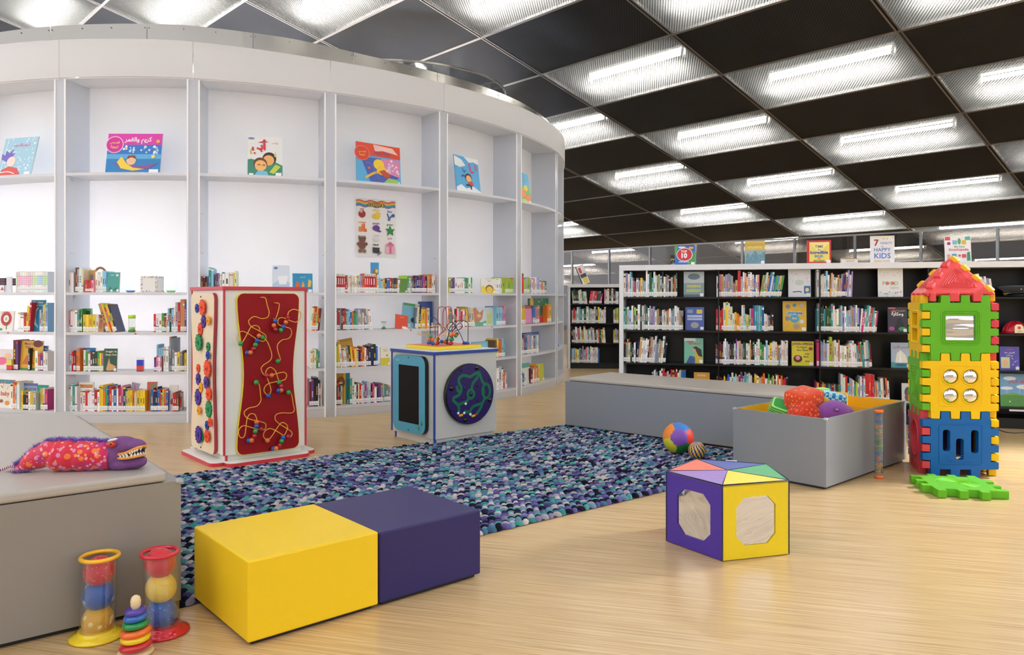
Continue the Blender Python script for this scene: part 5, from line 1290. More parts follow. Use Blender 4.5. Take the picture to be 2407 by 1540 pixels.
for (x, y) in ((0, 0), (rlp, 0), (0, rlq), (rlp, rlq)):
    mb = MB(); mb.M = T; mb.color(RED); x0 = x - .004 if x == 0 else x - .01; y0 = y - .004 if y == 0 else y - .01
    mb.box(x0, x0 + .014, y0, y0 + .014, rz0, rz1 - .029); o = mb.build('corner_edge', PL, t)
RB('plinth', .03, rlp - .03, .03, rlq - .03, .03, rz0, '#e8e7dc')
mb = MB(); mb.M = T; mb.color(RED)
mb.box(.02, .036, .02, .036, .03, rz0); mb.box(.02, .036, rlq - .036, rlq - .02, .03, rz0); mb.build('plinth_edge', PL, t)
# lobed base platform
def lobed(e):
    P = []
    def lobe(p0, p1, out_, r=.055):
        d = (Vector(p1) - Vector(p0)); L = d.length; d.normalize(); n = Vector((d.y, -d.x))
        q = Vector(p0); pts = [q + d * .0, q + n * (out_ - r)]
        for k in range(5):
            a = pi / 2 * k / 4; pts.append(q + d * (r - r * math.cos(a)) + n * (out_ - r + r * math.sin(a)))
        for k in range(5):
            a = pi / 2 * (1 - k / 4); pts.append(q + d * (L - r + r * math.cos(a)) + n * (out_ - r + r * math.sin(a)))
        pts.append(q + d * L)
        return [(p.x, p.y) for p in pts]
    c = [(0, 0), (rlp, 0), (rlp, rlq), (0, rlq)]
    for i in range(4): P += lobe(c[i], c[(i + 1) % 4], .095 + e)
    return P
mb = MB(); mb.M = T; mb.color(RED); mb.poly(lobed(0), .0, .026); o = mb.build('platform_edge', PL, t)
mb = MB(); mb.M = T; mb.color('#f0efe8'); mb.poly(lobed(-.004), .026, .0295); mb.build('platform_top', PL, t)
# faces
FRt = Face((rx, ry), ra)                                        # right hand face
lc = T @ Vector((0, rlq, 0)); FLt = Face((lc.x, lc.y), ra - pi / 2)   # left hand face
def wavy(x0, x1, z0, z1, waist, r=.05, n=14):
    P = []
    # bottom right corner -> up the right side with a waist
    for k in range(6):
        a = rad(-90 + 90 * k / 5); P.append((x1 - r + r * math.cos(a), z0 + r + r * math.sin(a)))
    for k in range(1, n):
        q = k / n; P.append((x1 - waist * math.sin(pi * q) ** 2, z0 + r + (z1 - z0 - 2 * r) * q))
    for k in range(6):
        a = rad(90 * k / 5); P.append((x1 - r + r * math.cos(a), z1 - r + r * math.sin(a)))
    for k in range(6):
        a = rad(90 + 90 * k / 5); P.append((x0 + r + r * math.cos(a), z1 - r + r * math.sin(a)))
    for k in range(1, n):
        q = 1 - k / n; P.append((x0 + waist * math.sin(pi * q) ** 2, z0 + r + (z1 - z0 - 2 * r) * q))
    for k in range(6):
        a = rad(180 + 90 * k / 5); P.append((x0 + r + r * math.cos(a), z0 + r + r * math.sin(a)))
    return P
CR = lambda x, y: (420 + x / 3.2088, 640 + y / 3.2088)   # crop -> picture
u0, zt = FRt.uz(*CR(432, 200)); u1, _ = FRt.uz(*CR(900, 200)); zb = FRt.uz(*CR(500, 1374))[1]; zt = FRt.uz(*CR(500, 158))[1]
bd = thing('x', 'x', 'x', (0, 0, 0)); bpy.data.objects.remove(bd)
mb = MB(); mb.M = FRt.M(.001); mb.color('#f2dc1a'); mb.poly(wavy(u0, u1, zb, zt, .05), 0, .020); bp_ = mb.build('bead_board', PL, t); bp_['label'] = 'red wavy bead board with a yellow edge'
mb = MB(); mb.M = FRt.M(.021); mb.color('#960a13'); mb.poly(wavy(u0 + .003, u1 - .003, zb + .003, zt - .003, .05), 0, .0015); mb.build('board_face', paint(.55, spec=.25), bp_)
mb = MB(); mb.color('#141414')
for q in (CR(673, 185), CR(674, 1331)):
    u, z = FRt.uz(*q); mb.M = FRt.M(.022) @ Matrix.Translation((u, z, 0)); mb.cyl(.007, 0, .003, 10)
mb.build('screw', PM, bp_)
Fo = Face((rx, ry), ra, .062)
def P3(q, f=Fo):
    u, z = f.uz(*CR(*q)); p = f.c0 + f.e * u; return Vector((p.x, p.y, z))
W = {
 'a': [(632, 190), (655, 197), (668, 250), (682, 300), (670, 340), (625, 350), (570, 335), (532, 360), (530, 385), (550, 412), (600, 440), (650, 470), (658, 500), (635, 522), (590, 505), (520, 462), (480, 446), (450, 465), (440, 505), (466, 538), (490, 515), (520, 460), (545, 415), (575, 402), (603, 412), (612, 438)],
 'b': [(612, 478), (655, 508), (680, 550), (702, 620), (690, 665), (640, 700), (622, 730), (640, 770), (665, 782), (720, 770), (790, 755), (814, 775), (800, 810), (740, 825), (680, 840), (650, 865), (645, 900), (675, 930), (695, 900), (690, 860), (668, 800), (655, 770), (665, 735), (695, 718), (730, 745), (745, 790), (757, 828)],
 'c': [(735, 232), (758, 240), (752, 290), (732, 350)],
 'd': [(820, 340), (830, 300), (870, 280), (915, 300), (920, 340), (890, 375), (850, 370), (790, 345), (755, 350), (750, 390), (790, 410), (840, 425), (852, 460), (830, 500), (780, 512), (745, 550), (750, 600), (768, 660)],
 'e': [(585, 830), (608, 850), (618, 930), (620, 970), (590, 1010), (530, 1025), (495, 1055), (505, 1090), (540, 1110), (640, 1135), (658, 1160), (640, 1190), (560, 1175), (490, 1158), (455, 1190), (455, 1230), (475, 1250), (500, 1225), (515, 1110), (540, 1070), (575, 1075), (590, 1120)],
 'f': [(830, 905), (850, 920), (865, 1000), (872, 1040), (850, 1062), (780, 1062), (735, 1075), (728, 1110), (760, 1145), (840, 1195), (855, 1220), (840, 1245)],
 'g': [(665, 1270), (640, 1240), (650, 1200), (690, 1180), (740, 1200), (800, 1240)],
 'h': [(665, 1270), (700, 1240), (760, 1150), (790, 1135), (820, 1160), (815, 1195), (790, 1240)]}
PW_ = paint(.3)
for k, pts in W.items():
    P = [P3(q) for q in pts]
    P = [P[0] - Fo.n * .038] + P + [P[-1] - Fo.n * .038]
    mb = MB(); mb.color('#f0b034'); mb.tube(smoothpath(P, 5), .0036, 8); mb.build('bead_wire', PW_, t)
BC = {'g': '#2aa24a', 'o': '#e8743a', 'b': '#1f5cb4', 'r': '#b01c2c'}
beads = [(466, 538, 'g'), (606, 480, 'o'), (632, 492, 'g'), (592, 516, 'b'), (579, 547, 'g'), (564, 578, 'r'), (518, 606, 'b'), (542, 605, 'o'), (728, 367, 'b'), (718, 402, 'o'), (730, 432, 'r'), (822, 342, 'r'), (808, 378, 'o'), (790, 412, 'b'), (770, 437, 'g'), (748, 671, 'g'), (664, 780, 'r'), (702, 778, 'o'), (585, 831, 'g'), (757, 831, 'g'), (676, 932, 'b'), (772, 861, 'r'), (752, 893, 'b'), (772, 891, 'o'), (828, 906, 'g'), (587, 1131, 'o'), (586, 1162, 'b'), (620, 1183, 'r'), (578, 1200, 'g'), (571, 1236, 'r'), (528, 1270, 'b'), (550, 1268, 'o'), (669, 1269, 'o'), (788, 1247, 'b'), (824, 1238, 'r'), (776, 1273, 'g'), (762, 1306, 'r'), (714, 1330, 'b'), (735, 1328, 'o')]
bn_ = {'g': 'green', 'o': 'orange', 'b': 'blue', 'r': 'red'}
for i, (x, y, c) in enumerate(beads):
    f = Face((rx, ry), ra, .042 if (x, y) in ((518, 606), (528, 1270), (714, 1330)) else .062)
    mb = MB(); mb.color(BC[c]); mb.sphere(P3((x, y), f), .0185, (1, 1, 1), 16, 10); o = mb.build('bead', PG, t); o['label'] = bn_[c] + ' bead'
# gear board
u0, _ = FLt.uz(*CR(120, 200)); u1, _ = FLt.uz(*CR(292, 200)); zt = FLt.uz(*CR(200, 158))[1]; zb = FLt.uz(*CR(200, 1340))[1]
mb = MB(); mb.M = FLt.M(.001); mb.color('#b03a40'); mb.poly(wavy(u0, u1, zb, zt, .035), 0, .022); gb = mb.build('gear_board', PL, t); gb['label'] = 'pale wooden gear board with a red edge'
mb = MB(); mb.M = FLt.M(.023); mb.color('#ecd9b8'); mb.poly(wavy(u0, u1, zb, zt, .035), 0, .004); mb.build('board_face', paint(.5, bump=.05, scale=60), gb)
mb = MB(); mb.color('#141414')
for q in (CR(195, 185), CR(195, 1317)):
    u, z = FLt.uz(*q); mb.M = FLt.M(.028) @ Matrix.Translation((u, z, 0)); mb.cyl(.007, 0, .003, 10)
mb.build('screw', PM, gb)
gears = [(140, 272, 34, 'b'), (180, 265, 62, 'o'), (190, 372, 48, 'p'), (226, 365, 38, 'y'), (166, 430, 50, 'o'), (152, 530, 65, 'g'), (225, 562, 35, 'g'), (222, 627, 34, 'b'), (150, 725, 33, 'o'), (218, 728, 68, 'o'), (150, 806, 45, 'p'), (210, 832, 48, 'p'), (170, 870, 38, 'y'), (228, 918, 52, 'o'), (149, 942, 64, 'p'), (155, 1042, 34, 'y'), (229, 1033, 64, 'g'), (240, 1132, 36, 'o'), (216, 1155, 35, 'b'), (152, 1225, 66, 'p'), (180, 1245, 33, 'g'), (216, 1237, 50, 'o')]
GC = {'o': ('orange', '#ea4818'), 'p': ('purple', '#441a8c'), 'y': ('yellow', '#f0a00e'), 'g': ('green', '#068a4c'), 'b': ('blue', '#0f3aa4')}
for i, (x, y, r, c) in enumerate(gears):
    off = .030 + .012 * (i % 2)
    f = Face((lc.x, lc.y), ra - pi / 2, off); u, z = f.uz(*CR(x, y)); Y = f.c0.y + u * f.e.y
    R_ = r / 3.2088 * Y / F * 1.0; n = max(8, int(R_ / .0052)); pts = []
    for k in range(n):
        for (da, rr) in ((-.30, .86), (-.16, 1), (.16, 1), (.30, .86)):
            a = 2 * pi * (k + da) / n; pts.append((R_ * rr * math.cos(a), R_ * rr * math.sin(a)))
    mb = MB(); mb.M = f.M() @ Matrix.Translation((u, z, 0)); mb.color(GC[c][1])
    mb.poly(pts, 0, .008); mb.color(GC[c][1]); mb.M = mb.M @ Matrix.Translation((0, 0, .008)); mb.cyl(R_ * .3, 0, .004, 14)
    mb.color('#2a2030'); mb.cyl(R_ * .12, .004, .006, 8)
    o = mb.build('gear', paint(.5, spec=.3), t); o['label'] = GC[c][0] + ' plastic gear'
# grey panel on the far right side
rc = T @ Vector((rlp, 0, 0)); f = Face((rc.x, rc.y), ra + pi / 2)
mb = MB(); mb.M = f.M(.001); P = wavy(.16, .56, .13, 1.13, .03, .06); mb.color('#b8323c'); mb.poly(P, 0, .02); gp = mb.build('side_board', PL, t); gp['label'] = 'grey wavy board with a red rim'
mb = MB(); mb.M = f.M(.021); mb.color('#b9b4aa'); mb.poly(wavy(.163, .557, .133, 1.127, .03, .06), 0, .001); mb.build('board_face', PL, gp)

# ================================================================== BLUE EDGED ACTIVITY CUBE
bx, by, ba, blp, blq, bz0, bz1 = -.653, 6.465, rad(41.5), .69, .655, .055, .793
T = Matrix.Translation((bx, by, 0)) @ Matrix.Rotation(ba, 4, 'Z')
t = thing('activity_cube', 'low white activity cube with blue edges and a bead maze on top', 'activity cube', (bx, by, 0))
BLU = '#2648a0'
RB('body', .004, blp - .004, .004, blq - .004, bz0, bz1 - .026, '#d3d2cb')
o = RB('top_edge', -.010, blp + .010, -.010, blq + .010, bz1 - .026, bz1, BLU, None, .002); o['label'] = 'blue edged top panel'
RB('top_panel', -.006, blp + .006, -.006, blq + .006, bz1, bz1 + .003, '#dfe2e6')
for (x, y) in ((0, 0), (0, blq)):
    mb = MB(); mb.M = T; mb.color(BLU); y0 = y - .004 if y == 0 else y - .01
    mb.box(-.004, .010, y0, y0 + .014, bz0, bz1 - .027); mb.build('corner_edge', PL, t)
RB('plinth', .022, blp - .03, .022, blq - .03, .0, bz0, '#d8d7d0')
mb = MB(); mb.M = T; mb.color(BLU); mb.box(.014, .03, .014, .03, 0, bz0); mb.box(.014, .03, blq - .046, blq - .03, 0, bz0); mb.build('plinth_edge', PL, t)
FRb = Face((bx, by), ba); lc2 = T @ Vector((0, blq, 0)); FLb = Face((lc2.x, lc2.y), ba - pi / 2)
CB = lambda x, y: (880 + x / 4.2765, 700 + y / 4.2765)
# disc
fd_ = Face((bx, by), ba, .04)
cu, cz = fd_.uz(*CB(968, 966)); rr_ = .262
mb = MB(); mb.M = FRb.M(.001) @ Matrix.Translation((cu, cz, 0)); mb.color('#17161a'); mb.cyl(rr_, 0, .036, 56); mb.color('#2d1b62'); mb.cyl(rr_ - .006, .036, .040, 56)
disc = mb.build('maze_disc', paint(.28), t); disc['label'] = 'round purple ball maze with a black rim'
Mz = fd_.M(.0012)
def mzp(pts): return [fd_.uz(*CB(*q)) for q in pts]
mb = MB(); mb.M = Mz; mb.color('#16704c'); k = 0
for pts in ([(1050, 745), (1000, 770), (960, 795), (900, 780), (855, 805), (848, 850), (872, 900), (868, 950), (840, 985), (800, 1005), (795, 1035), (830, 1068), (848, 1100), (850, 1150)], [(828, 885), (838, 930), (862, 950)],
            [(1050, 745), (1035, 800), (990, 860), (975, 920)], [(955, 1000), (925, 1042), (880, 1060), (850, 1075)],
            [(1050, 745), (1070, 800), (1085, 845), (1110, 868)], [(1110, 1005), (1085, 1060), (1070, 1100), (1040, 1150), (1020, 1165)], [(1085, 1062), (1020, 1080), (980, 1105), (955, 1150), (900, 1140)], [(1090, 905), (1098, 950), (1088, 985)]):
    ribbon(mb, mzp(pts), .027, .0002 * k); k += 1
ribbon(mb, mzp([(968 + 32 * math.cos(a), 968 + 42 * math.sin(a)) for a in [2 * pi * q / 12 for q in range(12)]]), .026, .0002 * k, True)
ribbon(mb, mzp([(1122 + 38 * math.cos(a), 938 + 70 * math.sin(a)) for a in [2 * pi * q / 14 for q in range(14)]]), .026, .0002 * k + .0002, True)
mb.build('maze_track', paint(.3), disc)
mb = MB(); mb.color('#241550')
for pts in ([(920, 680), (950, 700), (975, 735), (1000, 745)], [(1060, 690), (1085, 705), (1115, 750)]):
    mb.M = Mz; ribbon(mb, mzp(pts), .004, .0004)
mb.build('groove', paint(.3), disc)
for (x, y, r) in ((1028, 705, 22), (870, 725, 12), (773, 910, 24), (905, 913, 11), (1028, 883, 11), (1153, 820, 11), (895, 1016, 12), (1037, 1031, 11), (1158, 1027, 22), (776, 1125, 11), (910, 1228, 22), (1068, 1210, 12), (968, 968, 16)):
    u, z = fd_.uz(*CB(x, y)); mb = MB(); mb.M = Mz @ Matrix.Translation((u, z, 0)); mb.color('#101014' if r != 16 else '#2a1a5a'); mb.sphere((0, 0, 0), r * 1.15 / 4.2765 * 6.75 / F, (1, 1, .8), 14, 8); mb.build('knob', PG, disc)
for (x, y, c) in ((916, 1067, 'w'), (841, 1162, 'w'), (901, 1160, 'w'), (963, 1173, 'w'), (858, 1185, 'y'), (878, 1180, 'y'), (984, 1190, 'y'), (1002, 1186, 'y'), (1023, 1174, 'r')):
    u, z = fd_.uz(*CB(x, y)); mb = MB(); mb.M = Mz @ Matrix.Translation((u, z, .002)); mb.color({'w': '#f0f0ee', 'y': '#e8b020', 'r': '#b82a2a'}[c]); mb.sphere((0, 0, 0), .0125, (1, 1, .7), 12, 8); mb.build('small_ball', PG, disc)
# chalk board on the left face
f2 = Face((lc2.x, lc2.y), ba - pi / 2, .04)
u0, _ = f2.uz(*CB(187, 700)); u1, _ = f2.uz(*CB(506, 700)); zt = f2.uz(*CB(345, 580))[1]; zb = f2.uz(*CB(345, 1352))[1]
mb = MB(); mb.M = FLb.M(.001); mb.color('#15130f'); mb.poly(rrect(u0, u1, zb, zt, .075), 0, .036); brd = mb.build('drawing_board', paint(.3), t); brd['label'] = 'rounded turquoise board with a black screen'
mb = MB(); mb.M = FLb.M(.037); mb.color('#4ba3bf'); 
a0, z0 = f2.uz(*CB(243, 673)); a1, _ = f2.uz(*CB(447, 690)); _, z1 = f2.uz(*CB(345, 1258))
z0 = f2.uz(*CB(345, 680))[1]
mb.holed(rrect(u0, u1, zb, zt, .075), [rrect(a0, a1, z1, z0, .006, 2)], 0, .0035)
ms = MB(); ms.M = FLb.M(.0372); ms.color('#120d0b'); ms.poly(rrect(a0 + .001, a1 - .001, z1 + .001, z0 - .001, .005, 2), 0, .001); ms.build('black_screen', paint(.55, spec=.15), brd)
mb.M = FLb.M(.0406)
for i in range(90):
    q = R.random(); u = R.uniform(u0 + .02, u1 - .02); z = R.uniform(zb + .03, zt - .03)
    if a0 - .006 < u < a1 + .006 and z1 - .006 < z < z0 + .006: continue
    mb.color(R.choice(['#9ad0dc', '#2a7a98', '#3a90a8'])); s = R.uniform(.001, .0028); mb.poly(circ(u, z, s, 6), 0, .0003)
mb.color('#bfe4ea'); mb.text('Pinah', .022, u0 + .075, zt - .055, 'CENTER', .0003)
mb.color('#2c9a5a')
for (hu, hz, an) in ((u1 - .085, zb + .045, 15), (u1 - .045, zb + .085, -10)):
    sv = mb.M.copy(); mb.M = mb.M @ Matrix.Translation((hu, hz, 0)) @ Matrix.Rotation(rad(an), 4, 'Z')
    mb.poly(circ(0, 0, .012, 10), 0, .0004)
    for k, aa in enumerate((150, 120, 95, 70, 35)):
        L_ = (.02, .03, .033, .031, .024)[k]
        ribbon(mb, [(0, 0), (.5 * L_ * math.cos(rad(aa)), .5 * L_ * math.sin(rad(aa))), (L_ * math.cos(rad(aa)), L_ * math.sin(rad(aa)))], .006, .0004)
    mb.M = sv
mb.text('vill', .018, u0 + .07, zb + .045, 'CENTER', .0003)
mb.color('#0c1a20')
for z in (zt - .018, zb + .02): mb.poly(circ((u0 + u1) / 2, z, .007, 12), 0, .002)
mb.build('board_frame', paint(.35), brd)
# bead maze
mb = MB(); mb.M = T; mb.color('#f0d820'); mb.box(.11, .60, .11, .585, bz1 + .003, bz1 + .034); mz = mb.build('maze_base', PL, t, bevel=.003); mz['label'] = 'yellow edged square base of the bead maze'
mb = MB(); mb.M = T; mb.color('#d8785a'); mb.box(.116, .594, .116, .579, bz1 + .034, bz1 + .0355); mb.build('maze_base_top', PL, mz)
ctr = T @ Vector((.355, .347, 0))
def PB(q, Y): return at(*CB(q[0], q[1]), Y)
Yb = ctr.y
wires = [('#a8243c', Yb - .05, [(637, 460), (637, 300), (637, 150), (652, 100), (690, 92), (720, 120), (730, 260), (705, 330), (655, 375), (640, 440)]),
  ('#a8243c', Yb - .02, [(690, 300), (690, 150), (715, 100), (748, 92), (776, 115), (785, 250), (782, 350), (778, 470)]),
  ('#eab020', Yb - .16, [(435, 370), (500, 378), (545, 362), (540, 330), (500, 305), (450, 295), (540, 290), (640, 280), (700, 292), (735, 340), (700, 375), (650, 385), (620, 410), (615, 470)]),
  ('#2a3a78', Yb + .08, [(570, 470), (558, 250), (590, 200), (620, 215), (650, 260), (700, 300), (740, 340)]),
  ('#1c5a44', Yb + .02, [(940, 470), (942, 330), (940, 255), (900, 230), (840, 232), (805, 280), (770, 330), (745, 380), (735, 470)]),
  ('#20264a', Yb - .03, [(905, 470), (870, 380), (830, 310), (800, 260), (760, 250), (732, 290), (750, 330), (790, 330), (830, 275), (865, 255), (885, 290), (855, 320), (800, 350), (770, 470)]),
  ('#1c5a44', Yb + .05, [(718, 470), (735, 400), (760, 300), (800, 260), (820, 300), (780, 350), (760, 470)]),
  ('#a8243c', Yb + .07, [(622, 470), (610, 300), (640, 260), (690, 330), (650, 380), (640, 470)])]
for c, Yw, pts in wires:
    mb = MB(); mb.color(c); mb.tube(smoothpath([PB(q, Yw) for q in pts], 5), .0036, 8); o = mb.build('maze_wire', PW_, mz)
for (x, y, c, dY) in ((565, 387, 'g', -.16), (547, 415, 'o', -.15), (585, 418, 'o', -.15), (546, 453, 'b', -.14), (586, 458, 'b', -.14), (641, 415, 'g', .02), (640, 450, 'r', -.04), (622, 464, 'r', -.08), (676, 440, 'b', 0), (708, 441, 'o', 0), (765, 378, 'o', -.05), (795, 365, 'o', -.05), (818, 382, 'g', -.03), (830, 365, 'r', 0), (770, 420, 'g', -.04), (772, 455, 'r', -.08), (760, 462, 'r', -.1), (904, 456, 'b', 0), (938, 456, 'b', 0), (782, 418, 'g', -.02)):
    mb = MB(); mb.color(BC[c]); mb.sphere(PB((x, y), Yb + dY), .0172, (1, 1, 1), 16, 10); o = mb.build('bead', PG, mz); o['label'] = bn_[c] + ' bead'
mb = MB(); mb.color('#4a4a48'); c = PB((730, 425), Yb - .06); mb.sphere(c, .018, (1, 1, .5), 10, 6); mb.tube([c, c + Vector((0, 0, -.05))], .004, 6); mb.build('wire_hub', PM, mz)

# ================================================================== TOYS IN FRONT OF THE LEFT BENCH
tube_clear = clear('clear_tube', (.96, .97, .97), .05, .03, .02)
def ball_tube(bx_, by_, cx_, cy_, ringc, basec, balls, label):
    b = G(bx_, by_); Y = b.y; top_ = at(cx_, cy_, Y + .02); lean = (top_.x - b.x)
    t = thing('ball_tube', label, 'toy', (b.x, b.y, 0))
    mb = MB(); mb.M = Matrix.Translation(b); mb.color(basec)
    mb.lathe([(0, 0), (.088, 0), (.094, .004), (.092, .010), (.07, .018), (.064, .022), (.063, .03)], 40); mb.build('base', PG, t)
    H_ = top_.z
    sh = Matrix(((1, 0, lean / H_, b.x), (0, 1, .02 / H_, b.y), (0, 0, 1, 0), (0, 0, 0, 1)))
    mb = MB(); mb.M = sh; rt_ = .0605
    mb.lathe([(rt_, .02), (rt_, H_ - .004)], 40, False); mb.build('clear_tube', tube_clear, t)
    mb = MB(); mb.M = sh; mb.color(ringc)
    mb.tube([((rt_ + .003) * math.cos(a), (rt_ + .003) * math.sin(a), H_) for a in [2 * pi * k / 36 for k in range(36)]], .0078, 10, True); mb.build('ring', PG, t)
    for i, (by2, c, kind, lb) in enumerate(balls):
        z = HC - (by2 - HY) * Y / F; mb = MB(); r = .0545; Mx = sh @ Matrix.Translation((0, 0, z)) @ Matrix.Rotation(rad(20 + 40 * i), 4, 'Z') @ Matrix.Rotation(rad(25), 4, 'X'); mb.M = Mx
        mb.color(c); mb.sphere((0, 0, 0), r, (1, 1, .98), 28, 18)
        rr = random.Random(i * 7 + int(bx_))
        for k in range({'dot': 90, 'patch': 9, 'seam': 0}[kind]):
            v = Vector((rr.gauss(0, 1), rr.gauss(0, 1), rr.gauss(0, 1))).normalized()
            q = Vector((0, 0, 1)).rotation_difference(v).to_matrix().to_4x4()
            mb.M = Mx @ q @ Matrix.Translation((0, 0, r * (.993 if kind == 'dot' else .955)))
            mb.color({'dot': '#f0c8c0' if c[1] in 'cd' else '#a8d4ee', 'patch': lb[1]}[kind])
            if kind == 'dot': mb.poly(circ(0, 0, .0016, 6), 0, .0006)
            else: mb.sphere((0, 0, -.035), .040, (.62, .62, 1), 5, 8)
        if kind == 'seam':
            mb.M = Mx; mb.color('#f0b83c'); mb.sphere((0, 0, .002), r * 1.003, (1, 1, .96), 24, 4)
        o = mb.build('ball', paint(.55, bump=.15, scale=120, sheen=.2), None)
        tag(o, lb[0], 'ball')
    return t
ball_tube(228, 1497, 234.7, 1308, '#f2b61c', '#f0cf1a', [(1458, '#dca40c', 'patch', ('yellow patchwork ball at the bottom of the yellow ringed tube', '#ecd88a')), (1401, '#0c52a6', 'patch', ('blue patchwork ball in the middle of the yellow ringed tube', '#7ab4e0')), (1346, '#c60f26', 'dot', ('red dotted ball at the top of the yellow ringed tube', ''))], 'clear toy tube with yellow base and ring holding three balls')
ball_tube(383, 1486, 375, 1299, '#cc1e34', '#cc1e30', [(1441, '#0c52a6', 'dot', ('blue dotted ball at the bottom of the red ringed tube', '')), (1384, '#e8c850', 'seam', ('two tone yellow ball in the middle of the red ringed tube', '')), (1327, '#c81424', 'patch', ('red ball at the top of the red ringed tube', '#c42434'))], 'clear toy tube with red base and ring holding three balls')
# stacking rings
b = G(319, 1536); t = thing('stacking_ring_toy', 'wooden peg stacked with purple, blue, green, orange, yellow and red rings', 'toy', (b.x, b.y, 0))
Yk = b.y; k_ = Yk / F
sh = Matrix(((1, 0, 0, b.x), (0, 1, 0, b.y), (0, 0, 1, 0), (0, 0, 0, 1)))
mb = MB(); mb.M = sh; mb.color('#e2c79a'); mb.lathe([(0, 0), (.056, 0), (.060, .006), (.056, .012), (.01, .013)], 32); mb.build('wooden_base', paint(.4), t)
zs_ = [.030, .056, .077, .104, .128, .149]
cs = ['#c4202c', '#eccb1c', '#ea6a22', '#158a44', '#1f64b0', '#4a3aa0']; rs = [.055, .050, .052, .044, .040, .036]
nmz = ['red', 'yellow', 'orange', 'green', 'blue', 'purple']
for i, (z, c, r_) in enumerate(zip(zs_, cs, rs)):
    mb = MB(); mb.M = sh @ Matrix.Translation((0, 0, z)) @ Matrix.Rotation(rad(-7 if i % 2 == 0 else -4), 4, 'Y'); mb.color(c); h_ = .0125
    mb.lathe([(.014, -h_ * .7), (r_ * .72, -h_), (r_ * .93, -h_ * .7), (r_, 0), (r_ * .93, h_ * .7), (r_ * .72, h_), (.014, h_ * .7)], 36); o = mb.build('ring', PG, t); o['label'] = nmz[i] + ' wooden ring'
mb = MB(); mb.M = sh; mb.color('#e8cfa2'); mb.lathe([(.012, .012), (.012, .16), (.0165, .168), (.0175, .185), (.014, .198), (.006, .204), (0, .205)], 24); mb.build('peg', paint(.4), t)

# rain stick
b = G(2066, 1124); t = thing('rain_stick', 'clear rain stick with orange caps and coloured beads inside by the toy box', 'toy', (b.x, b.y, 0))
T0 = Matrix.Translation(b); Hs = .478
mb = MB(); mb.M = T0; mb.color('#ea7426'); mb.cyl(.030, 0, .022, 24); o = mb.build('cap', PG, t)
mb = MB(); mb.M = T0; mb.color('#ea7426'); mb.cyl(.030, Hs - .024, Hs, 24); o = mb.build('cap', PG, t)
mb = MB(); mb.M = T0; mb.lathe([(.028, .02), (.028, Hs - .02)], 28, False); mb.build('clear_tube', tube_clear, t)
for k in range(16):
    z = .035 + k * (Hs - .07) / 15; mb = MB(); mb.M = T0 @ Matrix.Translation((0, 0, z)); mb.color(['#3f7fc0', '#48b06a', '#f0a030', '#2c5a90', '#e86a3a'][k % 5])
    mb.tube([(.0265 * math.cos(a), .0265 * math.sin(a), 0) for a in [2 * pi * q / 20 for q in range(20)]], .0014, 5, True); mb.build('inner_ring', PG, t)
mb = MB(); mb.M = T0; mb.color('#3a6a94')
for k in range(10):
    a = 2 * pi * k / 10; mb.tube([(.0262 * math.cos(a), .0262 * math.sin(a), .03), (.0262 * math.cos(a), .0262 * math.sin(a), Hs - .03)], .0009, 4)
mb.build('inner_wire', PG, t)
mb = MB(); mb.M = T0; rr = random.Random(3)
for k in range(240):
    z = rr.uniform(.03, Hs - .03); q = z / Hs
    c = '#3f8fd0' if q > .78 or .33 < q < .4 else rr.choice(['#f0a030', '#f0c840']) if q > .62 or q < .22 else '#48b86a' if q > .42 else rr.choice(['#e84a2c', '#f07a3a', '#8ac0e8'])
    a = rr.uniform(0, 2 * pi); r_ = rr.uniform(.004, .022); mb.color(c); mb.sphere((r_ * math.cos(a), r_ * math.sin(a), z), .0042, (1, 1, 1), 6, 4)
o = mb.build('bead', PG, t); o['kind'] = 'stuff'
# ================================================================== INTERLOCKING PANEL TOWER
PT = paint(.42, spec=.35)
BW_, BH_, TD, TH = .400, .350, .055, .048
def outline(bw=BW_, bh=BH_, td=TD):
    sx, sz = bw / 6, bh / 6; g = .0025; P = []
    # bottom, left to right : teeth at even segments, pointing down
    for k in range(6):
        x0, x1 = td + k * sx, td + (k + 1) * sx
        if k % 2 == 0: P += [(x0 + g, td), (x0 + g + .003, g), (x1 - g - .003, g), (x1 - g, td)]
        else: P += [(x0, td + .001), (x1, td + .001)] if False else []
    # right, bottom to top : tooth rows counted from the top 1,3,5 -> from bottom 0,2,4
    X = td + bw
    for k in range(6):
        z0, z1 = td + k * sz, td + (k + 1) * sz
        if k % 2 == 0: P += [(X, z0 + g), (X + td - g, z0 + g + .003), (X + td - g, z1 - g - .003), (X, z1 - g)]
    Z = td + bh
    for k in range(5, -1, -1):
        x0, x1 = td + k * sx, td + (k + 1) * sx
        if k % 2 == 1: P += [(x1 - g, Z), (x1 - g - .003, Z + td - g), (x0 + g + .003, Z + td - g), (x0 + g, Z)]
    P.append((td, Z))
    for k in range(5, -1, -1):
        z0, z1 = td + k * sz, td + (k + 1) * sz
        if k % 2 == 1: P += [(td, z1 - g), (g, z1 - g - .003), (g, z0 + g + .003), (td, z0 + g)]
    P.append((td, td))
    return P
def fix(P):
    out = [P[0]]
    for p in P[1:]:
        if (Vector(p) - Vector(out[-1])).length > 1e-5: out.append(p)
    if (Vector(out[0]) - Vector(out[-1])).length < 1e-5: out.pop()
    return out
tx, ty = (2.92 + 3.32) / 2, 5.58
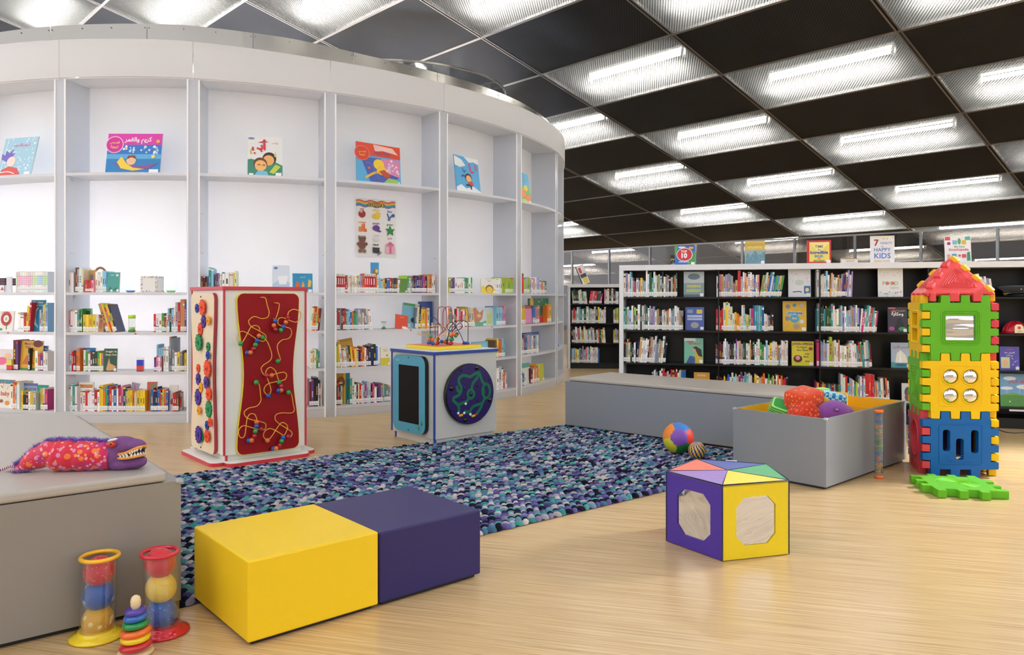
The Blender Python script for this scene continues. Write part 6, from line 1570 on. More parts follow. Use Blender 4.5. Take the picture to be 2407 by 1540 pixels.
def wavy_mirror():
    m, nt, b, out = newmat('wavy_mirror'); L = nt.links.new
    b.inputs['Base Color'].default_value = lin('#e6e6e6'); b.inputs['Metallic'].default_value = 1; b.inputs['Roughness'].default_value = .03
    tc = nt.nodes.new('ShaderNodeTexCoord'); mp = nt.nodes.new('ShaderNodeMapping'); mp.inputs['Scale'].default_value = (1.6, 1.6, 15)
    n = nt.nodes.new('ShaderNodeTexNoise'); n.inputs['Scale'].default_value = 1.6; n.inputs['Detail'].default_value = 1
    bp = nt.nodes.new('ShaderNodeBump'); bp.inputs['Strength'].default_value = 1; bp.inputs['Distance'].default_value = .012
    L(tc.outputs['Object'], mp.inputs['Vector']); L(mp.outputs[0], n.inputs['Vector']); L(n.outputs['Fac'], bp.inputs['Height']); L(bp.outputs[0], b.inputs['Normal'])
    return m
tower = thing('panel_tower', 'tall toy tower of interlocking green, yellow, blue and red plastic panels with a roof', 'play tower', (3.18, 5.58, 0))
ef = rad(-5); A_ = Vector((2.92, 5.372, 0)); e_f = Vector((math.cos(ef), math.sin(ef), 0)); bk = rad(73); e_b = Vector((math.cos(bk), math.sin(bk), 0))
P0 = A_ - e_f * TD; FW = BW_ + 2 * TD
sideL = BW_ + 2 * TD
FRONT = Face((P0.x, P0.y), ef)
q = P0 + e_b * sideL; LEFT = Face((q.x, q.y), bk - pi)
q = P0 + e_f * FW; RIGHT = Face((q.x, q.y), bk)
q = P0 + e_f * FW + e_b * sideL; BACK = Face((q.x, q.y), ef + pi)
def ridge(mb, loops, r, z):
    for L in loops: mb.tube([(p[0], p[1], z) for p in L], r, 6, True)
def panel(f, z, col, kind, label):
    P = fix(outline()); cx, cz = TD + BW_ / 2, TD + BH_ / 2
    M = f.M() @ Matrix.Translation((0, z, -TH))
    holes = []
    if kind in ('mirror', 'window'): holes = [rrect(cx - .098, cx + .098, cz - .085, cz + .088, .006, 3)]
    if kind == 'win2': holes = [rrect(cx - .10, cx + .10, cz + .012, cz + .10, .01, 3), rrect(cx - .10, cx + .10, cz - .10, cz - .012, .01, 3)]
    if kind == 'slots': holes = [rrect(cx - .118, cx - .068, cz - .05, cz + .10, .018, 4), rrect(cx - .03, cx + .022, cz - .11, cz + .04, .018, 4), rrect(cx + .07, cx + .12, cz - .06, cz + .10, .018, 4)]
    if kind == 'oval': holes = [circ(cx, cz, .11, 28, .125)]
    if kind == 'quad': holes = [circ(cx + sx * .066, cz + sz * .066, .050, 24) for sx in (-1, 1) for sz in (-1, 1)]
    mb = MB(); mb.M = M; mb.color(col)
    if holes: mb.holed(P, holes, 0, TH)
    else: mb.poly(P, 0, TH)
    o = mb.build('panel', PT, tower, bevel=.006, seg=2); o['label'] = label
    mb = MB(); mb.M = M @ Matrix.Translation((0, 0, TH)); mb.color(col)
    if kind in ('mirror', 'window'):
        ridge(mb, [rrect(cx - .098 - d, cx + .098 + d, cz - .085 - d, cz + .088 + d, .012 + d * .5, 4) for d in (.006, .018, .030)], .005, 0); mb.build('frame_ridge', PT, o)
        if kind == 'mirror':
            mb = MB(); mb.M = M @ Matrix.Translation((0, 0, TH - .012)); mb.poly(rrect(cx - .099, cx + .099, cz - .086, cz + .089, .006, 3), -.002, 0)
            mb.build('mirror', wavy_mirror(), o)
    elif kind == 'quad':
        for sx in (-1, 1):
            for sz in (-1, 1):
                x, y = cx + sx * .066, cz + sz * .066
                ridge(mb, [circ(x, y, .058, 28)], .006, 0)
        ridge(mb, [rrect(cx - .142, cx + .142, cz - .140, cz + .140, .02, 4)], .003, 0); mb.build('frame_ridge', PT, o)
        for sx in (-1, 1):
            for sz in (-1, 1):
                mb = MB(); mb.M = M @ Matrix.Translation((cx + sx * .066, cz + sz * .066, TH - .014)); r = .052
                mb.lathe([(r, 0)] + [(r * math.cos(a), .026 * math.sin(a)) for a in [pi / 2 * k / 10 for k in range(1, 10)]] + [(0, .026)], 32); mb.build('dome_mirror', mirror2, o)
    elif kind == 'slots':
        ridge(mb, [rrect(cx - .142, cx + .142, cz - .138, cz + .138, .015, 4)], .004, 0)
        for k in range(7): 
            a0 = .045 + k * .014
            for (s0, s1) in ((200, 340), ):
                pts = [(cx + a0 * 1.15 * math.cos(rad(a)), cz - .035 + a0 * math.sin(rad(a)), 0) for a in range(s0, s1 + 1, 10)]
                pts = [p for p in pts if abs(p[0] - cx) < .138 and p[1] > cz - .134]
                if len(pts) > 2: mb.tube(pts, .0016, 5)
        mb.build('frame_ridge', PT, o)
    elif kind == 'oval':
        ridge(mb, [circ(cx, cz, .118, 32, .133)], .006, 0); mb.build('frame_ridge', PT, o)
        mb = MB(); mb.M = M @ Matrix.Translation((0, 0, .01)); mb.poly(circ(cx, cz, .112, 28, .127), 0, .002); mb.color('#c8c4cc'); mb.c = [lin('#c9c6d0')] * len(mb.c); mb.build('inset', PT, o)
    elif kind == 'win2':
        ridge(mb, [rrect(cx - .115, cx + .115, cz - .115, cz + .115, .01, 3)], .005, 0); mb.build('frame_ridge', PT, o)
    elif kind == 'saw':
        for k in range(5): ridge(mb, [[(cx - .12 + k * .02, cz - .12 + k * .02), (cx + .12 - k * .02, cz - .12 + k * .02), (cx + .12 - k * .02, cz + .12 - k * .02), (cx - .12 + k * .02, cz + .12 - k * .02)]], .004, 0)
        mb.build('frame_ridge', PT, o)
    return o
GRN, YEL, BLUE_, RED_ = '#62b420', '#f2c40c', '#0462b0', '#de4450'
LV = [0.0, .405, .81]
panel(FRONT, LV[0], BLUE_, 'slots', 'blue front panel with three slots'); panel(FRONT, LV[1], YEL, 'quad', 'yellow front panel with four dome mirrors'); panel(FRONT, LV[2], GRN, 'mirror', 'green front panel with a square mirror')
panel(LEFT, LV[0], RED_, 'oval', 'red side panel with an oval opening'); panel(LEFT, LV[1], GRN, 'saw', 'green side panel'); panel(LEFT, LV[2], YEL, 'win2', 'yellow side panel with two windows')
panel(RIGHT, LV[0], YEL, 'saw', 'yellow far side panel'); panel(RIGHT, LV[1], YEL, 'saw', 'yellow far side panel'); panel(RIGHT, LV[2], RED_, 'saw', 'red far side panel')
panel(BACK, LV[0], '#2a1f78', 'saw', 'dark blue back panel'); panel(BACK, LV[1], YEL, 'saw', 'yellow back panel'); panel(BACK, LV[2], GRN, 'saw', 'green back panel')
# roof
zr = LV[2] + TD + BH_ + .012
c0 = P0 + e_f * .02 + e_b * .01; c1 = P0 + e_f * (FW - .02) + e_b * .01; c2 = P0 + e_f * (FW - .02) + e_b * (sideL - .01); c3 = P0 + e_f * .02 + e_b * (sideL - .01)
apex = (P0 + e_f * FW / 2 + e_b * sideL / 2); apex = Vector((apex.x, apex.y, 1.55))
cs_ = [Vector((c.x, c.y, zr + .05)) for c in (c0, c1, c2, c3)]
rc_ = ['#e24a4c', '#f2b820', '#e24a4c', '#e24a4c']; rn = ['red front', 'yellow right', 'red back', 'red left']
for k in range(4):
    a, b = cs_[k], cs_[(k + 1) % 4]; n = (b - a).cross(apex - a).normalized()
    if n.dot(a - apex * 1.0 + Vector((0, 0, 1))) < 0: pass
    cen = (a + b + apex) / 3
    inner = Vector((apex.x, apex.y, zr))
    if n.dot(cen - inner) < 0: n = -n
    ti = .034
    mb = MB(); mb.color(rc_[k]); o_ = n * .004
    vs = [a + o_, b + o_, apex + o_, a - n * ti, b - n * ti, apex - n * ti]
    fs = [(0, 1, 2), (5, 4, 3), (0, 3, 4, 1), (1, 4, 5, 2), (2, 5, 3, 0)]
    if (vs[1] - vs[0]).cross(vs[2] - vs[0]).dot(n) < 0: fs = [f[::-1] for f in fs]
    mb.add(vs, fs)
    o = mb.build('roof_panel', PT, tower, bevel=.01, seg=3); o['label'] = rn[k] + ' triangular roof panel'
    # eave teeth
    e = (b - a).normalized(); L = (b - a).length; ny = Vector((n.x, n.y, 0)).normalized()
    for s in ((0, 2, 4) if k != 3 else (0, 2, 4)):
        mb = MB(); mb.color(rc_[k]); x0 = L * (s + .06) / 6 + (.03 if s == 0 else 0); x1 = L * (s + .94) / 6
        vs = []
        for z in (zr - .004, zr + .06):
            for (x, y) in ((x0, -.034), (x1, -.034), (x1, .006), (x0, .006)):
                p = a + e * x + ny * (y + (.004 if z < zr + .01 else 0)); vs.append(Vector((p.x, p.y, z)))
        fs = [(0, 1, 2, 3), (7, 6, 5, 4), (0, 4, 5, 1), (1, 5, 6, 2), (2, 6, 7, 3), (3, 7, 4, 0)]
        if (vs[1] - vs[0]).cross(vs[3] - vs[0]).z > 0: fs = [f[::-1] for f in fs]
        mb.add(vs, fs); mb.build('eave_tooth', PT, tower, bevel=.008, seg=2)
    if k in (0, 3):
        mb = MB(); mb.color(rc_[k])
        for sc in (.52, .42, .32, .22, .12):
            tri = [cen + (p - cen) * sc + n * .005 for p in (a, b, apex)]
            R3 = []
            for i in range(3):
                p, q = tri[i], tri[(i + 1) % 3]; R3 += [p.lerp(q, .1), p.lerp(q, .5), p.lerp(q, .9)]
            mb.tube(smoothpath(R3, 3, True), .0045, 6, True)
        mb.build('roof_ridge', PT, tower)
for k, cc in ((0, '#e24a4c'), (1, '#f2b820'), (3, '#f2b820')):
    a = cs_[k]; d = (apex - a); L = d.length; d.normalize()
    hrz = Vector((a.x - apex.x, a.y - apex.y, 0)).normalized(); up = hrz.cross(d); up = d.cross(up) if True else up
    side = d.cross(Vector((0, 0, 1))).normalized(); nn = side.cross(d).normalized()
    if nn.z < 0: nn = -nn
    for q in ((.14, .42, .70) if k == 0 else (.06, .34, .60, .84) if k == 1 else (.2, .5)):
        p = a + d * (L * q + .03) + nn * .004
        mb = MB(); mb.color(cc); mb.M = Matrix(((d.x, side.x, nn.x, p.x), (d.y, side.y, nn.y, p.y), (d.z, side.z, nn.z, p.z), (0, 0, 0, 1)))
        mb.box(-.030, .030, -.026, .026, -.03, .012); mb.build('roof_tooth', PT, tower, bevel=.012, seg=3)
# loose green panel on the floor
sl = thing('floor_panel', 'green interlocking plastic panel lying flat on the floor before the tower', 'toy panel', (2.95, 5.0, 0))
dirx = rad(-13); nl = G(2186, 1150, .05)
P = fix(outline(.37, .37)); M = Matrix.Translation((nl.x - .02, nl.y - .01, .002)) @ Matrix.Rotation(dirx, 4, 'Z')
mb = MB(); mb.M = M; mb.color(GRN); mb.poly([(x, y) for x, y in P], 0, .048); mb.build('panel', PT, sl, bevel=.006, seg=2)
mb = MB(); mb.M = M @ Matrix.Translation((0, 0, .048)); mb.color('#74c828')
for k in range(9): mb.tube([(.24 + (.02 + k * .013) * math.cos(rad(a)), .24 + (.02 + k * .013) * math.sin(rad(a)), 0) for a in range(-80, 175, 12)], .0022, 5)
mb.build('frame_ridge', PT, sl)
# cable on the floor
mb = MB(); mb.color('#2a2a30'); mb.tube(smoothpath([G(2345, 1010) + Vector((0, 0, .004)), G(2365, 1017) + Vector((0, 0, .004)), G(2392, 1019) + Vector((0, 0, .004)), G(2430, 1016) + Vector((0, 0, .004))], 6), .004, 6)
tag(mb.build('cable', PM), 'thin dark cable curling on the floor right of the tower', 'cable')

# ================================================================== SNAKE PUPPET
cpx = lambda x, y: (x / 2.654, 960 + y / 2.654)
lidz = .512 + .042
def PP(x, y, Y=None):
    Y = 3.07 + .07 * x / 900 if Y is None else Y
    return at(*cpx(x, y), Y)
pup = thing('snake_puppet', 'plush creature puppet with spotted red body and toothy purple head on bench', 'soft toy', (-1.7, 3.1, lidz))
def spot_fabric():
    m, nt, b, out = newmat('spotted_plush'); L = nt.links.new
    tc = nt.nodes.new('ShaderNodeTexCoord'); last = None
    n0 = nt.nodes.new('ShaderNodeTexNoise'); n0.inputs['Scale'].default_value = 9; L(tc.outputs['Object'], n0.inputs['Vector'])
    mx = nt.nodes.new('ShaderNodeMix'); mx.data_type = 'RGBA'; mx.inputs[6].default_value = lin('#d81a3a'); mx.inputs[7].default_value = lin('#b81a78')
    c = nt.nodes.new('ShaderNodeMapRange'); c.inputs['From Min'].default_value = .45; c.inputs['From Max'].default_value = .6; L(n0.outputs['Fac'], c.inputs['Value']); L(c.outputs[0], mx.inputs[0]); last = mx.outputs[2]
    for sc, th, col, off in ((26, .30, '#ee7a2c', 0), (30, .26, '#d888b4', 3.3), (45, .24, '#e8a8a0', 7.1), (34, .22, '#f09a3c', 11.7)):
        mp = nt.nodes.new('ShaderNodeMapping'); mp.inputs['Location'].default_value = (off, off * .7, off * .3); L(tc.outputs['Object'], mp.inputs['Vector'])
        v = nt.nodes.new('ShaderNodeTexVoronoi'); v.inputs['Scale'].default_value = sc; v.inputs['Randomness'].default_value = 1; L(mp.outputs[0], v.inputs['Vector'])
        lt = nt.nodes.new('ShaderNodeMath'); lt.operation = 'LESS_THAN'; lt.inputs[1].default_value = th; L(v.outputs['Distance'], lt.inputs[0])
        m2 = nt.nodes.new('ShaderNodeMix'); m2.data_type = 'RGBA'; m2.inputs[7].default_value = lin(col); L(last, m2.inputs[6]); L(lt.outputs[0], m2.inputs[0]); last = m2.outputs[2]
    L(last, b.inputs['Base Color']); b.inputs['Roughness'].default_value = .6; b.inputs['Sheen Weight'].default_value = .3
    n = nt.nodes.new('ShaderNodeTexNoise'); n.inputs['Scale'].default_value = 14; L(tc.outputs['Object'], n.inputs['Vector'])
    bp = nt.nodes.new('ShaderNodeBump'); bp.inputs['Strength'].default_value = .5; bp.inputs['Distance'].default_value = .03; L(n.outputs['Fac'], bp.inputs['Height']); L(bp.outputs[0], b.inputs['Normal'])
    return m
sect = [(100, 355, 392), (140, 325, 396), (190, 275, 392), (240, 235, 378), (310, 200, 366), (360, 192, 388), (420, 192, 392), (480, 200, 388), (540, 195, 390), (600, 200, 386), (660, 205, 384), (700, 215, 380)]
ctrs = []; rads = []
for (x, a, b) in sect:
    p1, p2 = PP(x, a), PP(x, b); ctrs.append((p1 + p2) / 2); rads.append((p1 - p2).length / 2)
ctrs = [Vector(c) for c in ctrs]
P = smoothpath(ctrs, 4); rr_ = []
for i in range(len(P)):
    q = i / 4; k = min(int(q), len(rads) - 2); f = q - k; rr_.append(rads[k] * (1 - f) + rads[k + 1] * f)
rr_ = [r * (1 + .035 * math.sin(i * 1.3)) for i, r in enumerate(rr_)]
mb = MB(); mb.tube(P, .06, 24, radii=rr_); mb.build('body', spot_fabric(), pup)
# purple fur fringe along the back and belly
fur = paint(.9, sheen=.6); mb = MB(); rr = random.Random(9)
for side, sgn in ((0, 1), (1, -1)):
    for i in range(len(P)):
        if side == 1 and not (i < 12 or 22 < i < 40): continue
        for k in range(34):
            j = min(i + 1, len(P) - 1); q = P[i].lerp(P[j], rr.random()); r = rr_[i]
            base = q + Vector((0, rr.uniform(-.016, .016), sgn * r * .93)) + (Vector((0, -.012, 0)) if side else Vector((0, 0, 0)))
            tip = base + Vector((rr.uniform(-.014, .006), rr.uniform(-.016, .006), sgn * rr.uniform(.006, .020) if side == 0 else rr.uniform(-.004, .008)))
            mb.color(rr.choice(['#5a1fa0', '#6a2cb4', '#4a1888', '#7a3cc0'])); w_ = Vector((.0022, 0, 0))
            mb.add([base - w_, base + w_, tip, base + Vector((0, .003, 0))], [(0, 1, 2), (1, 3, 2), (3, 0, 2)], True)
o = mb.build('fur_fringe', fur, pup); o['kind'] = 'stuff'; o['label'] = 'purple shaggy fur strip'
mb = MB(); mb.color('#5a1fa0'); mb.tube([p + Vector((0, 0, r * .90)) for p, r in zip(P, rr_)], .013, 8); mb.build('fur_strip', fur, pup)
# tail cords
mb = MB(); mb.color('#c82a5a')
a = [PP(100, 368), PP(60, 364), PP(20, 380), PP(-30, 392)]; b = [PP(100, 385), PP(60, 392), PP(20, 408), PP(-30, 425)]
for L_ in (a, b):
    Q = smoothpath(L_, 14); mb.color('#c82a5a'); mb.tube(Q, .0045, 7)
    for i in range(0, len(Q), 2): mb.color('#f0e0e4' if i % 4 else '#8a1a4a'); mb.sphere(Q[i], .0056, (1, 1, 1), 8, 5)
mb.build('tail_cord', PF, pup)
# head (one continuous surface)
mb = MB(); mb.color('#6b3f78')
Yh = 3.135; sc = Yh / F / 2.654
def HS(x, y, rx_, rz_, ry_=None, tilt=0):
    c = at(*cpx(x, y), Yh); mb.M = Matrix.Translation(c) @ Matrix.Rotation(rad(tilt), 4, 'Y'); r = rx_ * sc; mb.sphere((0, 0, 0), r, (1, (ry_ or rz_) / rx_, rz_ / rx_), 28, 18)
HS(722, 282, 82, 98, 92); HS(760, 232, 105, 58, 84); HS(840, 232, 70, 42, 66, 8); HS(760, 340, 100, 50, 80, 0); HS(842, 334, 72, 42, 64, -4)
o = mb.build('head', paint(.8, bump=.3, scale=70, sheen=.5), pup)
rm = o.modifiers.new('rm', 'REMESH'); rm.mode = 'VOXEL'; rm.voxel_size = .0032; rm.use_smooth_shade = True
sm_ = o.modifiers.new('sm', 'SMOOTH'); sm_.factor = .6; sm_.iterations = 6
o.data.materials.clear(); o.data.materials.append(plain('purple_plush', '#7c5086', .85, spec=.2, bump=.6, scale=60))
head = o
# mouth: dark lining wedge + lips + teeth
Yf = Yh - .058
def HP(x, y, dY=0): return at(*cpx(x, y), Yf + dY)
def lipY(x): return .03 - .035 * math.sin(max(0, min(1, (x - 715) / 190)) * pi * .9) + (.05 * max(0, (x - 860) / 45) ** 2)
up_l = [(712, 290), (740, 287), (775, 281), (810, 268), (840, 254), (870, 243), (906, 237)]
lo_l = [(712, 296), (740, 312), (780, 312), (820, 306), (860, 298), (890, 292), (902, 292)]
mb = MB(); mb.color('#5a0f1c'); n = len(up_l)
vs = [HP(x, y, lipY(x) + .012) for x, y in up_l] + [HP(x, y, lipY(x) + .012) for x, y in lo_l] + [HP(x, y, .10 - lipY(x)) for x, y in up_l] + [HP(x, y, .10 - lipY(x)) for x, y in lo_l]
fs = []
for i in range(n - 1): fs += [(i, i + 1, n + i + 1, n + i), (2 * n + i + 1, 2 * n + i, 3 * n + i, 3 * n + i + 1)]
fs.append((n - 1, 3 * n - 1, 4 * n - 1, 2 * n - 1))
mb.add(vs, fs, False); mb.build('mouth_lining', PF, pup)
for L_, nm in ((up_l, 'upper'), (lo_l, 'lower')):
    mb = MB(); mb.color('#f2a53a'); front = [HP(x, y, lipY(x) - .004) for x, y in L_]; 
    back = [HP(x, y, .104 - lipY(x)) for x, y in reversed(L_)]
    mb.tube(smoothpath(front + back, 4), .0055, 8); o = mb.build('lip', PF, pup); o['label'] = nm + ' orange lip'
    Q = smoothpath(front, 6); m_ = 11
    for k in range(m_):
        i = int((k + .5) / m_ * (len(Q) - 1)); p = Q[i] + Vector((0, .001, 0)); dz = -1 if nm == 'upper' else 1
        mb = MB(); mb.color('#f4f2ee'); mb.M = Matrix.Translation(p + Vector((0, 0, dz * .003))) @ Matrix.Rotation(0 if dz > 0 else pi, 4, 'X')
        mb.lathe([(.0062, 0), (.0042, .006), (.0004, .0125)], 8); mb.build('tooth', PF, pup)
# eye
mb = MB(); mb.color('#c81c2c'); c = at(*cpx(692, 226), Yh - .062); mb.M = Matrix.Translation(c) @ Matrix.Rotation(rad(-8), 4, 'Y'); mb.sphere((0, 0, 0), .021, (1, .5, .62), 20, 12); eye = mb.build('eye', PG, pup)
mb = MB(); mb.color('#f0efec'); mb.M = Matrix.Translation(at(*cpx(702, 197), Yh - .060)) @ Matrix.Rotation(rad(-14), 4, 'Y'); mb.sphere((0, 0, 0), .021, (1, .42, .26), 18, 8); mb.build('eye_lid', PF, pup)
mb = MB(); mb.color('#c8832a'); c2_ = at(*cpx(693, 223), Yh - .0735); mb.M = Matrix.Translation(c2_); mb.sphere((0, 0, 0), .0075, (1, .5, 1), 14, 8); mb.color('#100a08'); mb.sphere((0, -.0026, 0), .0048, (1, .5, 1), 12, 8); mb.build('pupil', PG, eye)

# ================================================================== SMALL THINGS ON THE SHELVES
def dpos(x, zi, off=.07):
    r = DR - off; th = dth(x, r); return dframe(th, r, SZ[zi]), DC.y + r * math.sin(th)
# box without its figure
M, Y = dpos(350, 3, .06); k = Y / F
t = thing('toy_box', 'white cube toy box with a dotted multicolour border on top book shelf', 'toy box', M.translation)
mb = MB(); mb.M = M; s_ = .162; mb.color('#f2f1ec'); mb.box(-s_ / 2, s_ / 2, 0, s_, 0, s_); mb.build('box', PM, t, bevel=.002)
mb = MB(); rr = random.Random(2)
for fM in (M @ Matrix(((1, 0, 0, -s_ / 2), (0, 0, -1, 0), (0, 1, 0, 0), (0, 0, 0, 1))), M @ Matrix(((0, 0, 1, s_ / 2), (1, 0, 0, 0), (0, 1, 0, 0), (0, 0, 0, 1)))):
    mb.M = fM
    for i in range(110):
        u, v = rr.random(), rr.random(); e_ = rr.choice('lrtb')
        if e_ == 'l': u *= .11
        if e_ == 'r': u = 1 - u * .11
        if e_ == 't': v = 1 - v * .11
        if e_ == 'b': v *= .11
        mb.color(rr.choice(['#d8402c', '#e8a83a', '#3a8a50', '#7a4a3a', '#3a6ab0', '#d86a90'])); mb.poly(circ(u * s_, v * s_, .0035, 6), 0, .0006)
mb.build('box_print', PM, t)
def dish(x, zi, c, label):
    M, Y = dpos(x, zi, .1); mb = MB(); mb.M = M; mb.color(c); mb.lathe([(0, 0), (.03, 0), (.048, .018), (.045, .018), (.028, .004), (0, .004)], 20)
    tag(mb.build('small_dish', PG), label, 'dish')
dish(307, 3, '#2f7fd0', 'small flat blue dish on the top book shelf of the second bay'); dish(402, 3, '#7ae06a', 'small flat green dish on the top book shelf of the second bay')
# arched brown toy
M, Y = dpos(236, 3, .17); mb = MB(); mb.M = M @ Matrix.Translation((0, 0, .0)); mb.color('#a8745c')
mb.tube([(-.055, 0, 0), (-.055, 0, .19)] + [(-.055 * math.cos(a), 0, .19 + .06 * math.sin(a)) for a in [pi * q / 10 for q in range(1, 10)]] + [(.055, 0, .19), (.055, 0, 0)], .012, 8)
tag(mb.build('arched_toy', PF), 'brown arched toy rising behind white books on the top book shelf', 'toy')
def timer(x, zi, hpx, wpx, c1, c2, style, label, off=.07):
    M, Y = dpos(x, zi, off); k = Y / F; h = hpx * k; r = wpx * k / 2
    t = thing('sand_timer', label, 'timer', M.translation)
    if style == 'glass':
        mb = MB(); mb.M = M; mb.color(c1); mb.cyl(r, 0, h * .07, 16); mb.build('cap', PG, t)
        mb = MB(); mb.M = M; mb.color(c1); mb.cyl(r, h * .93, h, 16); mb.build('cap', PG, t)
        mb = MB(); mb.M = M; mb.lathe([(r * .85, h * .07), (r * .7, h * .3), (r * .14, h * .5), (r * .7, h * .72), (r * .85, h * .93)], 16, False); mb.build('glass', tube_clear, t)
        mb = MB(); mb.M = M; mb.color(c2); mb.lathe([(r * .8, h * .075), (r * .68, h * .26), (r * .1, h * .34)], 16); mb.build('sand', PF, t)
    elif style == 'tube':
        mb = MB(); mb.M = M; mb.color('#2a8a4a'); mb.cyl(r, 0, h * .12, 16); mb.build('cap', PG, t)
        mb = MB(); mb.M = M; mb.color(c1); mb.cyl(r, h * .80, h, 16); mb.build('cap', PG, t)
        mb = MB(); mb.M = M; mb.lathe([(r * .95, h * .12), (r * .95, h * .80)], 16, False); mb.build('tube', tube_clear, t)
        mb = MB(); mb.M = M; mb.color(c2); mb.cyl(r * .8, h * .12, h * .3, 16)
        for q in range(5): mb.cyl(r * .4, h * (.35 + q * .09), h * (.37 + q * .09), 8)
        mb.build('liquid', PG, t)
    else:
        mb = MB(); mb.M = M; mb.color(c2); mb.box(-r, r, 0, r * 1.2, h * .06, h * .40); mb.color(c1); mb.box(-r, r, 0, r * 1.2, h * .40, h * .84); mb.build('liquid', PG, t)
        mb = MB(); mb.M = M; mb.color('#3a3040'); mb.box(-r, r, 0, r * 1.2, 0, h * .06); mb.build('base', PG, t)
        mb = MB(); mb.M = M; mb.box(-r * 1.04, r * 1.04, -.002, r * 1.25, h * .84, h); mb.build('case', tube_clear, t)
timer(310, 2, 40, 16, '#b4e62a', '#a8e84a', 'tube', 'lime green liquid timer tube on second book shelf of the second bay')
timer(328, 1, 32, 14, '#2038c8', '#e03a2a', 'block', 'blue and red liquid block on third book shelf of the second bay')
timer(21, 1, 29, 15, '#e8dc5a', '#d83434', 'block', 'yellow and red liquid block on the leftmost bay', off=.03)
timer(902, 2, 18, 12, '#2a7a44', '#2a9a54', 'glass', 'tiny green hourglass on second book shelf of the fourth bay')
# stack lying at the far left
M, Y = dpos(4, 3, .06)
for i, c in enumerate(['#2a2430', '#8a4a5a', '#3a3040', '#7a3a4a', '#2c2c3a']):
    mb = MB(); mb.M = M; mb.color(jitter(c)); mb.box(-.1, .045, 0, .16, .074 + i * .015, .088 + i * .015); o = mb.build('book', pm_book)
    tag(o, 'dark book lying flat in the small pile at the left edge, %s from its bottom' % ordn(i + 1), 'book', 'books lying flat at the left edge')
fd(-1, 3, -10, 12, 17, '#f2f2f4', [('p', [(.5, .3), (.7, .8), (.9, .3)], '#d84a4a'), ('b', [(.95, .0), (.95, 1)], .06, '#2a3a9a')], 'small white book with a blue edge under the dark pile', off=.04, tilt=0)
fd(-1, 3, 15, 27, 37, '#e4e4ea', [('dots', 10, .1, .9, .1, .9, '#8a8a98')], 'pale grey box like book beside the dark pile', off=.05, tilt=0)
# small dots (stickers) on shelf edges
mb = MB()
for (x, zi, c) in ((322, 3, '#f2e04a'), (318, 2, '#e85a5a'), (18, 2, '#e85a5a'), (878, 3, '#f2e04a'), (966, 2, '#e85a5a'), (1157, 3, '#f2e04a'), (1157, 2, '#e85a5a')):
    M, Y = dpos(x, zi, 0.0); mb = MB(); mb.color(c); mb.M = M @ Matrix.Translation((0, .0035, -.014)) @ Matrix.Rotation(pi / 2, 4, 'X'); mb.cyl(.010, -.0005, .001, 12)
    nm = {'#f2e04a': 'yellow', '#e85a5a': 'red'}[c]
    bay_ = bayname[-1 if x < 100 else 0 if x < 400 else 2 if x < 1000 else 3]
    tag(mb.build('dot_sticker', PM), 'tiny round %s sticker on a shelf edge of the %s white bay' % (nm, bay_), 'sticker')
# hats and things at the right of the black bookcase
def bpos(x, zi, off=.1):
    fo = Face((BF.c0 - BF.n * off).to_2d(), BF.a); u, _ = fo.uz(x, 700); return bframe(u, off, BZ[zi]), fo.c0.y + u * fo.e.y
M, Y = bpos(2388, 3, .13)
t = thing('pilot_cap', 'dark grey pilot cap with a gold band on the top shelf at right', 'hat', M.translation)
mb = MB(); mb.M = M; mb.color('#3a3d44'); mb.lathe([(.10, .012), (.108, .055), (.15, .085), (.152, .095), (.13, .105), (0, .112)], 32); mb.build('crown', PF, t)
mb = MB(); mb.M = M; mb.color('#e0c02c'); mb.lathe([(.103, .022), (.109, .036)], 32, False); mb.build('gold_band', PM, t)
mb = MB(); mb.M = M @ Matrix.Rotation(rad(-12), 4, 'X'); mb.color('#141418'); mb.sphere((-.01, -.09, .006), .085, (1.15, .8, .08), 24, 8); mb.build('peak', PG, t)
mb = MB(); mb.M = M @ Matrix.Translation((0, -.135, .075)) @ Matrix.Rotation(rad(70), 4, 'X'); mb.color('#e8d8a0'); mb.poly([(-.035, .012), (-.01, .002), (0, -.01), (.01, .002), (.035, .012), (.01, .012), (0, .02), (-.01, .012)], 0, .003); mb.build('wing_badge', PM, t)
M, Y = bpos(2386, 2, .14)
t = thing('fire_helmet', 'shiny red toy fire helmet on the second shelf at right', 'hat', M.translation)
mb = MB(); mb.M = M; mb.color('#c81830'); mb.lathe([(.108, .004), (.103, .03), (.09, .07), (.06, .10), (.02, .115), (0, .117)], 32)
mb.build('dome', PG, t)
mb = MB(); mb.M = M; mb.color('#c81830')
for k in range(6):
    a = pi * k / 6
    mb.tube([((.106 - .0) * math.cos(tt) * math.cos(a), .106 * math.cos(tt) * math.sin(a), .006 + .112 * math.sin(tt)) for tt in [pi * q / 14 for q in range(15)]], .004, 6)
mb.build('rib', PG, t)
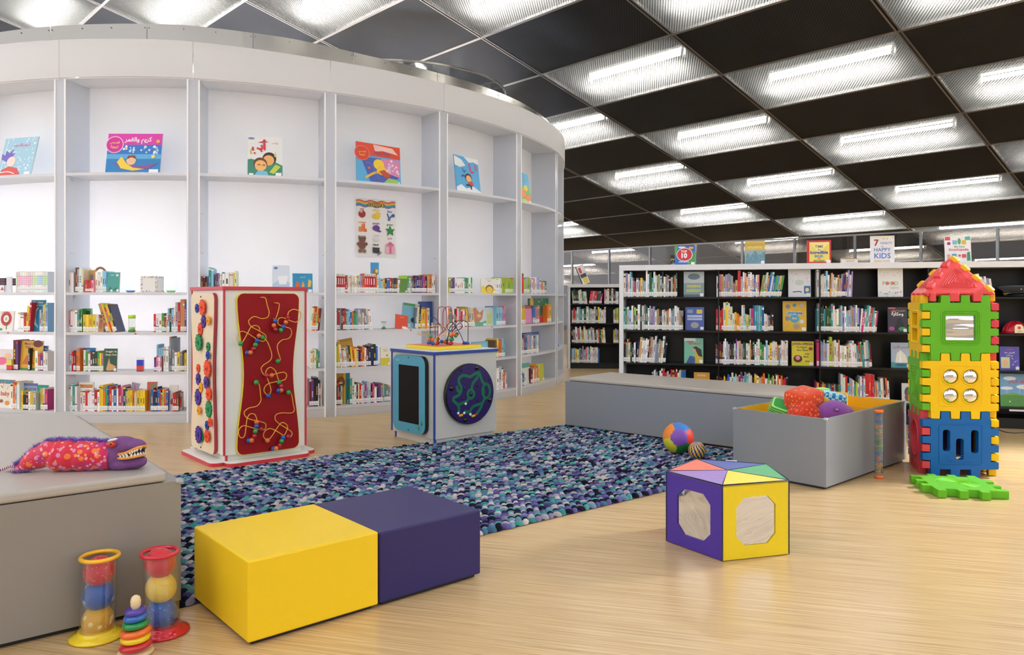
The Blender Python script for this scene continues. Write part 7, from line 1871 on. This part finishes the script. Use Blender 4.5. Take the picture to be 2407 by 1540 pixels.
mb = MB(); mb.M = M; mb.color('#a81428'); mb.sphere((0, .01, .006), .14, (1, 1.1, .05), 28, 6); mb.build('brim', PG, t)
mb = MB(); mb.M = M @ Matrix.Translation((0, -.118, .004)) @ Matrix.Rotation(rad(74), 4, 'X'); mb.color('#ece2b8'); mb.poly([(-.042, 0), (.042, 0), (.036, .07), (.02, .088), (-.02, .088), (-.036, .07)], 0, .004)
mb.color('#c83040'); mb.text('FIRE', .016, 0, .018, 'CENTER', .0055); mb.poly(circ(0, .055, .014, 12), .004, .006); mb.build('shield_badge', PM, t)
# label holder at the foot of the bookcase
fo = Face((BF.c0 + BF.n * .001).to_2d(), BF.a)
M, Y = bpos(2392, 0, .0); mb = MB(); mb.M = M; mb.color('#e8e8ea'); mb.box(-.07, .07, -.003, .003, -.035, -.018); tag(mb.build('shelf_label', PM), 'blank white shelf label strip below the wind turbine book', 'label')
# steel bookends on black shelves
for (x, zi) in ((1836, 3), (2095, 3), (1612, 2), (1566, 1)):
    pass

# ================================================================== LIGHT
w_ = bpy.data.worlds.new('world'); scene.world = w_; w_.use_nodes = True
bg = w_.node_tree.nodes['Background']; bg.inputs['Color'].default_value = WORLD_C; bg.inputs['Strength'].default_value = WORLD_S
sp = bpy.data.lights.new('window_daylight', 'SPOT'); sp.energy = SPOT_E; sp.spot_size = rad(52); sp.spot_blend = .5; sp.shadow_soft_size = .35; sp.color = (.95, .96, 1)
so = bpy.data.objects.new('window_daylight', sp); COL.objects.link(so); so.location = SPOT_L
d = Vector(SPOT_T) - Vector(SPOT_L); so.rotation_euler = d.to_track_quat('-Z', 'Y').to_euler()
vs_ = scene.view_settings; vs_.view_transform = 'Standard'; vs_.look = 'None'; vs_.exposure = EXPO; vs_.gamma = 1; vs_.use_curve_mapping = False
scene.cycles.max_bounces = 8; scene.cycles.diffuse_bounces = 4; scene.cycles.glossy_bounces = 4; scene.cycles.transmission_bounces = 4; scene.cycles.transparent_max_bounces = 24
scene.cycles.caustics_reflective = False; scene.cycles.caustics_refractive = False; scene.cycles.sample_clamp_indirect = 6
